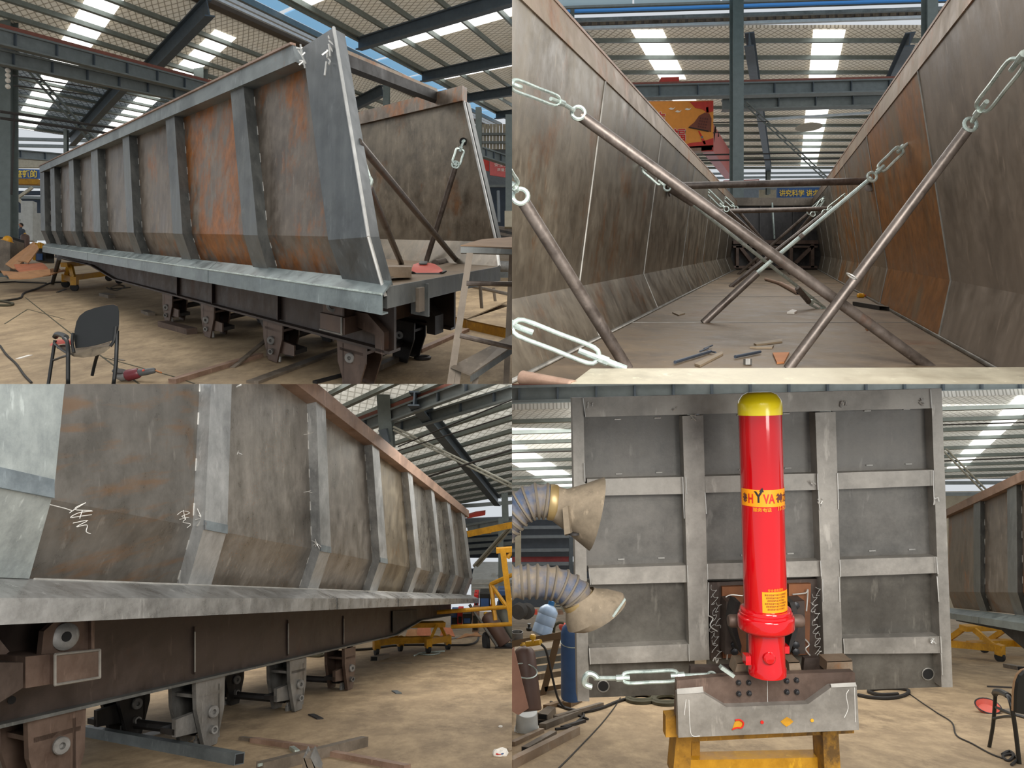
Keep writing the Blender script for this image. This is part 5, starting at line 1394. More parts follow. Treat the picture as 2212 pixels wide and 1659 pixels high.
B().lathe(g3.p(-2.22, -.012, .72), -g3.B, [(.001, .0), (.022, 0), (.022, .004), (.001, .004)], 14).obj('web_hole', 'dark_shadow', T3)
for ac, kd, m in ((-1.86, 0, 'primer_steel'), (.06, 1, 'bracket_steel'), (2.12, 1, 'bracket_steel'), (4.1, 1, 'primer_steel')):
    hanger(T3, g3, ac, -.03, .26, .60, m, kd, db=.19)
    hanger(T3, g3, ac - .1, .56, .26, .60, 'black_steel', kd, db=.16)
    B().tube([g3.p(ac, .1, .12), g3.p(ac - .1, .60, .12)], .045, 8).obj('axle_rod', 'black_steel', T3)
B().tube([at(-30, 1576, 4.8), at(56, 1590, 4.75)], .036, 10).obj('axle_stub', 'bracket_steel', T3)
B().prism([g3.p(-2.75, .1, .6), g3.p(-2.45, .1, .6), g3.p(-2.5, .1, .2), g3.p(-2.62, .1, .02), g3.p(-2.75, .1, .02)], g3.B * .03).obj('hanger_plate', 'chassis_steel', T3)

# ---- things on the floor
def floor_tube(gr, p, q, w, h, label, name, mat, cat, hollow=True):
    """square or channel tube on the floor with an open dark end"""
    a_, b_ = gr.fl(*p), gr.fl(*q); n_ = V((0, -gr.sl, 1)).normalized()
    t_ = thing(name, label, cat, a_.lerp(b_, .5))
    B().beam(a_ + n_ * h / 2, b_ + n_ * h / 2, w, h, up=n_).obj('tube', mat, t_)
    if hollow:
        d = (b_ - a_).normalized()
        B().beam(b_ + n_ * h / 2, b_ + n_ * h / 2 + d * .004, w * .8, h * .8, up=n_).obj('open_end', 'dark_shadow', t_)
        B().beam(a_ + n_ * h / 2, a_ + n_ * h / 2 - d * .004, w * .8, h * .8, up=n_).obj('open_end', 'dark_shadow', t_)
    return t_
floor_tube(BL, (180, 1588), (516, 1652), .09, .085, 'long blue-grey steel channel lying on the floor by the second hanger', 'steel_channel', 'bar_blue', 'channel')
t_ = thing('steel_angle', 'long bright-edged steel section lying diagonally at the bottom of lower left bay', 'steel section', BL.fl(700, 1620))
p, q = BL.fl(560, 1672), BL.fl(787, 1612)
n_ = V((0, -BL.sl, 1)).normalized()
B().beam(p + n_ * .04, q + n_ * .04, .08, .08, up=n_).obj('section', 'bar_steel', t_)
B().beam(p + n_ * .08 - V((0, .045, 0)), q + n_ * .08 - V((0, .045, 0)), .012, .02, up=n_).obj('bright_edge', 'zinc', t_)
t_ = thing('tube_offcut', 'short upright square tube offcut at bottom edge, before the diagonal section', 'offcut', BL.fl(672, 1670))
for du, w in ((655, 16), (670, 18)):
    B().hexa([at(du, 1636, 5.2), at(du + 2, 1636, 5.2), at(du + w, 1675, 5.2), at(du + w - 3, 1675, 5.2)] + [x + V((0, .12, .02)) for x in (at(du, 1636, 5.2), at(du + 2, 1636, 5.2), at(du + w, 1675, 5.2), at(du + w - 3, 1675, 5.2))]).obj('tube_side', 'bracket_steel', t_)
B().hexa([at(656, 1637, 5.2), at(672, 1640, 5.2), at(690, 1675, 5.2), at(650, 1675, 5.2)] + [x + V((0, .1, 0)) for x in (at(656, 1637, 5.2), at(672, 1640, 5.2), at(690, 1675, 5.2), at(650, 1675, 5.2))]).obj('tube_front', 'bar_steel', t_)
on_floor(BL, (546, 1603), (680, 1622), .07, .04, 'rusty floor rail in the lower left bay, left length before the section', 'rail', 'floor_rail', 'rail_rusty')
on_floor(BL, (704, 1630), (880, 1664), .07, .04, 'rusty floor rail in the lower left bay, right length past the section', 'rail', 'floor_rail', 'rail_rusty')
on_floor(BL, (520, 1598), (600, 1608), .05, .03, 'thin grey bar on the floor right of the second hanger foot', 'flat bar', 'flat_bar', 'bar_steel')
floor_tube(BL, (808, 1428), (833, 1421), .16, .09, 'short grey square tube offcut under the chassis, lower left bay', 'square_tube', 'bar_steel', 'square tube')
on_floor(BL, (822, 1433), (890, 1433), .03, .012, 'thin rod on the floor beside the short square tube offcut', 'rod', 'metal_offcut', 'bar_steel')
on_floor(BL, (672, 1544), (692, 1554), .07, .012, 'small dark triangular plate on the floor past the third hanger', 'offcut', 'metal_offcut', 'black_steel')
on_floor(BL, (852, 1493), (862, 1499), .08, .012, 'tiny blue-grey plate on the open floor right of the fourth hanger', 'offcut', 'metal_offcut', 'bar_blue')
on_floor(BL, (630, 1619), (642, 1628), .04, .03, 'small bent zinc offcut between rail and diagonal section', 'offcut', 'metal_offcut', 'zinc')
on_floor(BL, (310, 1592), (345, 1582), .16, .01, 'flat thin plate on the floor below the far hanger', 'plate', 'metal_plate', 'bar_steel')
random.seed(11)
def crumpled(gr, u, v, r, mat, label, spots=None, name='crumpled_paper'):
    c = gr.fl(u, v) + Z * r * .5; t_ = thing(name, label, 'paper', c)
    b = B(); b.ball(c, V((r * 1.3, 0, 0)), V((0, r, 0)), V((0, 0, r * .6)), 12, 7)
    b.v = [q + V((random.uniform(-1, 1), random.uniform(-1, 1), random.uniform(-1, 1))) * r * .16 for q in b.v]; b.smooth = False
    b.obj('paper', mat, t_)
    for i, m in enumerate(spots or []):
        d = V((random.uniform(-.5, .5), -.72, random.uniform(.1, .4))) * r
        B().ball(c + d, V((r * .35, 0, 0)), V((0, r * .2, 0)), V((0, 0, r * .16)), 8, 5).obj('print_patch', m, t_)
crumpled(BL, 1080, 1632, .05, 'print_white', 'crumpled white wrapper with red and blue print on the floor at right', ['print_red', 'machine_blue', 'print_red'])
crumpled(BL, 1081, 1571, .018, 'print_white', 'tiny white paper ball on floor above the printed wrapper')
crumpled(BL, 1101, 1622, .02, 'beige_scrap', 'small tan scrap beside the printed wrapper at the right edge')
dolly(BL, BL.fl(840, 1411), BL.fl(947, 1407), V((.35, 1.3, -.38)), .72, 'yellow wheeled dolly under the front end of the lower left trailer')
cable(BL, [(760, 1407), (800, 1404), (850, 1397), (910, 1395), (980, 1396), (1020, 1393), (1034, 1378), (1032, 1352), (1036, 1345)], .03, 'black cable snaking along floor from the dolly up to the gas cylinder trolley')
cable(BL, [(895, 1418), (915, 1411), (950, 1412), (930, 1416), (905, 1413), (960, 1408)], .018, 'grey wire tangle on the floor below the dolly', name='wire_tangle', mat='zinc')
cable(BL, [(655, 1420), (680, 1416), (700, 1415), (690, 1420), (660, 1419)], .03, 'olive hose loop on the floor behind the fourth hanger', name='hose_coil', mat='cable_olive')
on_floor(BL, (940, 1385), (1040, 1372), .3, .03, 'dark sheet strip on the floor behind the dolly', 'sheet', 'metal_sheet', 'bar_steel')
YT = BL.fl(1080, 1400).y
gas_cylinder(at(1091, 1392, YT), at(1047, 1322, YT + .3), .20, 'gas_brown', 'brown gas cylinder tilted back on the trolley at right edge of lower left bay')
gas_cylinder(at(1116, 1374, YT + .6), at(1076, 1298, YT + .9), .20, 'gas_grey', 'grey-green gas cylinder tilted back behind the brown one')
tr_ = thing('cylinder_trolley', 'two-wheeled steel trolley carrying the tilted gas cylinders', 'trolley', BL.fl(1075, 1402))
B().tube([at(1014, 1306, YT), at(1074, 1396, YT - .1)], .04, 8).obj('handle', 'bracket_steel', tr_)
B().tube([at(1050, 1296, YT + .7), at(1106, 1386, YT + .6)], .04, 8).obj('handle', 'bracket_steel', tr_)
B().box(at(1069, 1403, YT - .25), V((.6, .05, 0)), V((0, .9, -.2)), Z * .05).obj('foot_plate', 'black_steel', tr_)
B().lathe(at(1050, 1388, YT + .1), V((1, .3, 0)), [(.1, -.04), (.25, -.05), (.27, -.02), (.27, .02), (.25, .05), (.1, .04)], 18).obj('wheel', 'black_rubber', tr_)
gf = thing('yellow_gantry', 'yellow steel frame with ladder rails at right edge of lower left bay', 'frame', at(1095, 1345, 17))
B().hexa([at(u, v, y) for y in (15.5, 15.75) for u, v in ((1080, 1188), (1092, 1186), (1112, 1345), (1099, 1345))]).obj('post', 'yellow_paint', gf)
B().beam(at(1072, 1189, 15.6), at(1112, 1186, 15.6), .14, .1).obj('cap_beam', 'yellow_paint', gf)
B().tube([at(1096, 1205, 15.6), at(1112, 1182, 15.6)], .05).obj('brace', 'yellow_paint', gf)
for p, q in (((932, 1324), (1110, 1310)), ((975, 1354), (1110, 1348)), ((1060, 1262), (1106, 1242)), ((1060, 1262), (1070, 1340)), ((1060, 1262), (1100, 1318))):
    B().tube([at(*p, 17.5), at(*q, 17.2)], .05, 6).obj('rail', 'yellow_paint', gf)
jb = thing('yellow_jib', 'yellow jib beam crossing high at right edge of lower left bay', 'crane', at(1060, 1150, 20))
B().beam(at(1014, 1153, 21), at(1120, 1131, 20), .18, .17).obj('beam', 'yellow_paint', jb)
B().tube([at(1017, 1150, 21), at(1060, 1149, 20.8)], .05).obj('stay', 'yellow_paint', jb)
for i, (u0, u1, v0, v1, m, lbl) in enumerate(((1024, 1033, 1285, 1312, 'machine_red', 'red welding machine, leftmost behind the trailer skirt end'), (1036, 1058, 1283, 1316, 'black_paint', 'black welding machine with blue dial behind the trailer skirt end'),
                                         (1060, 1068, 1285, 1312, 'machine_red', 'red welding machine right of the black one'), (1076, 1098, 1277, 1310, 'machine_blue', 'blue-black machine under the yellow gantry rail'),
                                         (974, 990, 1324, 1352, 'machine_blue', 'blue machine low behind the yellow dolly beam'), (988, 999, 1322, 1350, 'machine_red', 'red drum-like machine low beside the blue one'), (1020, 1034, 1320, 1366, 'rail_rusty', 'rusty upright box behind the trolley handle'), (1000, 1018, 1326, 1350, 'black_paint', 'black case low between red machine and rusty box'))):
    y = 20 - i * .1; t_ = thing('welding_machine', lbl, 'machine', at((u0 + u1) / 2, v1, y))
    B().prism([at(u0, v1, y), at(u1, v1, y), at(u1, v0, y), at(u0, v0, y)], V((0, .5, 0))).obj('case', m, t_)
    B().prism([at(u0 + 2, v1 - 4, y - .02), at(u1 - 2, v1 - 4, y - .02), at(u1 - 2, v0 + 10, y - .02), at(u0 + 2, v0 + 10, y - .02)], V((0, .02, 0))).obj('front_plate', 'machine_blue' if m == 'black_paint' else 'black_paint', t_)
    B().tube([at(u0 + 3, v0 - 3, y + .2), at(u1 - 3, v0 - 3, y + .2)], .03, 6).obj('carry_handle', 'black_paint', t_)
for (q, lbl, m) in ((((876, 1374), (905, 1374), (900, 1358), (880, 1360)), 'tan cardboard piece behind the dolly, leftmost', 'cardboard'), (((900, 1374), (932, 1374), (930, 1354), (902, 1356)), 'reddish printed cardboard piece behind the dolly, middle', 'cardboard_print'),
                    (((950, 1374), (983, 1374), (975, 1356), (955, 1354)), 'reddish printed cardboard piece behind the dolly, right of its post', 'cardboard_print'), (((985, 1378), (1040, 1372), (1030, 1366), (1005, 1370)), 'crumpled flat cardboard right of the dolly', 'cardboard')):
    cloth_sheet([at(*q[0], 20.5), at(*q[1], 20.5), at(*q[2], 20.8), at(*q[3], 20.8)], .02, m, lbl, seed=len(lbl))
ctr = thing('truck_container', 'white ribbed truck body behind the yellow gantry', 'container', at(1060, 1310, 30))
B().box(at(1018, 1292, 30), V((2.2, 0, 0)), V((0, 3, 0)), Z * .75).obj('box', 'white_paint', ctr)
for i in range(4):
    B().box(at(1018, 1288 - i * 9, 29.97), V((2.2, 0, 0)), V((0, -.06, 0)), Z * .07).obj('rib', 'white_paint', ctr)
for u in (1062, 1075):
    B().box(at(u, 1262, 30.5), V((.17, 0, 0)), V((0, .2, 0)), Z * .45).obj('door_post', 'white_paint', ctr)

# ---- roof, girders, wall
R3 = at(950, 905, 22)
d3, r3 = BL.d(-150), ray(1290, 1350)
roof(R3, d3, r3, -14, 12, -8, 13, [-7.4, -6.2, -5, -3.9, -2.8, -1.7, -.6, .6, 1.8, 3, 4.2, 5.4, 6.6, 7.8, 9, 10.2, 11.4, 12.6], [(-6.8, -5.6, -8, 2)],
     [(0, -3, 12.9), (-6, -8, 12.9), (6, -8, 12.9)], mat='roof_insulation_mid', psize=(.12, .12), raf=(.3, .4), nk=.8)
column(828, 820, 968, 20, 28, label='grey column with dark box behind the trailer rail, lower left bay', lean=10)
column(1090, 1066, 1125, 26, 14, label='grey column meeting the rafter end in the bright band, lower left bay', lean=2)
column(1082, 1120, 1260, 25, 11, label='slim pale column behind the lattice brace at right edge, lower left bay')
girder((at(770, 913, 21), at(1110, 783, 17)), 'grey crane girder with thin red rail in lower left bay', .33, .25, 6)
girder((at(843, 916, 21.6), at(1110, 832, 18)), 'second grey crane girder just below the red-railed one, lower left bay', .33, .22, 4, red=False)
girder((at(1010, 1133, 30), at(1110, 1115, 30)), 'distant blue-grey beam under the bright band, lower left bay', .45, .25, 2, red=False)
B().prism([at(816, 930, 19.5), at(834, 926, 19.5), at(841, 956, 19.5), at(836, 958, 19.5)], V((0, .25, 0))).obj('junction_box', 'girder_dark', None, label='dark sloping box fixed on the column behind the trailer rail', cat='box')
rc = thing('red_hoist', 'red crane hoist at the far end of the trailer, lower left bay', 'crane', at(1030, 1118, 27))
B().prism([at(1009, 1120, 27), at(1048, 1113, 27), at(1048, 1106, 27), at(1026, 1109, 27), at(1009, 1114, 27)], V((0, .4, 0))).obj('hoist_body', 'red_paint', rc)
lb = thing('lattice_brace', 'long pale ladder-like brace crossing the roof space, lower left bay', 'brace', at(980, 990, 19))
for dv in (0, 7):
    B().tube([at(850, 922 + dv, 19.5), at(1112, 1049 + dv, 18)], .03, 6).obj('chord', 'lattice_pale', lb)
for i in range(11):
    f = (i + .5) / 11
    B().tube([at(850 + 262 * f, 922 + 127 * f, 19.5 - 1.5 * f), at(850 + 262 * f, 929 + 127 * f, 19.5 - 1.5 * f)], .022, 5).obj('rung', 'lattice_pale', lb)
lb2 = thing('lattice_brace', 'pale double brace rising to the right behind the yellow jib, lower left bay', 'brace', at(1060, 1190, 24))
for du in (0, 7):
    B().tube([at(1024 + du, 1222, 24), at(1098 + du, 1140, 22)], .05, 6).obj('chord', 'lattice_pale', lb2)
for i, (p, q) in enumerate((((922, 1031), (1110, 970)), ((860, 965), (1110, 862)), ((856, 975), (1110, 895)))):
    B().tube([at(*p, 19), at(*q, 17)], .028 if i == 0 else .018, 5).obj('overhead_cable', 'cable_black', None, label=('thick dark cable rising to the right under the roof, lower left bay', 'upper thin wire under the girders, lower left bay', 'lower thin wire under the girders, lower left bay')[i], cat='cable')
wl = thing('wall_back', None, None, at(1060, 1200, 38), kind='structure')
for v0, v1, m in ((1122, 1140, 'siding_grey'), (1150, 1205, 'siding_dark'), (1232, 1262, 'siding_dark')):
    B().prism([at(960, v0, 38), at(1125, v0 - 6, 38), at(1125, v1, 38), at(960, v1, 38)], V((0, .2, 0))).obj('wall_sheet', m, wl)
for v in (1072, 1088, 1150, 1163, 1176, 1190):
    B().beam(at(960, v + 8, 37.5), at(1125, v - 4, 37.5), .12, .18).obj('girt', 'girder_grey', wl)
B().prism([at(1024, 1222, 37), at(1060, 1222, 37), at(1060, 1245, 37), at(1024, 1245, 37)], V((0, .2, 0))).obj('grille', 'siding_grey', wl)
# ======================================================================= lower right bay: front wall with the red hoist cylinder
CUR[0] = 'BR'
BR = Ground(1275, 1.5)
b = B(); gy = lambda x, y: V((x, y, BR.sl * y - BR.h))
b.prism([gy(0, 2.5), gy(30, 2.5), gy(70, 75), gy(0, 75)], V((0, 0, -.12)))
b.obj('floor', 'concrete', None, kind='structure')
YW = 4.75
def slab(par, nm, px, y, d, mat, hole=None):
    """flat steel member: outline at depth y, thickness d away from the viewer"""
    return B().prism([at(u, v, y) for u, v in px], V((0, d, 0))).obj(nm, mat, par)
T4 = thing('dump_trailer', 'steel trailer front wall framed by square tubes behind the red cylinder', 'trailer', at(1650, 1500, YW))
# sheet panels of each opening
cols = [(1262, 1478, 1275, 1492), (1518, 1765, 1531, 1782), (1803, 2014, 1820, 2036)]
def ucol(i, v):     # left and right edge of bay i at row v
    c = cols[i]; f = (v - 890) / (1425 - 890)
    return c[0] + (c[2] - c[0]) * f, c[1] + (c[3] - c[1]) * f
rowsL = [(895, 1036), (1068, 1226), (1260, 1398), (1432, 1505)]
for i in range(3):
    for j, (v0, v1) in enumerate(rowsL):
        dv = -(ucol(i, v0)[0] - 1262) * .034
        a0, a1 = ucol(i, v0); c0, c1 = ucol(i, v1)
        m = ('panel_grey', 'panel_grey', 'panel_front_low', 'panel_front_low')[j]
        slab(T4, 'front_panel', [(a0 - 6, v0 - 8 + dv), (a1 + 6, v0 - 8 + dv), (c1 + 6, v1 + 8 + dv), (c0 - 6, v1 + 8 + dv)] if j < 3 else
             [(a0 - 4, v0 - 8 + dv), (a1 + 8, v0 - 8 + dv - 6), (c1 + 8, 1505 - (c1 - 1273) * .028), (c0 - 4, 1507 - (c0 - 1273) * .028)], YW + .085, .02, m)
FR = [('left_post', [(1236, 859), (1260, 859), (1273, 1515), (1248, 1515)]), ('right_post', [(2011.5, 840), (2034, 839), (2058, 1484.6), (2034, 1484.6)])]
for nm, px in FR: slab(T4, nm, px, YW, .14, 'front_frame')
slab(T4, 'top_rail', [(1261, 859), (2009, 840), (2011.5, 882), (1265.5, 901)], YW - .01, .14, 'front_frame')
for px in ([(1474, 898.6), (1519, 897), (1532.6, 1425), (1489.6, 1427.6)], [(1761, 891), (1805, 890), (1820, 1413.7), (1780, 1416)]):
    slab(T4, 'upright', px, YW - .015, .13, 'front_frame')
for px in ([(1268, 1035), (1479.5, 1030), (1481, 1067), (1270, 1071)], [(1522.5, 1029), (1764.7, 1022.7), (1766, 1058), (1524, 1064.5)], [(1809, 1021.4), (2015, 1015), (2016.5, 1049), (1811.5, 1057)],
           [(1272, 1227.7), (1484.5, 1221), (1484.5, 1258), (1278, 1263)], [(1527.5, 1217.6), (1772, 1211), (1773.5, 1245), (1529, 1251.7)], [(1814, 1208.7), (2023, 1202.4), (2024, 1238), (1815, 1245.5)],
           [(1273, 1400), (1488, 1391), (1488, 1427.6), (1274, 1435)], [(1821.6, 1379.5), (2032, 1374.4), (2033, 1411), (1823, 1412.4)]):
    slab(T4, 'cross_rail', px, YW + .005, .12, 'front_frame')
b = B()
random.seed(3)
def seam(p, q, y=YW - .02, r=.0035):
    b.tube([at(*p, y), at((p[0] + q[0]) / 2 + random.uniform(-.4, .4), (p[1] + q[1]) / 2, y), at(*q, y)], r, 5)
for p, q in (((1260, 860), (1265, 901)), ((2010, 841), (2013, 882)), ((1475, 1030), (1478, 1120)), ((1523, 1064), (1526, 1110)), ((1481, 1030), (1484, 1067)), ((1766, 1023), (1767, 1058)), ((1768, 1060), (1771, 1102)), ((1809, 1022), (1811, 1100)),
             ((2016, 1016), (2018, 1090)), ((1272, 1228), (1276, 1263)), ((1484.5, 1221), (1486, 1258)), ((1528, 1218), (1529, 1252)), ((1772, 1211), (1774, 1245)), ((1814, 1209), (1816, 1246)), ((2023, 1203), (2026, 1240)), ((1488, 1391), (1489, 1428)),
             ((1273, 1400), (1275, 1435)), ((1822, 1380), (1824, 1412)), ((2032, 1375), (2034, 1411)), ((2033, 1412), (2036, 1458)), ((1531, 1258), (1530, 1330)), ((1777, 1250), (1778, 1300)), ((1812, 1246), (1814, 1300)), ((2024, 1245), (2028, 1300)), ((1262, 1000), (1264, 1040))):
    seam(p, q)
b.obj('weld_seams', 'weld_white', T4, kind='stuff')
b = B()
for i in range(3):
    for v0 in (1020, 1205, 902):
        a0, a1 = ucol(i, v0)
        for k in range(2):
            u = a0 + (a1 - a0) * (.3 + .4 * k); dv = -(u - 1262) * .034
            b.tube([at(u, v0 + dv + 6, YW + .08), at(u + 14, v0 + dv + 5.5, YW + .08)], .005, 5)
b.obj('weld_beads', 'weld_white', T4, kind='stuff')
for u, v, rr in ((1303, 1482, .033), (2004.5, 1456, .034)):
    B().lathe(at(u, v, YW + .083), V((0, -1, 0)), [(.001, 0), (rr, 0), (rr, .004), (.001, .004)], 24).obj('round_hole', 'dark_shadow', T4)
    B().ring(at(u, v, YW + .081), V((0, -1, 0)), rr * 1.12, .005, 20, 5).obj('hole_rim', 'weld_dull', T4)
b = B()
for u, v, n in ((1275, 876, 4), (1456, 885, 3), (1497, 902, 5), (1822, 873, 7), (1993, 868, 5), (1756, 1042, 4), (2016, 1385, 9), (2021, 1082, 5), (1772, 1085, 5)):
    for j in range(n):
        c = at(u, v, YW - .02); b.tube([c + V((random.uniform(-.02, .02), 0, random.uniform(-.025, .025))), c + V((random.uniform(-.02, .02), -.004, random.uniform(-.025, .025)))], .004, 4)
b.obj('paint_flecks', 'weld_white', T4, kind='stuff')
# mounting recess behind the cylinder
slab(T4, 'mount_plate', [(1532, 1258), (1774, 1250), (1780, 1416), (1535, 1424)], YW + .05, .03, 'chassis_steel')
for px in ([(1560, 1268), (1612, 1266), (1612, 1420), (1562, 1422)], [(1704, 1262), (1752, 1261), (1748, 1414), (1704, 1416)]):
    slab(T4, 'rust_plate', px, YW + .02, .04, 'primer_rust')
b = B()
for sx in (0, 1):
    for k in range(9):
        u = (1545 if sx == 0 else 1765) + random.uniform(-9, 9); v = 1266 + k * 17; t0 = random.uniform(0, 6)
        P = [at(u + (4 + 5 * random.random()) * math.sin(t0 + j * 1.3), v + j * 4 + 4 * math.cos(t0 + j * 1.7), YW - .0) for j in range(7)]
        b.tube(smooth_path(P, 4), .0016, 4)
for px in ([(1566, 1300), (1568, 1290), (1580, 1285), (1604, 1287)], [(1566, 1300), (1566, 1315), (1578, 1326)], [(1566, 1400), (1568, 1385), (1574, 1378), (1570, 1425)], [(1712, 1284), (1740, 1281), (1745, 1275), (1742, 1320)], [(1738, 1380), (1748, 1392), (1740, 1402), (1750, 1416)],
           [(1530, 1330), (1540, 1336), (1534, 1352), (1550, 1364)], [(1540, 1428), (1545, 1420), (1548, 1432), (1552, 1424)]):
    b.tube(smooth_path([at(*q, YW - .005) for q in px], 5), .0042, 5)
b.obj('wire_spatter', 'weld_white', T4, kind='stuff')
for s, uc in ((-1, 1580), (1, 1728)):
    B().prism([at(uc - 18 * (1 if s > 0 else .6), 1300, YW - .1), at(uc + 10, 1298, YW - .1), at(uc + 12, 1412, YW - .1), at(uc - 14, 1414, YW - .1)], V((0, .12, 0))).obj('trunnion_plate', 'chassis_steel', T4)
    c = at(1592 if s < 0 else 1716, 1341, 4.35)
    B().lathe(c, V((s, 0, 0)), [(.034, -.02), (.038, .0), (.038, .04), (.03, .052), (.02, .052)], 18).obj('trunnion_pin', 'primer_steel', T4)
    pts = [at((1596 if s < 0 else 1710) + s * q[0], q[1], 4.5) for q in ((-4, 1302), (6, 1300), (12, 1318), (16, 1342), (13, 1366), (4, 1390), (-4, 1412), (-6, 1395), (2, 1366), (5, 1342), (2, 1322))]
    B().prism(pts, V((.0, .12, 0))).obj('trunnion_cheek', 'black_steel', T4)
    for v in (1307, 1392, 1407):
        B().lathe(at(uc + (6 if s < 0 else -10), v, YW - .1), V((0, -1, 0)), [(.024, 0), (.024, .015), (.012, .02)], 6).obj('bolt', 'bolt_dark', T4)
# chassis front: brown upper plate, grey lower plate with bolts and cut-outs
cf = thing('chassis_front', 'brown and grey chassis front plate with eight bolts, on the yellow stand', 'chassis', at(1660, 1590, 4.3))
slab(cf, 'upper_plate', [(1462, 1470), (1586, 1459), (1844, 1451.6), (1847, 1454), (1847, 1530), (1460, 1545)], 4.27, .05, 'primer_steel')
slab(cf, 'lower_plate', [(1463, 1498.5), (1518.7, 1497), (1569.5, 1527.6), (1745.7, 1521), (1796, 1484.6), (1850.7, 1483), (1855.8, 1577), (1465.5, 1593.5)], 4.22, .05, 'front_frame')
for px in ([(1462, 1488), (1518, 1483), (1520, 1496), (1463, 1500)], [(1794, 1477), (1848, 1474), (1851, 1483), (1796, 1485)]):
    B().hexa([at(u, v, 4.215) for u, v in px] + [at(u, v, 4.34) for u, v in px]).obj('weld_cap', 'weld_white', cf)
for u, v in ((1595, 1474), (1617, 1474), (1595.5, 1498), (1618, 1497), (1698.6, 1470), (1720, 1468.6), (1699, 1494), (1720.5, 1494)):
    B().lathe(at(u, v, 4.27), V((0, -1, 0)), [(.0165, 0), (.0165, .006), (.012, .006), (.012, .018), (.006, .02)], 6).obj('bolt', 'bolt_dark', cf)
for px, m in (([(1581, 1578), (1587, 1560), (1595, 1553), (1603, 1556), (1606, 1566), (1598, 1574), (1588, 1575)], 'yellow_paint'), ([(1686, 1559), (1694, 1553), (1700, 1549), (1708, 1553), (1714, 1559), (1706, 1566), (1699, 1570), (1692, 1565)], 'yellow_paint')):
    slab(cf, 'cut_out', px, 4.217, .004, m)
B().curve([at(u, v, 4.213) for u, v in ((1582, 1576), (1592, 1572), (1602, 1572), (1606, 1562), (1598, 1555), (1588, 1556))], .0045, 6, 4).obj('red_stroke', 'print_red', cf)
for u, m in ((1646, 'print_red'), (1754, 'yellow_paint')):
    B().lathe(at(u, 1560 if u < 1700 else 1556, 4.218), V((0, -1, 0)), [(.001, 0), (.010, 0), (.010, .003), (.001, .003)], 12).obj('small_hole', m, cf)
b = B()
for px in ([(1488, 1512), (1490, 1560), (1494, 1588), (1512, 1590)], [(1482, 1510), (1478, 1545)], [(1834, 1490), (1828, 1502), (1832, 1530), (1824, 1550)], [(1846, 1485), (1848, 1560)]):
    b.tube(smooth_path([at(*q, 4.218) for q in px], 4), .002, 4)
b.obj('chalk_mark', 'chalk', cf, kind='stuff')
B().tube([at(1657.5, 1460, 4.268), at(1658.5, 1524, 4.268)], .0015, 4).obj('centre_line', 'chalk', cf)
for px, y in (([(1587, 1455), (1613, 1453), (1611, 1431), (1593, 1432)], 4.33), ([(1706, 1452), (1732, 1450), (1727, 1430), (1704, 1431)], 4.33), ([(1785, 1450), (1842, 1448), (1841, 1427), (1787, 1429)], 4.4)):
    slab(cf, 'lug_block', px, y, .12, 'rail_inner')
    B().hexa([at(*px[3], y), at(*px[2], y), at(px[2][0] - 3, px[2][1] - 5, y + .12), at(px[3][0] - 3, px[3][1] - 5, y + .12)] + [q - Z * .005 for q in (at(*px[3], y), at(*px[2], y), at(px[2][0] - 3, px[2][1] - 5, y + .12), at(px[3][0] - 3, px[3][1] - 5, y + .12))]).obj('lug_top', 'rail_inner', cf)
slab(cf, 'back_web', [(1490, 1470), (1590, 1462), (1590, 1440), (1492, 1440)], 4.45, .04, 'chassis_steel')
slab(cf, 'back_web', [(1735, 1452), (1790, 1450), (1790, 1420), (1738, 1422)], 4.5, .04, 'chassis_steel')
B().beam(at(1556, 1440, 4.2), at(1584, 1459, 4.2), .04, .02).obj('angle_scrap', 'zinc', cf)
# yellow stand beneath
ys = thing('yellow_stand', 'heavy yellow steel stand carrying the chassis front, at the bottom', 'stand', at(1640, 1660, 4.3))
slab(ys, 'end_block', [(1438, 1548), (1464, 1545), (1464, 1592), (1438, 1593)], 4.32, .08, 'yellow_dirty')
slab(ys, 'top_beam', [(1464, 1590), (1845, 1574), (1845, 1584), (1464, 1604)], 4.42, .06, 'yellow_dirty')
for px in ([(1461, 1592), (1494, 1590), (1491, 1680), (1453, 1680)], [(1777, 1582), (1811, 1578), (1817, 1680), (1782, 1680)]):
    slab(ys, 'leg', px, 4.4, .16, 'yellow_dirty')
slab(ys, 'leg', [(1494, 1592), (1512, 1591), (1512, 1680), (1494, 1680)], 4.55, .1, 'yellow_dirty')
slab(ys, 'base_beam', [(1490, 1642), (1790, 1636), (1790, 1680), (1490, 1680)], 4.5, .10, 'yellow_paint')
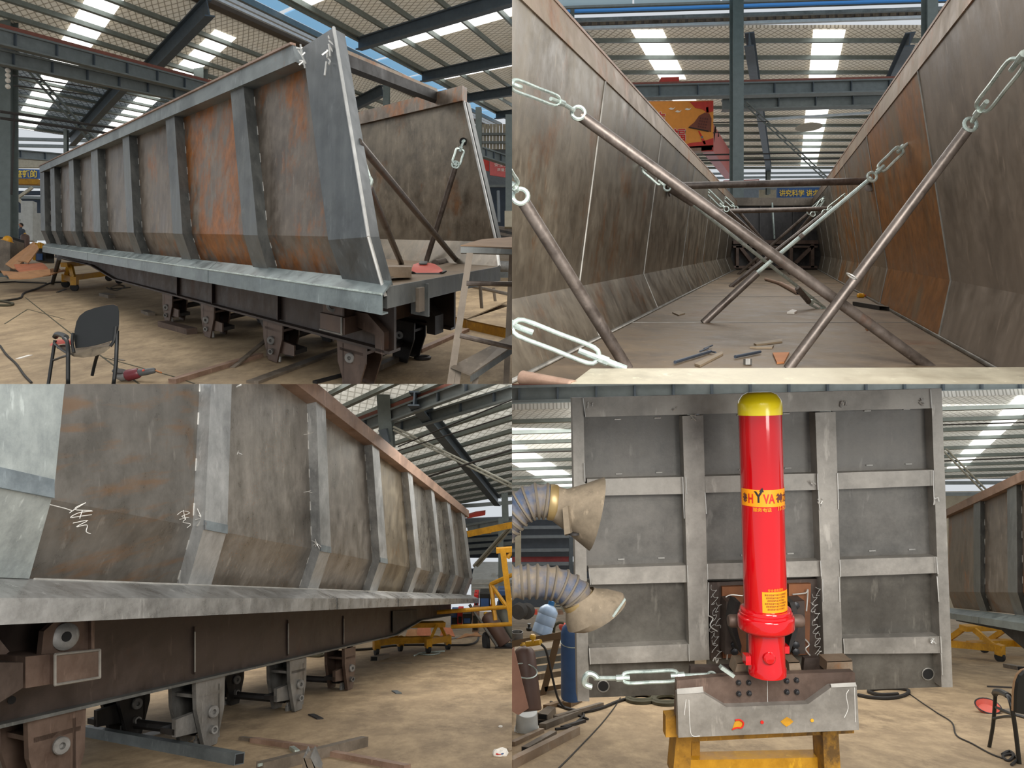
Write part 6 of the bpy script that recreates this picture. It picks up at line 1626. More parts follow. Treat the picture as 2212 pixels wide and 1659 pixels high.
# ---- red hydraulic cylinder
hc = thing('hoist_cylinder', 'glossy red hydraulic hoist cylinder with yellow cap standing upright', 'hydraulic cylinder', at(1657, 1455, 4.2))
YC = 4.2; kx = YC / F
pT, pB = at(1641, 868, YC), at(1657.5, 1455, YC); axc = (pB - pT).normalized(); LC = (pB - pT).length
hh = lambda v: (v - 868) / (1455 - 868) * LC
rC = 45.0 * kx
B().lathe(pT, axc, [(.001, hh(847)), (rC * .55, hh(847)), (rC * .80, hh(853)), (rC * .97, hh(864)), (rC * 1.03, hh(872)), (rC * 1.03, hh(896)), (rC * .9, hh(897))], 36).obj('cap', 'gloss_yellow', hc)
B().lathe(pT, axc, [(rC * .9, hh(893)), (rC, hh(895)), (rC, hh(1316)), (rC * .9, hh(1318))], 48).obj('barrel', 'gloss_red', hc)
B().lathe(pT, axc, [(rC * .95, hh(1312)), (rC * 1.16, hh(1313)), (rC * 1.18, hh(1315)), (rC * 1.18, hh(1320)), (rC * 1.22, hh(1321)), (rC * 1.23, hh(1326)), (rC * 1.29, hh(1328)), (rC * 1.31, hh(1331)), (rC * 1.31, hh(1352)), (rC * 1.29, hh(1355)), (rC * 1.10, hh(1361)), (rC * .84, hh(1363))], 48).obj('collar', 'gloss_red', hc)
B().lathe(pT, axc, [(rC * .84, hh(1360)), (rC * .84, hh(1436)), (rC * .88, hh(1440)), (rC * .88, hh(1455))], 40).obj('lower_tube', 'gloss_red', hc)
B().lathe(at(1661, 1421, YC - rC * .78), V((0, -1, 0)), [(.034, -.02), (.034, .015), (.026, .022), (.018, .022), (.001, .026)], 16).obj('port_plug', 'gloss_red', hc)
B().box(at(1611, 1437, YC - .03), V((.03, 0, 0)), V((0, .06, 0)), Z * .05).obj('side_lug', 'gloss_red', hc)
B().box(at(1694, 1412, YC - .03), V((.03, 0, 0)), V((0, .06, 0)), Z * .04).obj('side_lug', 'gloss_red', hc)
yR = axc.cross(V((1, 0, 0))).normalized(); xR = V((1, 0, 0)) - axc * axc.dot(V((1, 0, 0))); xR.normalize(); fR = xR.cross(axc).normalized()
if fR.y > 0: fR = -fR
def cyl(x, h, r=rC + .0015):
    """point on the barrel: x along the arc from the middle line, h down the axis"""
    t = x / rC
    return pT + axc * h + xR * (r * math.sin(t)) + fR * (r * math.cos(t))
def wrap(nm, x0, x1, h0, h1, mat, r, n=14):
    b = B(); b.smooth = True
    for i in range(n + 1):
        x = x0 + (x1 - x0) * i / n
        b.v += [cyl(x, h0, r), cyl(x, h1, r), cyl(x, h0, r - .001), cyl(x, h1, r - .001)]
    for i in range(n):
        k = i * 4; b.f += [(k, k + 4, k + 5, k + 1), (k + 2, k + 3, k + 7, k + 6), (k, k + 2, k + 6, k + 4), (k + 1, k + 5, k + 7, k + 3)]
    return b.obj(nm, mat, hc)
bband = wrap('brand_band', -1.5 * rC, 1.5 * rC, hh(1052), hh(1088), 'label_orange', rC + .002)
def wtext(body, xc, hc_, size, mat, width=None, bold=0.0, r=rC + .0035, par=None):
    text_obj(body, V((0, 0, 0)), V((1, 0, 0)), Z, size, mat, par or bband, name='lettering', width=width, bold=bold, bend=lambda x, y: cyl(xc + x, hc_ - y, r))
u2x = lambda u: rC * math.asin(max(-.98, min(.98, (u - 1645.8) / 45.0)))
def wt(body, u0, u1, v, hpx, mat, bold=.0):
    wtext(body, (u2x(u0) + u2x(u1)) / 2, hh(v), hpx * kx, mat, width=u2x(u1) - u2x(u0), bold=bold)
wt('H', 1608.5, 1615.5, 1071, 20, 'print_red', .03)
wt('VA', 1633, 1657, 1071, 20, 'print_red', .03)
wt('Y', 1617, 1633, 1067, 24, 'print_black', .03)
wt('神力', 1659, 1687, 1070, 19, 'print_dark_red', .02)
wt('※', 1602.5, 1607, 1071, 18, 'print_dark_red')
wt('服务电话', 1615, 1649, 1094, 8.5, 'label_orange', .01)
wt('15163700', 1664, 1690, 1092, 8.5, 'label_orange', .01)
b = B(); b.prism([cyl(u2x(1631), hh(1057), rC + .004), cyl(u2x(1626), hh(1055), rC + .004), cyl(u2x(1632), hh(1047), rC + .004), cyl(u2x(1634.5), hh(1056), rC + .004)], fR * .001).obj('arrow_tip', 'print_black', bband)
wtext('神力', u2x(1676), hh(1070), 21 * kx, 'print_dark_red', width=34 * kx, bold=.02)
wtext('※', u2x(1604), hh(1070), 20 * kx, 'print_dark_red', width=12 * kx)
sticker = wrap('warning_sticker', u2x(1626), u2x(1684), hh(1267), hh(1311), 'label_orange', rC + .002, 10)
wtext('安全使用须知', u2x(1654), hh(1263), 6 * kx, 'label_orange', width=34 * kx, par=sticker)
for k in range(6):
    wtext('请按规程操作油缸并定期检查', u2x(1655), hh(1273 + k * 6), 4.6 * kx, 'print_black', width=(50 - (k % 3) * 5) * kx, par=sticker)
# turnbuckle along the bottom of the wall
tb = thing('turnbuckle', 'galvanised turnbuckle with hook stretched level under the front wall, left', 'turnbuckle', at(1400, 1485, 4.5))
turnbuckle(B(), at(1338, 1465, 4.45), at(1472, 1459, 4.4), .03, .011, Z, rod_in=.17, n=8).obj('turnbuckle_body', 'zinc', tb)
B().tube([at(1284, 1465, 4.5), at(1338, 1465, 4.45)], .014, 8).obj('hook_rod', 'zinc', tb)
B().curve([at(u, v, 4.48) for u, v in ((1290, 1465), (1283, 1458), (1272, 1455), (1264, 1463), (1262, 1474), (1266, 1480), (1278, 1484))], .018, 8, 4).obj('hook', 'zinc', tb)
B().tube([at(1472, 1459, 4.4), at(1530, 1457, 4.35)], .011, 8).obj('threaded_rod', 'zinc', tb)
B().ring(at(1538, 1457, 4.34), V((0, -.4, 1)), .02, .008, 14, 6).obj('eye', 'zinc', tb)

# ---- fume extraction hoses
def hose(label, path, r, seg, noz):
    t_ = thing('fume_hose', label, 'hose', path[-1])
    P = smooth_path(path, 14); n = 20
    d = [0.0]
    for i in range(1, len(P)): d.append(d[-1] + (P[i] - P[i - 1]).length)
    rad = [r * (1 + .05 * math.cos(2 * math.pi * x / seg)) for x in d]
    b = B(); b.tube(P, r, n, radii=rad); ch_ = b.obj('corrugated_hose', 'hose_mixed', t_)
    k = 0; x = seg
    while x < d[-1]:
        while d[k] < x: k += 1
        B().ring(P[k], P[min(k + 1, len(P) - 1)] - P[k - 1], r * 1.045, .008, 20, 5).obj('wire_hoop', 'hose_hoop', ch_)
        x += seg
    dd = (P[-1] - P[-2]).normalized()
    B().lathe(P[-1] - dd * .02, dd, [(r * 1.05, 0), (r * 1.09, .01), (r * 1.09, .035), (r * 1.03, .045)], 24).obj('clamp_band', 'brass_dull', t_)
    return t_, P[-1], dd
YH = 4.0; kh = YH / F
def nozzle(t_, rings, mat='dust_tan'):
    b = B(); b.smooth = True
    b.loft(rings, cap=False); inner = [[(q - sum(r_, V()) / len(r_)) * .96 + sum(r_, V()) / len(r_) for q in r_] for r_ in rings]
    n = len(rings[0]); m = len(b.v)
    b.loft(inner[::-1], cap=False)
    o = (len(rings) - 1) * n
    for i in range(n):
        j = (i + 1) % n; b.f.append((o + i, o + j, m + j, m + i))
    return b.obj('nozzle', mat, t_)
def oval(c, U, D, n=22):
    """ring spanned by half axes U (in picture) and D (in depth)"""
    return [c + U * math.cos(2 * math.pi * i / n) + D * math.sin(2 * math.pi * i / n) for i in range(n)]
ho1, e, dd = hose('blue corrugated fume hose with dusty flared nozzle, upper of two', [at(1060, 1180, YH), at(1096, 1124, YH), at(1128, 1094, YH), at(1160, 1082, YH), at(1193, 1085, YH)], 36 * kh, .045, None)
seg = lambda p, q: (at(*p, YH) + at(*q, YH)) / 2
def ov(p, q, dep):
    a_, c_ = at(*p, YH), at(*q, YH); return oval((a_ + c_) / 2, (a_ - c_) / 2, V((0, dep, 0)))
nozzle(ho1, [ov((1205, 1049), (1190, 1123), .09), ov((1213, 1053), (1199, 1130), .09), ov((1226, 1056), (1212, 1140), .10), ov((1262, 1046), (1236, 1160), .14), ov((1306, 1031), (1270, 1188), .20)])
B().hexa([at(u, v, YH - .13) for u, v in ((1215, 1098), (1226, 1092), (1232, 1152), (1219, 1155))] + [at(u, v, YH - .06) for u, v in ((1220, 1096), (1238, 1094), (1240, 1150), (1222, 1158))]).obj('handle_bracket', 'dust_tan', ho1)
B().lathe(at(1240, 1155, YH - .10), V((0, 0, 1)), [(.03, 0), (.03, .012)], 12).obj('handle_foot', 'black_steel', ho1)
ho2, e, dd = hose('dust-covered corrugated fume hose with drooping flared nozzle, lower of two', [at(1070, 1258, YH), at(1110, 1258, YH), at(1160, 1256, YH), at(1205, 1262, YH), at(1240, 1282, YH), at(1252, 1300, YH)], 34 * kh, .045, None)
nozzle(ho2, [ov((1284, 1270), (1222, 1306), .09), ov((1292, 1273), (1222, 1322), .10), ov((1315, 1274), (1222, 1345), .12), ov((1346, 1282), (1226, 1362), .15), ov((1352, 1296), (1250, 1362), .15)])
B().prism([at(1350, 1292, YH - .16), at(1352, 1296, YH - .16), at(1326, 1334, YH - .14), at(1322, 1331, YH - .14)], V((0, .01, 0))).obj('rim_strip', 'zinc', ho2)

# ---- left clutter
YG = 7.6
gas_cylinder(at(1146, 1536, YG), at(1130, 1388, YG + .3), .118, 'gas_brown', 'brown gas cylinder with yellow regulator standing at left edge, lower right bay')
rg = thing('gas_regulator', 'yellow regulator on top of the brown gas cylinder', 'regulator', at(1150, 1394, YG))
B().tube([at(1138, 1391, YG + .2), at(1168, 1387, YG + .1)], .03, 10).obj('body', 'brass', rg)
B().lathe(at(1151, 1388, YG + .1), Z, [(.012, 0), (.015, .03), (.03, .04), (.034, .07), (.02, .085)], 12).obj('knob', 'brass', rg)
B().curve([at(u, v, YG + .1) for u, v in ((1166, 1390), (1178, 1402), (1186, 1430), (1196, 1475), (1206, 1510), (1220, 1530))], .012, 6, 5).obj('gas_hose', 'cable_black', rg)
ch_ = B().ring(at(1133, 1449, YG - .02), V((.15, -.2, 1)), .13, .008, 20, 5).obj('chain', 'zinc', None, label='thin chain looped round the brown gas cylinder', cat='chain')
B().prism([at(1092, 1415, YG - .25), at(1110, 1400, YG - .2), at(1142, 1530, YG - .2), at(1120, 1545, YG - .25), at(1095, 1530, YG - .3)], V((0, .03, 0))).obj('leaning_board', 'board_pink', None, label='faded pink board leaning at left edge before the brown cylinder', cat='board')
bk = thing('bucket', 'upturned white plastic bucket on the floor at left edge', 'bucket', BR.fl(1138, 1584))
c = BR.fl(1138, 1580)
B().lathe(c, V((0, -.2, 1)), [(.135, 0), (.135, .012), (.122, .014), (.11, .235), (.105, .24), (.001, .242)], 24).obj('shell', 'white_paint', bk)
B().ring(c + Z * .035 - V((0, .0, 0)), V((0, -.2, 1)), .124, .006, 24, 5).obj('rim', 'white_paint', bk)
YQ = BR.fl(1175, 1566).y
t_ = thing('square_tube', 'pair of thick square tubes stacked end-on beside the white bucket', 'square tube', BR.fl(1180, 1570))
B().hexa([at(u, v, YQ) for u, v in ((1161, 1567), (1183, 1570), (1183, 1544), (1161, 1540))] + [at(u, v, YQ + .8) for u, v in ((1184, 1548), (1202, 1550), (1200, 1527), (1182, 1525))]).obj('tube', 'bar_steel', t_)
for v in (1548, 1561):
    B().hexa([at(u, vv, YQ - .004) for u, vv in ((1163, v + 5), (1181, v + 7), (1181, v - 4), (1163, v - 5))] + [at(u, vv, YQ) for u, vv in ((1163, v + 5), (1181, v + 7), (1181, v - 4), (1163, v - 5))]).obj('open_end', 'dark_shadow', t_)
def fbar(p, q, w, h, label, mat='bar_steel', hollow=False, name='steel_bar', cat='steel bar', up=0.0):
    a_, b_ = BR.fl(*p), BR.fl(*q); n_ = V((0, -BR.sl, 1)).normalized()
    t_ = thing(name, label, cat, a_.lerp(b_, .5))
    B().beam(a_ + n_ * (h / 2 + up), b_ + n_ * (h / 2 + up), w, h, up=n_).obj('bar', mat, t_)
    if hollow:
        d = (a_ - b_).normalized()
        B().beam(a_ + n_ * (h / 2 + up), a_ + n_ * (h / 2 + up) + d * .004, w * .8, h * .8, up=n_).obj('open_end', 'dark_shadow', t_)
    return t_
fbar((1100, 1662), (1246, 1586), .075, .075, 'longest rusty bar lying nearest on the floor at left edge', 'rail_inner')
fbar((1134, 1626), (1196, 1590), .07, .05, 'short bar lying just behind the longest bar, lower left corner', 'bar_steel', True)
fbar((1106, 1612), (1170, 1582), .06, .04, 'tan bar lying behind the bucket side, left edge', 'rail_inner')
fbar((1172, 1576), (1250, 1545), .08, .06, 'dark bar running back from the stacked square tubes', 'bar_steel')
fbar((1200, 1560), (1300, 1530), .06, .04, 'thin bar crossing the pile toward the coiled hoses', 'bar_steel', up=.03)
fbar((1180, 1532), (1245, 1512), .09, .05, 'timber-brown bar under the blue cylinder', 'wood_dark')
fbar((1215, 1575), (1262, 1560), .05, .03, 'short dark bar beside the pale cord', 'black_steel')
fbar((1225, 1528), (1250, 1516), .10, .06, 'brown block at the foot of the blue cylinder', 'wood_dark')
fbar((1136, 1640), (1166, 1618), .03, .015, 'small bright scrap plate by the longest bar', 'zinc')
cable(BR, [(1190, 1520), (1230, 1535), (1265, 1540), (1300, 1532), (1335, 1518), (1370, 1508)], .02, 'black hose trailing from the pile to the wall foot, lower right bay')
cable(BR, [(1270, 1556), (1256, 1550), (1246, 1546), (1250, 1540), (1260, 1544), (1258, 1552), (1230, 1572), (1200, 1578)], .014, 'grey hose curled among the bars')
cable(BR, [(1200, 1668), (1228, 1640), (1255, 1612), (1282, 1584), (1305, 1558), (1328, 1528), (1340, 1508)], .007, 'thin dark cord running up the floor to the wall foot at left', name='floor_line')
for i, (cx_, cy_, rx) in enumerate(((1385, 1513, 30), (1440, 1517, 30))):
    P = []
    for k in range(26):
        t = 2 * math.pi * k / 13; w = 1 - .12 * (k // 13)
        P.append(BR.fl(cx_ + rx * w * math.cos(t), cy_ + 9 * w * math.sin(t)) + Z * (.025 + .02 * (k // 13)))
    B().tube(smooth_path(P, 3), .032, 6).obj('hose_coil', 'cable_olive', None, label=('olive hose coil under the front wall, left of two', 'olive hose coil under the front wall, right of two by the stand')[i], cat='hose')
tt = thing('trestle', 'rust-brown steel trestle table behind the gas cylinder at left', 'table', at(1180, 1500, 9.2))
B().hexa([at(u, v, y) for y in (9.0, 9.3) for u, v in ((1095, 1386), (1224, 1363), (1224, 1378), (1095, 1400))]).obj('top_beam', 'wood_dark', tt)
B().hexa([at(u, v, y) for y in (9.05, 9.2) for u, v in ((1196, 1382), (1212, 1378), (1180, 1500), (1165, 1504))]).obj('leg', 'wood_dark', tt)
B().hexa([at(u, v, y) for y in (9.05, 9.2) for u, v in ((1176, 1484), (1224, 1476), (1224, 1486), (1178, 1494))]).obj('stretcher', 'wood_dark', tt)
B().hexa([at(u, v, y) for y in (10.3, 10.45) for u, v in ((1100, 1390), (1112, 1388), (1104, 1500), (1092, 1504))]).obj('leg', 'wood_dark', tt)
jg = thing('water_jug', 'tilted pale blue plastic water jug with blue cap on the trestle', 'jug', at(1178, 1372, 9.4))
jb0, jb1 = at(1168, 1372, 9.4), at(1192, 1300, 9.5); ja = (jb1 - jb0); jl = ja.length; rj = .125
B().lathe(jb0, ja, [(rj * .85, 0), (rj, .02), (rj, jl * .28), (rj * .95, jl * .31), (rj, jl * .34), (rj, jl * .56), (rj * .95, jl * .59), (rj, jl * .62), (rj * .95, jl * .75), (rj * .6, jl * .86), (rj * .3, jl * .9)], 22).obj('bottle', 'jug_blue', jg)
B().lathe(jb0 + ja * .9, ja, [(rj * .3, 0), (rj * .32, .01), (rj * .32, .05), (rj * .25, .055)], 14).obj('cap', 'jug_cap', jg)
pt = thing('cooking_pot', 'small grey steel pot at the left edge of the trestle', 'pot', at(1116, 1383, 9.2))
B().lathe(at(1117, 1382, 9.2), Z, [(.07, 0), (.075, .01), (.075, .10), (.07, .10), (.068, .015)], 18).obj('pot', 'bracket_steel', pt)
bt = thing('dark_bottle', 'small dark bottle standing between pot and water jug', 'bottle', at(1143, 1362, 9.4))
B().lathe(at(1143, 1362, 9.6), Z, [(.035, 0), (.04, .01), (.036, .035), (.018, .05), (.016, .075), (.024, .08), (.024, .09)], 12).obj('bottle', 'black_paint', bt)
B().ball(at(1216, 1354, 9.6), V((.055, 0, 0)), V((0, .055, 0)), V((0, 0, .055))).obj('orange_ball', 'mask_red', None, label='orange-red round cap lying at right end of the trestle', cat='cap')
cable(BR, [(1196, 1480), (1200, 1478)], .01, 'x', cat='cable') if False else None
B().curve([at(u, v, 9.5) for u, v in ((1196, 1366), (1198, 1352), (1208, 1345), (1218, 1346))], .02, 6, 5).obj('hose_loop', 'cable_olive', None, label='olive hose loop beside the orange-red cap', cat='hose')
gb = thing('gas_cylinder', 'tall blue gas cylinder standing behind the left post of the front wall', 'gas cylinder', at(1235, 1508, 8.2))
B().lathe(at(1236, 1508, 8.2), Z, [(.12, 0), (.125, .02), (.125, .72), (.11, .78), (.05, .84)], 20).obj('body', 'gas_blue', gb)
B().ring(at(1236, 1387, 8.2), V((0, -.15, 1)), .127, .006, 20, 5).obj('tie_wire', 'zinc', gb)
for i, (v, m) in enumerate(((1392, 'print_white'), (1408, 'siding_grey'), (1424, 'rib_steel'), (1440, 'siding_grey'), (1458, 'bar_steel'))):
    B().hexa([at(u, vv, y) for y in (10.6 + i * .02, 11.2) for u, vv in ((1096, v + 22), (1222, v + 2), (1222, v - 10), (1096, v + 8))]).obj('steel_section', m, None, label='%s long steel section in the stack behind the trestle' % ('topmost pale', 'second grey', 'middle', 'fourth bluish', 'lowest rusty')[i], cat='steel section', group='stacked sections behind the trestle')
ty = thing('truck_axle_end', 'twin dark truck tyres standing far behind at left edge', 'wheel', at(1128, 1338, 22))
for i, (u, y) in enumerate(((1122, 22), (1138, 22.6))):
    c = at(u, 1320, y)
    B().lathe(c, V((-.5, -1, 0)), [(.12, .12), (.22, .12), (.235, .08), (.235, -.08), (.22, -.12), (.12, -.12)], 26).obj('tyre', 'tyre_grey', ty)
    B().lathe(c, V((-.5, -1, 0)), [(.001, .10), (.05, .10), (.06, .07), (.12, .10), (.12, .06)], 18).obj('hub', 'bracket_steel', ty)
rl = thing('step_ladder', 'thin pale step ladder far behind the water jug', 'ladder', at(1215, 1320, 24))
for p, q in (((1202, 1290), (1196, 1322)), ((1204, 1290), (1218, 1322)), ((1210, 1296), (1222, 1322))):
    B().tube([at(*p, 24), at(*q, 24)], .03, 5).obj('leg', 'lattice_pale', rl)
for v in (1300, 1308, 1315):
    B().tube([at(1200, v, 24), at(1214, v, 24)], .025, 5).obj('rung', 'lattice_pale', rl)
for i in range(5):
    B().cbox(at(1155 + i * 14, 1322 + (i % 2) * 3, 25), V((.18, 0, 0)), V((0, .2, 0)), V((0, 0, .12))).obj('scrap_box', ('mask_red', 'bar_steel', 'banner_pink', 'bar_steel', 'rail_rusty')[i], None,
        label=('reddish box in the far clutter left of the jug', 'grey box in the far clutter behind the jug', 'pink box in the far clutter behind the jug cap', 'second grey box in the far clutter near the ladder', 'rust-brown box in the far clutter under the ladder')[i], cat='box')

# ---- right: another trailer on a dolly, chair, cord
d5 = BR.d(1694); O5 = BR.drop(at(2200, 1500, 11.0)); B5 = V((1.0, .35, -.10))
g5 = Frame(O5, d5, B5)
z5 = lambda u, v: g5.kb(u, v, 0)[1]
T5 = thing('dump_trailer', 'rusty trailer body standing on a yellow dolly at right edge, behind the front wall', 'trailer', at(2150, 1300, 14))
zk, zb5, zt5 = z5(2130, 1279), z5(2130, 1322), z5(2130, 1060)
prof5 = [(.25, -.02, zt5), (0, -.10, zk), (.1, .08, zb5)]
K5 = lambda u: g5.kb(u, 1279, -.10)[0]
rib5 = [(K5(2118), K5(2103)), (K5(2198), K5(2177))]
ends = [K5(2040), rib5[0][0], rib5[1][0], K5(2290)]
side_wall(T5, g5, prof5, [(ends[1], ends[0]), (ends[2], ends[1]), (ends[3], ends[2])], rib5, None, .1, ['panel_mid', 'panel_low', 'panel_mid'], 'rib_steel', 'rail_steel')
zr0, zr1 = z5(2150, 1050), z5(2150, 1069)
B().hexa([g5.p(a, bb, z) for a in (K5(2290), K5(2030)) for bb, z in ((-.06, zr0), (.1, zr0), (.1, zr1), (-.06, zr1))]).obj('top_rail', 'rail_rusty', T5)
zs0, zs1, zs2 = z5(2130, 1326), z5(2130, 1333), z5(2130, 1347)
skirt(T5, g5, [K5(2290), K5(2120), K5(2030)], .08, zs0 + .03, -.16, zs1, zs2, 'skirt_steel')
B().prism([g5.p(a, .35, z) for a, z in ((K5(2300), zs2 - .45), (K5(2180), zs2 - .42), (K5(2120), zs2 - .12), (K5(2030), zs2 - .10), (K5(2030), zs2 + .05), (K5(2300), zs2 + .05))], B5 * .05).obj('chassis_web', 'black_steel', T5)
dolly(BR, BR.fl(2092, 1422), BR.fl(2190, 1416), V((-.4, 1.5, -.41)), .72, 'yellow wheeled dolly under the trailer at right edge of lower right bay')
on_floor(BR, (2060, 1392), (2165, 1390), .4, .06, 'grey steel strip lying on the floor behind the right dolly', 'steel strip', 'steel_strip', 'bar_steel')
on_floor(BR, (2132, 1484), (2193, 1487), .06, .02, 'thin dark bar on the floor behind the black chair', 'flat bar', 'flat_bar', 'black_steel')
floor_tube(BR, (2176, 1442), (2206, 1448), .14, .07, 'short grey tube offcut on floor above the black chair', 'square_tube', 'bar_steel', 'square tube')
cable(BR, [(1966, 1501), (1990, 1518), (2024, 1541), (2056, 1562), (2066, 1590), (2100, 1608), (2140, 1630), (2172, 1642)], .008, 'thin dark cord crossing the floor diagonally right of the front wall', name='floor_line')
cable(BR, [(2165, 1632), (2180, 1625), (2190, 1634), (2178, 1646), (2166, 1636), (2184, 1632), (2198, 1642), (2185, 1655)], .012, 'tangle of dark cord at the foot of the black chair', name='cord_tangle')
cable(BR, [(1854, 1505), (1880, 1510), (1915, 1512), (1945, 1508), (1962, 1500), (1958, 1493), (1925, 1490), (1890, 1492), (1876, 1497), (1900, 1504), (1940, 1503)], .025, 'dark coiled hose on the floor under right half of front wall', name='hose_coil')
dp = thing('red_dustpan', 'red pan-shaped welding mask lying on the floor beside the black chair', 'welding mask', BR.fl(2130, 1542))
c = BR.fl(2132, 1538)
B().lathe(c + Z * .02, V((-.1, -.3, 1)), [(.03, .0), (.10, .012), (.135, .05), (.14, .07), (.13, .065), (.09, .022), (.001, .016)], 20).obj('shell', 'mask_red', dp)
B().ring(c + Z * .085 - V((.0, .02, 0)), V((-.1, -.3, 1)), .138, .009, 20, 5).obj('rim', 'black_paint', dp)
ch = thing('office_chair', 'black armchair partly cut by right edge of the lower right bay', 'chair', BR.fl(2170, 1640))
y0, y1 = 6.3, 7.0
rod([(2137, 1614, BR.fl(2137, 1614).y), (2146, 1560, 6.95), (2150, 1500, 6.9)], .017)
rod([(2202, 1651, 6.4), (2194, 1580, 6.4), (2186, 1530, 6.4), (2180, 1508, 6.45), (2174, 1501, 6.5)], .018)
rod([(2149, 1499, 6.9), (2152, 1494, 6.85), (2165, 1496, 6.65), (2178, 1503, 6.48)], .028, 'armrest')
rod([(2146, 1552, 6.9), (2170, 1548, 6.7), (2190, 1548, 6.45)], .012, 'stretcher')
rod([(2152, 1528, 6.85), (2180, 1540, 6.6), (2215, 1550, 6.4)], .013, 'seat_rail')
bp_ = [at(u, v, 6.35) for u, v in ((2196, 1540), (2197, 1500), (2200, 1475), (2206, 1460), (2216, 1450), (2240, 1445), (2260, 1450), (2262, 1530), (2230, 1546))]
B().prism(bp_, V((-.01, .025, 0))).obj('backrest', 'black_paint', ch)
B().prism([q + V((-.015, .028, .004)) for q in bp_], V((-.005, .012, 0))).obj('back_cushion', 'wood_tan', ch)
B().prism([at(u, v, y) for u, v, y in ((2160, 1532, 6.9), (2230, 1552, 6.4), (2260, 1548, 6.6), (2220, 1526, 7.1))], V((0, 0, -.025))).obj('seat', 'dust_tan', ch)

# ---- roof, girders, wall behind
RR = at(2130, 935, 15); dt4 = ray(1733, 1330)
roof(RR, V((1, 0, .03)), dt4, -17, 12, -2.6, 5.2, [-2.1, -1.37, -.62, .12, 1.0, 1.85, 2.85, 3.6, 4.4], [(-.12, .32, -2.6, 3.5), (-10.15, -9.33, -2.0, 4.6)],
     [-5.5, (-2.6, -2.6, 5), 3], mat='roof_insulation_mid', psize=(.06, .07), raf=(.2, .26), nk=2.2)
girder((at(1080, 833, 13.6), at(2240, 806, 13.6)), 'long grey crane girder crossing behind the top of the front wall', .32, .2, 14)
girder((at(1080, 869, 14.6), at(2240, 842, 14.6)), 'second grey crane girder just below the long one, lower right bay', .2, .16, 10, red=False)
tl_ = thing('tube_light', 'pale tube light fitting behind the front wall at right, lower right bay', 'lamp', at(2100, 875, 13.9))
B().beam(at(2034, 879, 13.9), at(2230, 865, 13.9), .06, .05).obj('tube', 'rail_white', tl_)
tl_ = thing('tube_light', 'pale tube light fitting behind the front wall at left, lower right bay', 'lamp', at(1170, 916, 13.9))
B().beam(at(1095, 918, 13.9), at(1240, 914, 13.9), .07, .05).obj('tube', 'rail_white', tl_)
lb = thing('lattice_brace', 'pale ladder-like brace sloping down right of the front wall', 'brace', at(2080, 1020, 14))
for du in (0, 8):
    B().tube([at(2036 + du, 972 - du * .3, 13.5), at(2122 + du, 1060 - du * .3, 14)], .02, 6).obj('chord', 'lattice_pale', lb)
for i in range(5):
    f = (i + .5) / 5
    B().tube([at(2036 + 86 * f, 972 + 88 * f, 13.5 + .5 * f), at(2044 + 86 * f, 969.6 + 88 * f, 13.5 + .5 * f)], .018, 5).obj('rung', 'girder_dark', lb)
for i, (p, q) in enumerate((((2036, 996), (2230, 988)), ((2036, 918), (2230, 912)), ((1090, 979), (1240, 974)))):
    B().tube([at(*p, 13.7), at(*q, 13.7)], .014, 5).obj('overhead_cable', 'cable_black', None, label=('lower dark cable right of the front wall', 'upper thin wire right of the front wall', 'dark cable left of the front wall above the upper hose')[i], cat='cable')
wl = thing('wall_back', None, None, at(1500, 1200, 27), kind='structure')
B().prism([at(1080, 1108, 27), at(1290, 1104, 27), at(1290, 1202, 27), at(1080, 1203, 27)], V((0, .2, 0))).obj('wall_sheet', 'siding_slate', wl)
B().prism([at(1080, 1217, 27), at(1290, 1216, 27), at(1290, 1312, 27), at(1080, 1312, 27)], V((0, .2, 0))).obj('wall_sheet', 'siding_slate', wl)
B().prism([at(1100, 1203, 27.5), at(1229, 1201, 27.5), at(1229, 1215, 27.5), at(1100, 1218, 27.5)], V((0, .1, 0))).obj('pink_sheet', 'banner_pink', wl)
for v in (1120, 1140, 1160, 1189, 1219):
    B().beam(at(1080, v, 26.7), at(1290, v - 2, 26.7), .1, .1).obj('girt', 'siding_grey', wl)
B().prism([at(1300, 1070, 27.3), at(2800, 1056, 27.3), at(2800, 1320, 27.3), at(1300, 1320, 27.3)], V((0, .2, 0))).obj('wall_sheet', 'cream_sheet', wl)
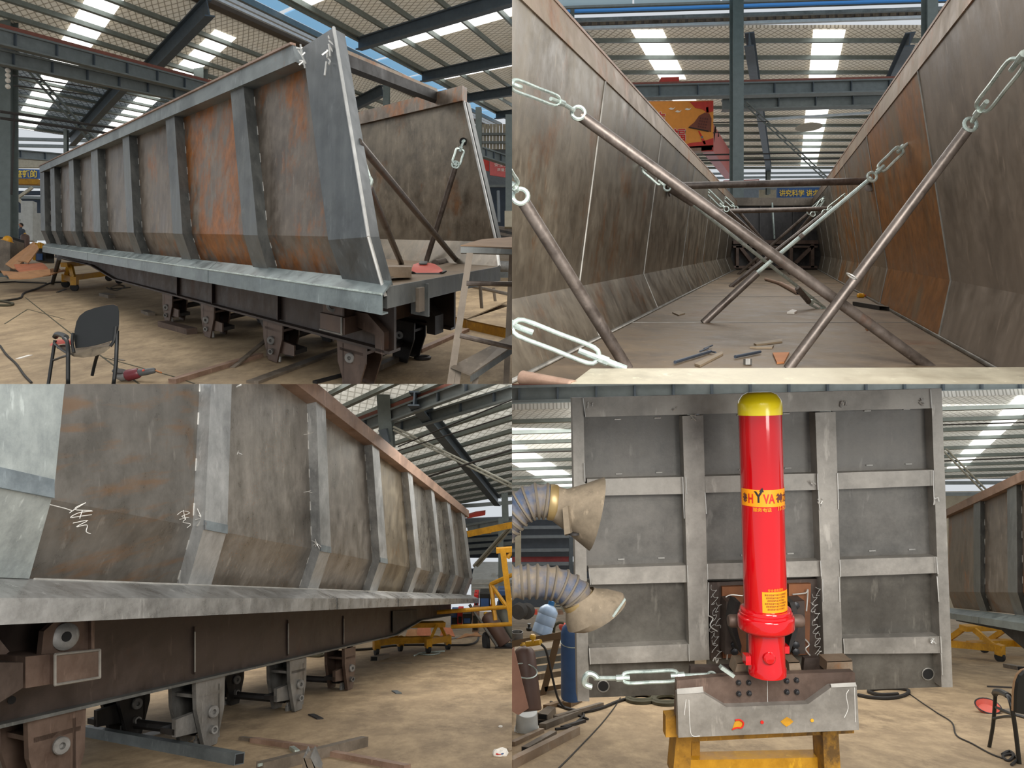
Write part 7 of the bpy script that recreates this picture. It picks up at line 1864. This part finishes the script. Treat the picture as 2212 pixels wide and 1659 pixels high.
for v in (1030, 1042, 1066):
    B().beam(at(1300, v + 4, 26.7), at(2800, v - 2, 26.7), .1, .12).obj('girt', 'girder_grey', wl)
column(1119, 1143, 1225, 24, 13, label='pale column far behind between the two fume hoses', mat='cream_sheet')
column(1233, 1160, 1240, 23, 8, label='dark slim column just left of the front wall', mat='girder_dark')
# ======================================================================= where two bays meet, each thing ends at the joint
def trim_at_joint():
    keep = {'TL': ((-1, 0, 0), (0, 0, 1)), 'TR': ((1, 0, 0), (0, 0, 1)), 'BL': ((-1, 0, 0), (0, 0, -1)), 'BR': ((1, 0, 0), (0, 0, -1))}
    for o, bay, loc in BUILT:
        me = o.data
        vs = [q.co + loc for q in me.vertices]
        for n in keep[bay]:
            n = V(n)
            ds = [q.dot(n) for q in vs]
            if min(ds) >= -1e-5: continue
            if max(ds) <= 1e-5:
                o['_gone'] = 1; break
            bm = bmesh.new(); bm.from_mesh(me)
            r = bmesh.ops.bisect_plane(bm, geom=bm.verts[:] + bm.edges[:] + bm.faces[:], dist=1e-6, plane_co=-loc, plane_no=-n, clear_outer=True)
            ed = [e for e in r['geom_cut'] if isinstance(e, bmesh.types.BMEdge)]
            if ed: bmesh.ops.holes_fill(bm, edges=ed, sides=0)
            bm.to_mesh(me); bm.free()
            vs = [q.co + loc for q in me.vertices]
    for o, bay, loc in BUILT:
        if '_gone' in o:
            for c in list(o.children):
                c.location = c.location + o.location; c.parent = o.parent
            bpy.data.objects.remove(o)
trim_at_joint()
# repeats of one kind in one bay belong together
BAY = {}
for o, bay, loc in BUILT:
    try:
        r = o
        while r.parent is not None: r = r.parent
        BAY[r.name] = bay
    except ReferenceError:
        pass
kin = {}
for o in bpy.data.objects:
    if o.parent is None and o.get('category') and not o.get('group'):
        kin.setdefault((o.name.split('.')[0], BAY.get(o.name)), []).append(o)
for (n, bay), os_ in kin.items():
    if len(os_) > 1 and bay:
        for o in os_:
            o['group'] = n.replace('_', ' ') + 's in the ' + {'TL': 'upper left', 'TR': 'upper right', 'BL': 'lower left', 'BR': 'lower right'}[bay] + ' bay'
for o in list(bpy.data.objects):
    if '_o' in o: del o['_o']
